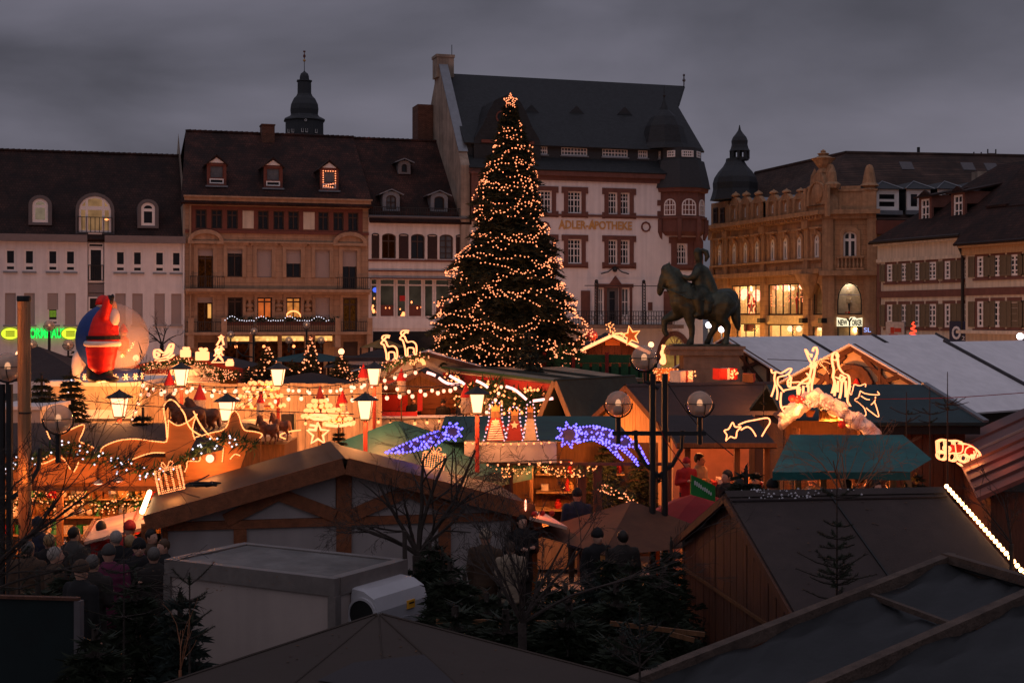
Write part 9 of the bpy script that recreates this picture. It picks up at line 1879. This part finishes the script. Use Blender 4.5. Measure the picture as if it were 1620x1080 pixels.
# --- people
def limb(mb,P_,R_):
 for (a,ra),(c,rc) in zip(zip(P_,R_),list(zip(P_,R_))[1:]):
  a,c=Vector(a),Vector(c); n=max(2,int((c-a).length/(min(ra,rc)*.55)))
  for k in range(n+1): f=k/n; mb.ball(a.lerp(c,f),ra*(1-f)+rc*f,1)
def torso_pts(mb,g,zs=0.0):
 for z,rx,ry in ((.92,.155,.115),(1.0,.15,.11),(1.1,.145,.105),(1.2,.16,.11),(1.3,.175,.115),(1.38,.165,.105),(1.43,.12,.085)): mb.ball((0,0,z),(rx+g,ry+g,.085+g*.5),2)
POSE={'stand': [((-.20,0,1.40),(-.25,.02,1.13),(-.24,-.06,.86)),((.20,0,1.40),(.25,.02,1.13),(.24,-.06,.86))],
  'hold':  [((-.20,0,1.40),(-.25,.03,1.13),(-.10,-.25,1.20)),((.20,0,1.40),(.25,.03,1.13),(.10,-.25,1.22))],
  'drink': [((-.20,0,1.40),(-.25,-.06,1.15),(-.06,-.20,1.43)),((.20,0,1.40),(.25,.03,1.13),(.12,-.24,1.12))]}
def person_meshes(pose):
 A=POSE[pose]; body,coat,tro=MB(),MB(),MB()
 body.ball((0,-.005,1.605),(.077,.094,.112),2); body.ball((0,-.025,1.555),(.06,.075,.065),2); body.ball((0,-.105,1.59),(.015,.025,.02),1); body.ball((0,-.085,1.545),(.028,.018,.014),1)
 for sx in (-1,1): body.ball((sx*.078,.005,1.60),(.012,.022,.032),1)
 limb(body,[(0,.01,1.54),(0,.01,1.42)],[.055,.06]); torso_pts(body,-.01)
 for sx in (-1,1): limb(body,[(sx*.09,0,.92),(sx*.10,-.01,.50),(sx*.10,.02,.08)],[.085,.058,.04]); limb(body,[(sx*.10,.01,.04),(sx*.10,-.13,.03)],[.04,.035])
 hands=[]
 for s_,e_,h_ in A: limb(body,[s_,e_,h_],[.055,.043,.030]); hands.append((Vector(e_),Vector(h_)))
 bm_=remesh(body,.021,2)
 fing=MB()
 for i,(e_,h_) in enumerate(hands):
  d=(h_-e_).normalized(); palm=h_+d*.045; up=Vector((0,0,1)); s_=d.cross(up); s_=s_.normalized() if s_.length>.1 else Vector((1,0,0)); n_=s_.cross(d)
  fing.ball(palm,(.038,.03,.038),1)
  for k,l in enumerate((.060,.070,.066,.050)): b0=palm+d*.03+s_*(.030-.020*k); m_=b0+d*l*.55-n_*.008; fing.tube([b0,m_,m_+d*l*.4-n_*.022],[.0095,.009,.007],5)
  b0=palm+s_*.032*(1 if i else -1); fing.tube([b0,b0+d*.03+s_*.022*(1 if i else -1),b0+d*.055+s_*.016*(1 if i else -1)],[.012,.010,.008],5)
 tm=fing.mesh('f',None)
 vs=[tuple(v.co) for v in bm_.vertices]+[tuple(v.co) for v in tm.vertices]; o_=len(bm_.vertices); fs=[tuple(p.vertices) for p in bm_.polygons]+[tuple(i+o_ for i in p.vertices) for p in tm.polygons]
 bm2=bpy.data.meshes.new('body'); bm2.from_pydata(vs,[],fs); bm2.polygons.foreach_set('use_smooth',[True]*len(fs)); bm2.materials.append(M['skin'])
 torso_pts(coat,.035)
 for z,rx in ((.86,.19),(.78,.195),(.70,.20)): coat.ball((0,0,z),(rx,rx*.78,.09),2)
 for s_,e_,h_ in A: hv=Vector(e_).lerp(Vector(h_),.93); limb(coat,[s_,e_,hv],[.085,.068,.052])
 limb(coat,[(0,.02,1.46),(0,.02,1.41)],[.085,.11]); cm=remesh(coat,.028,3); cm.materials.append(M['black'])
 for sx in (-1,1): limb(tro,[(sx*.09,0,.90),(sx*.10,-.01,.50),(sx*.105,.02,.09)],[.105,.075,.06]); limb(tro,[(sx*.105,.02,.05),(sx*.105,-.13,.04)],[.055,.045])
 tm_=remesh(tro,.028,2); tm_.materials.append(M['black']); return bm2,cm,tm_
PM={k: person_meshes(k) for k in POSE}
mb=MB(); mb.ball((0,.012,1.635),(.088,.103,.105),2); mb.v=[v if not (v[1]<-.045 and v[2]<1.665) else (v[0]*.9,-.045,v[2]) for v in mb.v]; hair_me=mb.mesh('hair',M['black'],True)
mb=MB(); mb.lathe([(.092,1.615),(.098,1.64),(.098,1.665),(.088,1.70),(.06,1.74),(.02,1.765)],14,(0,.0),0,1,1.12); cap_me=mb.mesh('hat',M['black'],True)
mb=MB(); mb.ball((0,.0,1.44),(.10,.095,.05),2); scarf_me=mb.mesh('scarf',M['red'],True); mb=MB(); mb.ball((-.03,-.088,1.615),.0085,0); mb.ball((.03,-.088,1.615),.0085,0); eye_me=mb.mesh('eyes',M['black'])
cl={n: mat('cloth_'+n,c,.9,var=.2,scale=12) for n,c in dict(black=(.014,.013,.014),navy=(.02,.024,.045),brown=(.07,.04,.025),plum=(.12,.02,.055),green=(.025,.04,.025),grey=(.05,.047,.045),beige=(.28,.21,.15),red=(.35,.02,.02),dark=(.025,.02,.018),white=(.6,.55,.5)).items()}
hairc={n: mat('hair_'+n,c,.6,var=.3,scale=30) for n,c in dict(dark=(.018,.012,.01),brown=(.08,.04,.02),blond=(.30,.19,.09),white=(.26,.22,.19),grey=(.09,.078,.07)).items()}
def setmat(o,m): o.material_slots[0].link='OBJECT'; o.material_slots[0].material=m
def person(label,px,head_py,Y,yaw,pose='stand',coat='black',head='hair',hc='dark',trousers='dark',scarf=None,scale=1.0,base=None,group=None,tilt=0):
 z=ZA(head_py,Y)-1.60*scale if base is None else base
 t=thing('person',label,'person',(XA(px,Y),Y,z),R(yaw),group); t.scale=(scale,)*3; b_,c_,tr_=PM[pose]
 bo=link('body',b_,t); link('eyes',eye_me,bo); o=link('coat',c_,t); setmat(o,cl[coat]); o=link('trousers',tr_,t); setmat(o,cl[trousers])
 if head=='hair': o=link('hair',hair_me,t); setmat(o,hairc[hc])
 else: o=link('hat',cap_me,t); setmat(o,cl[hc])
 if scarf: o=link('scarf',scarf_me,t); setmat(o,cl[scarf])
 return t
# standing on a low stall floor where their heads show above a counter
YP=52.9
person('person in black with folded hands behind the plank stall counter, leftmost of three',654,635,YP,15,'hold','black','hair','brown',scale=1.0); person('person in black knitted hat facing us at the middle of the plank stall counter',701,638,YP,0,'stand','black','hat','black'); person('person in dark jacket in profile at the right end of the plank stall counter',727,636,YP,-70,'stand','navy','hair','dark')
G_='visitors in front of the star stall'
person('tall person in dark green jacket with light cap lit from the stall',103,818,22.8,150,'hold','green','hat','grey',base=0.0,group=G_); person('seated looking older person with white hair seen from behind',88,880,18.0,120,'stand','brown','hair','white',group=G_,scale=.98); person('short haired person in dark jacket holding a small cup',147,893,17.6,165,'hold','dark','hair','grey',group=G_); person('person with grey hair turned to the right beside the pink flap',183,853,20.0,220,'stand','black','hair','white',group=G_); person('person in plum coat raising a cup',206,860,20.2,160,'drink','plum','hair','blond',group=G_); person('pale faced person in black looking at us near the pine flap',220,868,19.2,25,'hold','black','hat','black',group=G_); person('person in brown jacket behind the pale faced one',240,850,21.2,60,'stand','brown','hair','dark',group=G_); person('person with red hat close to the pink serving flap',205,838,21.6,190,'stand','red','hat','red',group=G_); person('person in dark jacket behind the star stall counter post',140,808,23.8,180,'stand','black','hair','brown',group=G_,base=0.0); person('person with beige collar half hidden by the pine flap',243,880,19.0,200,'stand','dark','hair','grey',scarf='beige',group=G_)
G2='visitors right of the half-timbered hut'
person('person with dark hair in profile above the lit serving flap',813,793,24.5,70,'stand','black','hair','dark',group=G2); person('person looking down beside the lit serving flap',832,803,24.0,10,'hold','brown','hair','brown',group=G2); person('person with knitted cap seen from behind among the firs',768,852,21.0,160,'stand','brown','hat','beige',group=G2); person('child with brown hair among the dark firs',808,868,20.6,190,'hold','beige','hair','brown',group=G2,scale=.85); person('person in dark cap before the golden shelves',913,785,25.5,170,'stand','navy','hat','black',group=G2); person('person leaning under the serving flap in the shade',826,826,22.5,20,'hold','black','hair','dark',group=G2); person('person in black hat below the brown pointed roof',945,850,21.5,30,'stand','black','hat','black',group=G2); person('person with white scarf beside the orange post',985,852,21.2,200,'stand','dark','hair','dark',scarf='white',group=G2)
G3='visitors at the right stalls'
person('person with thick dark hair bending over the sweets counter',1107,728,25.4,60,'hold','beige','hair','dark',group=G3); person('red coated white trimmed puppet figure beside the green sign',1086,733,24.2,20,'hold','red','hat','red',scarf='white',scale=.72)
for k,(px,py,Y,yw,po,co,hd,hc_,lab) in enumerate(((1170,768,22.6,150,'stand','dark','hair','dark','person in dark coat left of the teal awning'),(1196,760,23.2,-30,'hold','brown','hair','brown','person warming hands under the left corner of the teal awning'),(1222,772,22.2,190,'stand','black','hat','black','person in black hat before the teal awning'),(1258,765,23.0,40,'hold','dark','hair','blond','blond person lit orange under the teal awning'),(1285,760,23.4,20,'stand','beige','hair','grey','person in beige coat lit orange under the teal awning'),(1340,770,22.4,170,'stand','black','hair','dark','person seen from behind under the middle of the teal awning'),(1362,764,23.0,200,'stand','dark','hat','brown','person in brown cap under the teal awning'),(1386,772,22.0,30,'stand','black','hair','dark','person with bright face at the right of the teal awning'),(1410,768,22.8,150,'stand','brown','hair','brown','person in brown coat at the right end of the teal awning'),(1150,755,23.8,-60,'stand','black','hair','dark','person in black before the sweets counter'))): person(lab,px,py,Y,yw,po,co,hd,hc_,group=G3)
# the dressed dummy in the corner window
f2=Fr(cB,yaw2); pq=f2.world(f2.u(1340.5),1.1,f2.w(1345,495.5)); s_=(f2.w(1340,453)-f2.w(1340,495))/1.72; t=thing('shop_mannequin','pale shop mannequin in red trousers and dark vest in the corner window','mannequin',pq,yaw2); t.scale=(s_,)*3
o=link('body',PM['stand'][0],t); setmat(o,mat('mannequin_white',(.8,.76,.7),.5)); o=link('vest',PM['stand'][1],t); setmat(o,mat('vest_gold',(.55,.42,.26),.7)); o=link('trousers',PM['stand'][2],t); setmat(o,cl['grey']); o=link('red_shoes',MB().ball((-.1,-.05,.06),(.08,.17,.07)).ball((.1,-.05,.06),(.08,.17,.07)).mesh('red_shoes',M['red']),t); lamp(t,(.25,-.42,2.0),42,(1,.85,.7),.06,True)
fir('dark fir under the right violet comet, left one',955,.3,700,31.2,1,None,0,1.0); fir('dark fir under the right violet comet, right one',1012,.3,712,31.0,0,None,4,1.0,M['bulb_yellow'],.02)
for lab,pts,n_ in (('leafy garland with tiny lights drooping in the star stall opening, left',[(-10,786),(25,800),(60,782),(95,803),(130,786)],60),('leafy garland with tiny lights drooping in the star stall opening, right',[(130,786),(165,806),(200,786),(225,800),(245,788)],50)): garland(lab,[AT(x,y,25.6) for x,y in pts],.12,bulbs_n=n_,bm=M['bulb_yellow'],br=.016,leaf=.13,step=.05)
labs=iter(['tall dark fir directly right of the trailer hood','dark fir behind the left stems of the bare multi stemmed tree','dark fir behind the right stems of the bare multi stemmed tree','dark fir filling the gap left of the brown hut boards','wide low fir in front of the taupe pavilion edge, left','wide low fir in front of the taupe pavilion edge, middle','wide low fir in front of the taupe pavilion edge, right','dark fir between cooling hood and bare tree','dark fir close to the framed tarp roof corner','dark fir crowding the shaded hut wall'])
for px,tp,Y,kd,sq in ((712,880,16.4,1,1.1),(770,930,15.6,1,1.1),(895,915,15.8,1,1.1),(1050,890,17.0,1,1.0),(720,950,14.6,1,1.5),(800,955,14.4,1,1.5),(900,940,14.3,1,1.5),(975,915,15.6,1,1.3),(985,985,13.6,1,1.4),(680,852,18.6,1,.9)): fir(next(labs),px,0,tp,Y,kd,'dark firs in the middle foreground',0,sq)
# small dirt and hardware on the near surfaces
lm_=mat('dead_leaf',(.10,.05,.025),.9,var=.4)
def litter(parent,pf,n,s0,s1,m=lm_,name='fallen_leaves'):
 mb=MB()
 for k in range(n):
  p=Vector(pf()); a=rnd.uniform(0,6.28); s_=rnd.uniform(s0,s1); u=Vector((math.cos(a),math.sin(a),rnd.uniform(-.2,.2)))*s_; v=Vector((-math.sin(a),math.cos(a),rnd.uniform(-.1,.3)))*s_*.55; q_=p+Vector((0,0,.006)); mb.add([q_-u,q_+v,q_+u+Vector((0,0,s_*.3)),q_-v],[(0,1,2),(0,2,3)])
 mb.build(name,m,parent,kind='stuff')
litter(bE,lambda: (lambda x,y: (x,y,3.078-abs(x)*.385))(rnd.uniform(.1,2.6),rnd.uniform(-.05,3.2)),70,.012,.03)
tr_=[o for o in bpy.data.objects if o.name=='cooling_trailer'][0]; litter(tr_,lambda: (rnd.uniform(.2,2.5),rnd.uniform(.15,1.35)*(1 if y1>.5 else -1),2.386),60,.012,.03)
pv=[o for o in bpy.data.objects if o.name=='taupe_pavilion'][0]
def onpan():
 i=rnd.choice((0,0,1)); a,c=Vector([(-2.75,10.3,2.72),(.12,9.2,2.62)][i]),Vector([(.12,9.2,2.62),(1.35,10.6,2.62)][i]); f,g_=rnd.random()**.5*.6,rnd.random(); p=pk.lerp(a.lerp(c,g_),f); p.z-=.035*math.sin(g_*math.pi)*f*(1.2-f); return p-Vector((pk.x,pk.y,0))
litter(pv,onpan,40,.008,.018)
for i in range(3):
 a=Vector([(-2.75,10.3,2.72),(.12,9.2,2.62),(1.35,10.6,2.62)][i]); MB().tube([pk.lerp(a,f)-Vector((pk.x,pk.y,-.006)) for f in (.01,.3,.6,1)],.009,4).build('hip_seam',M['tent_brown'],pv)
for g_ in (.33,.66):
 a,c=Vector((-2.75,10.3,2.72)),Vector((.12,9.2,2.62)); pts=[]
 for f in (.02,.25,.5,.75,1): p=pk.lerp(a.lerp(c,g_),f); p.z+=.004-.035*math.sin(g_*math.pi)*f*(1.2-f); pts.append(p-Vector((pk.x,pk.y,0)))
 MB().tube(pts,.006,4).build('panel_seam',M['tent_brown'],pv)
frp=[o for o in bpy.data.objects if o.name=='framed_tarp_roof'][0]; litter(frp,lambda: q_tarp(rnd.uniform(.1,5),rnd.uniform(.05,1.5)),90,.008,.02) if False else None
ys_=y0 if abs(y0)>.5 else y1; yo=0 if abs(y0)<.5 else y1
mb=MB()
for k in range(27):
 for z in (2.22,2.37): mb.ball((.06+k*.1,yo-.016*(1 if ys_>0 else -1),z),.008,0)
mb.build('rivets',M['alu'],tr_,kind='stuff')
for x in (.9,1.8): MB().box(x-.006,x+.006,yo-.006,yo+.026,.46,2.18).build('panel_joint',M['alu'],tr_)
MB().box(.25,.33,yo-.03,yo+.03,2.0,2.04).build('marker_lamp',M['yellow'],tr_); MB().box(2.3,2.42,yo-.02,yo+.02,.6,.8).build('side_plate',M['zinc'],tr_)
for z in (.8,1.9): MB().box(2.62,2.72,yo-.03,yo+.03,z,z+.12).build('hinge',M['zinc'],tr_)
for lab,pts,n_ in (('amber garland under the beam of the teal roofed stall, left part',[(745,740),(790,748),(840,742)],30),('amber garland under the beam of the teal roofed stall, middle part',[(850,738),(900,748),(945,740)],45),('red berry garland lying on the right counter of the teal roofed stall',[(945,768),(975,778),(1002,792)],36)): garland(lab,[AT(x,y,29.2) for x,y in pts],.09,bulbs_n=n_,bm=M['bulb_yellow'] if 'amber' in lab else M['bulb'],br=.018,leaf=.11,step=.05)
for k,(px,hy,Y,yw,po,co,hd,hc_,lab) in enumerate(((60,832,22.4,170,'stand','navy','hat','navy','person in navy cap near the wrapped pole'),(78,858,20.4,200,'hold','black','hair','blond','blond person beside the wrapped pole'),(118,846,21.6,140,'drink','grey','hair','dark','dark haired person in grey coat drinking'),(160,836,22.6,190,'stand','red','hair','dark','person in red jacket before the star stall counter'),(172,878,18.8,200,'stand','plum','hat','grey','person in plum jacket and grey cap'),(128,905,17.0,150,'stand','black','hat','brown','person in brown cap lowest in the left crowd'),(45,870,19.6,170,'stand','brown','hair','grey','grey haired person left of the wrapped pole base'),(232,832,22.8,210,'stand','navy','hat','red','person in red knitted hat behind the pink flap'),(258,866,20.6,-40,'stand','black','hair','brown','person in black right of the pine flap'))): person(lab,px,hy,Y,yw,po,co,hd,hc_,group=G_)
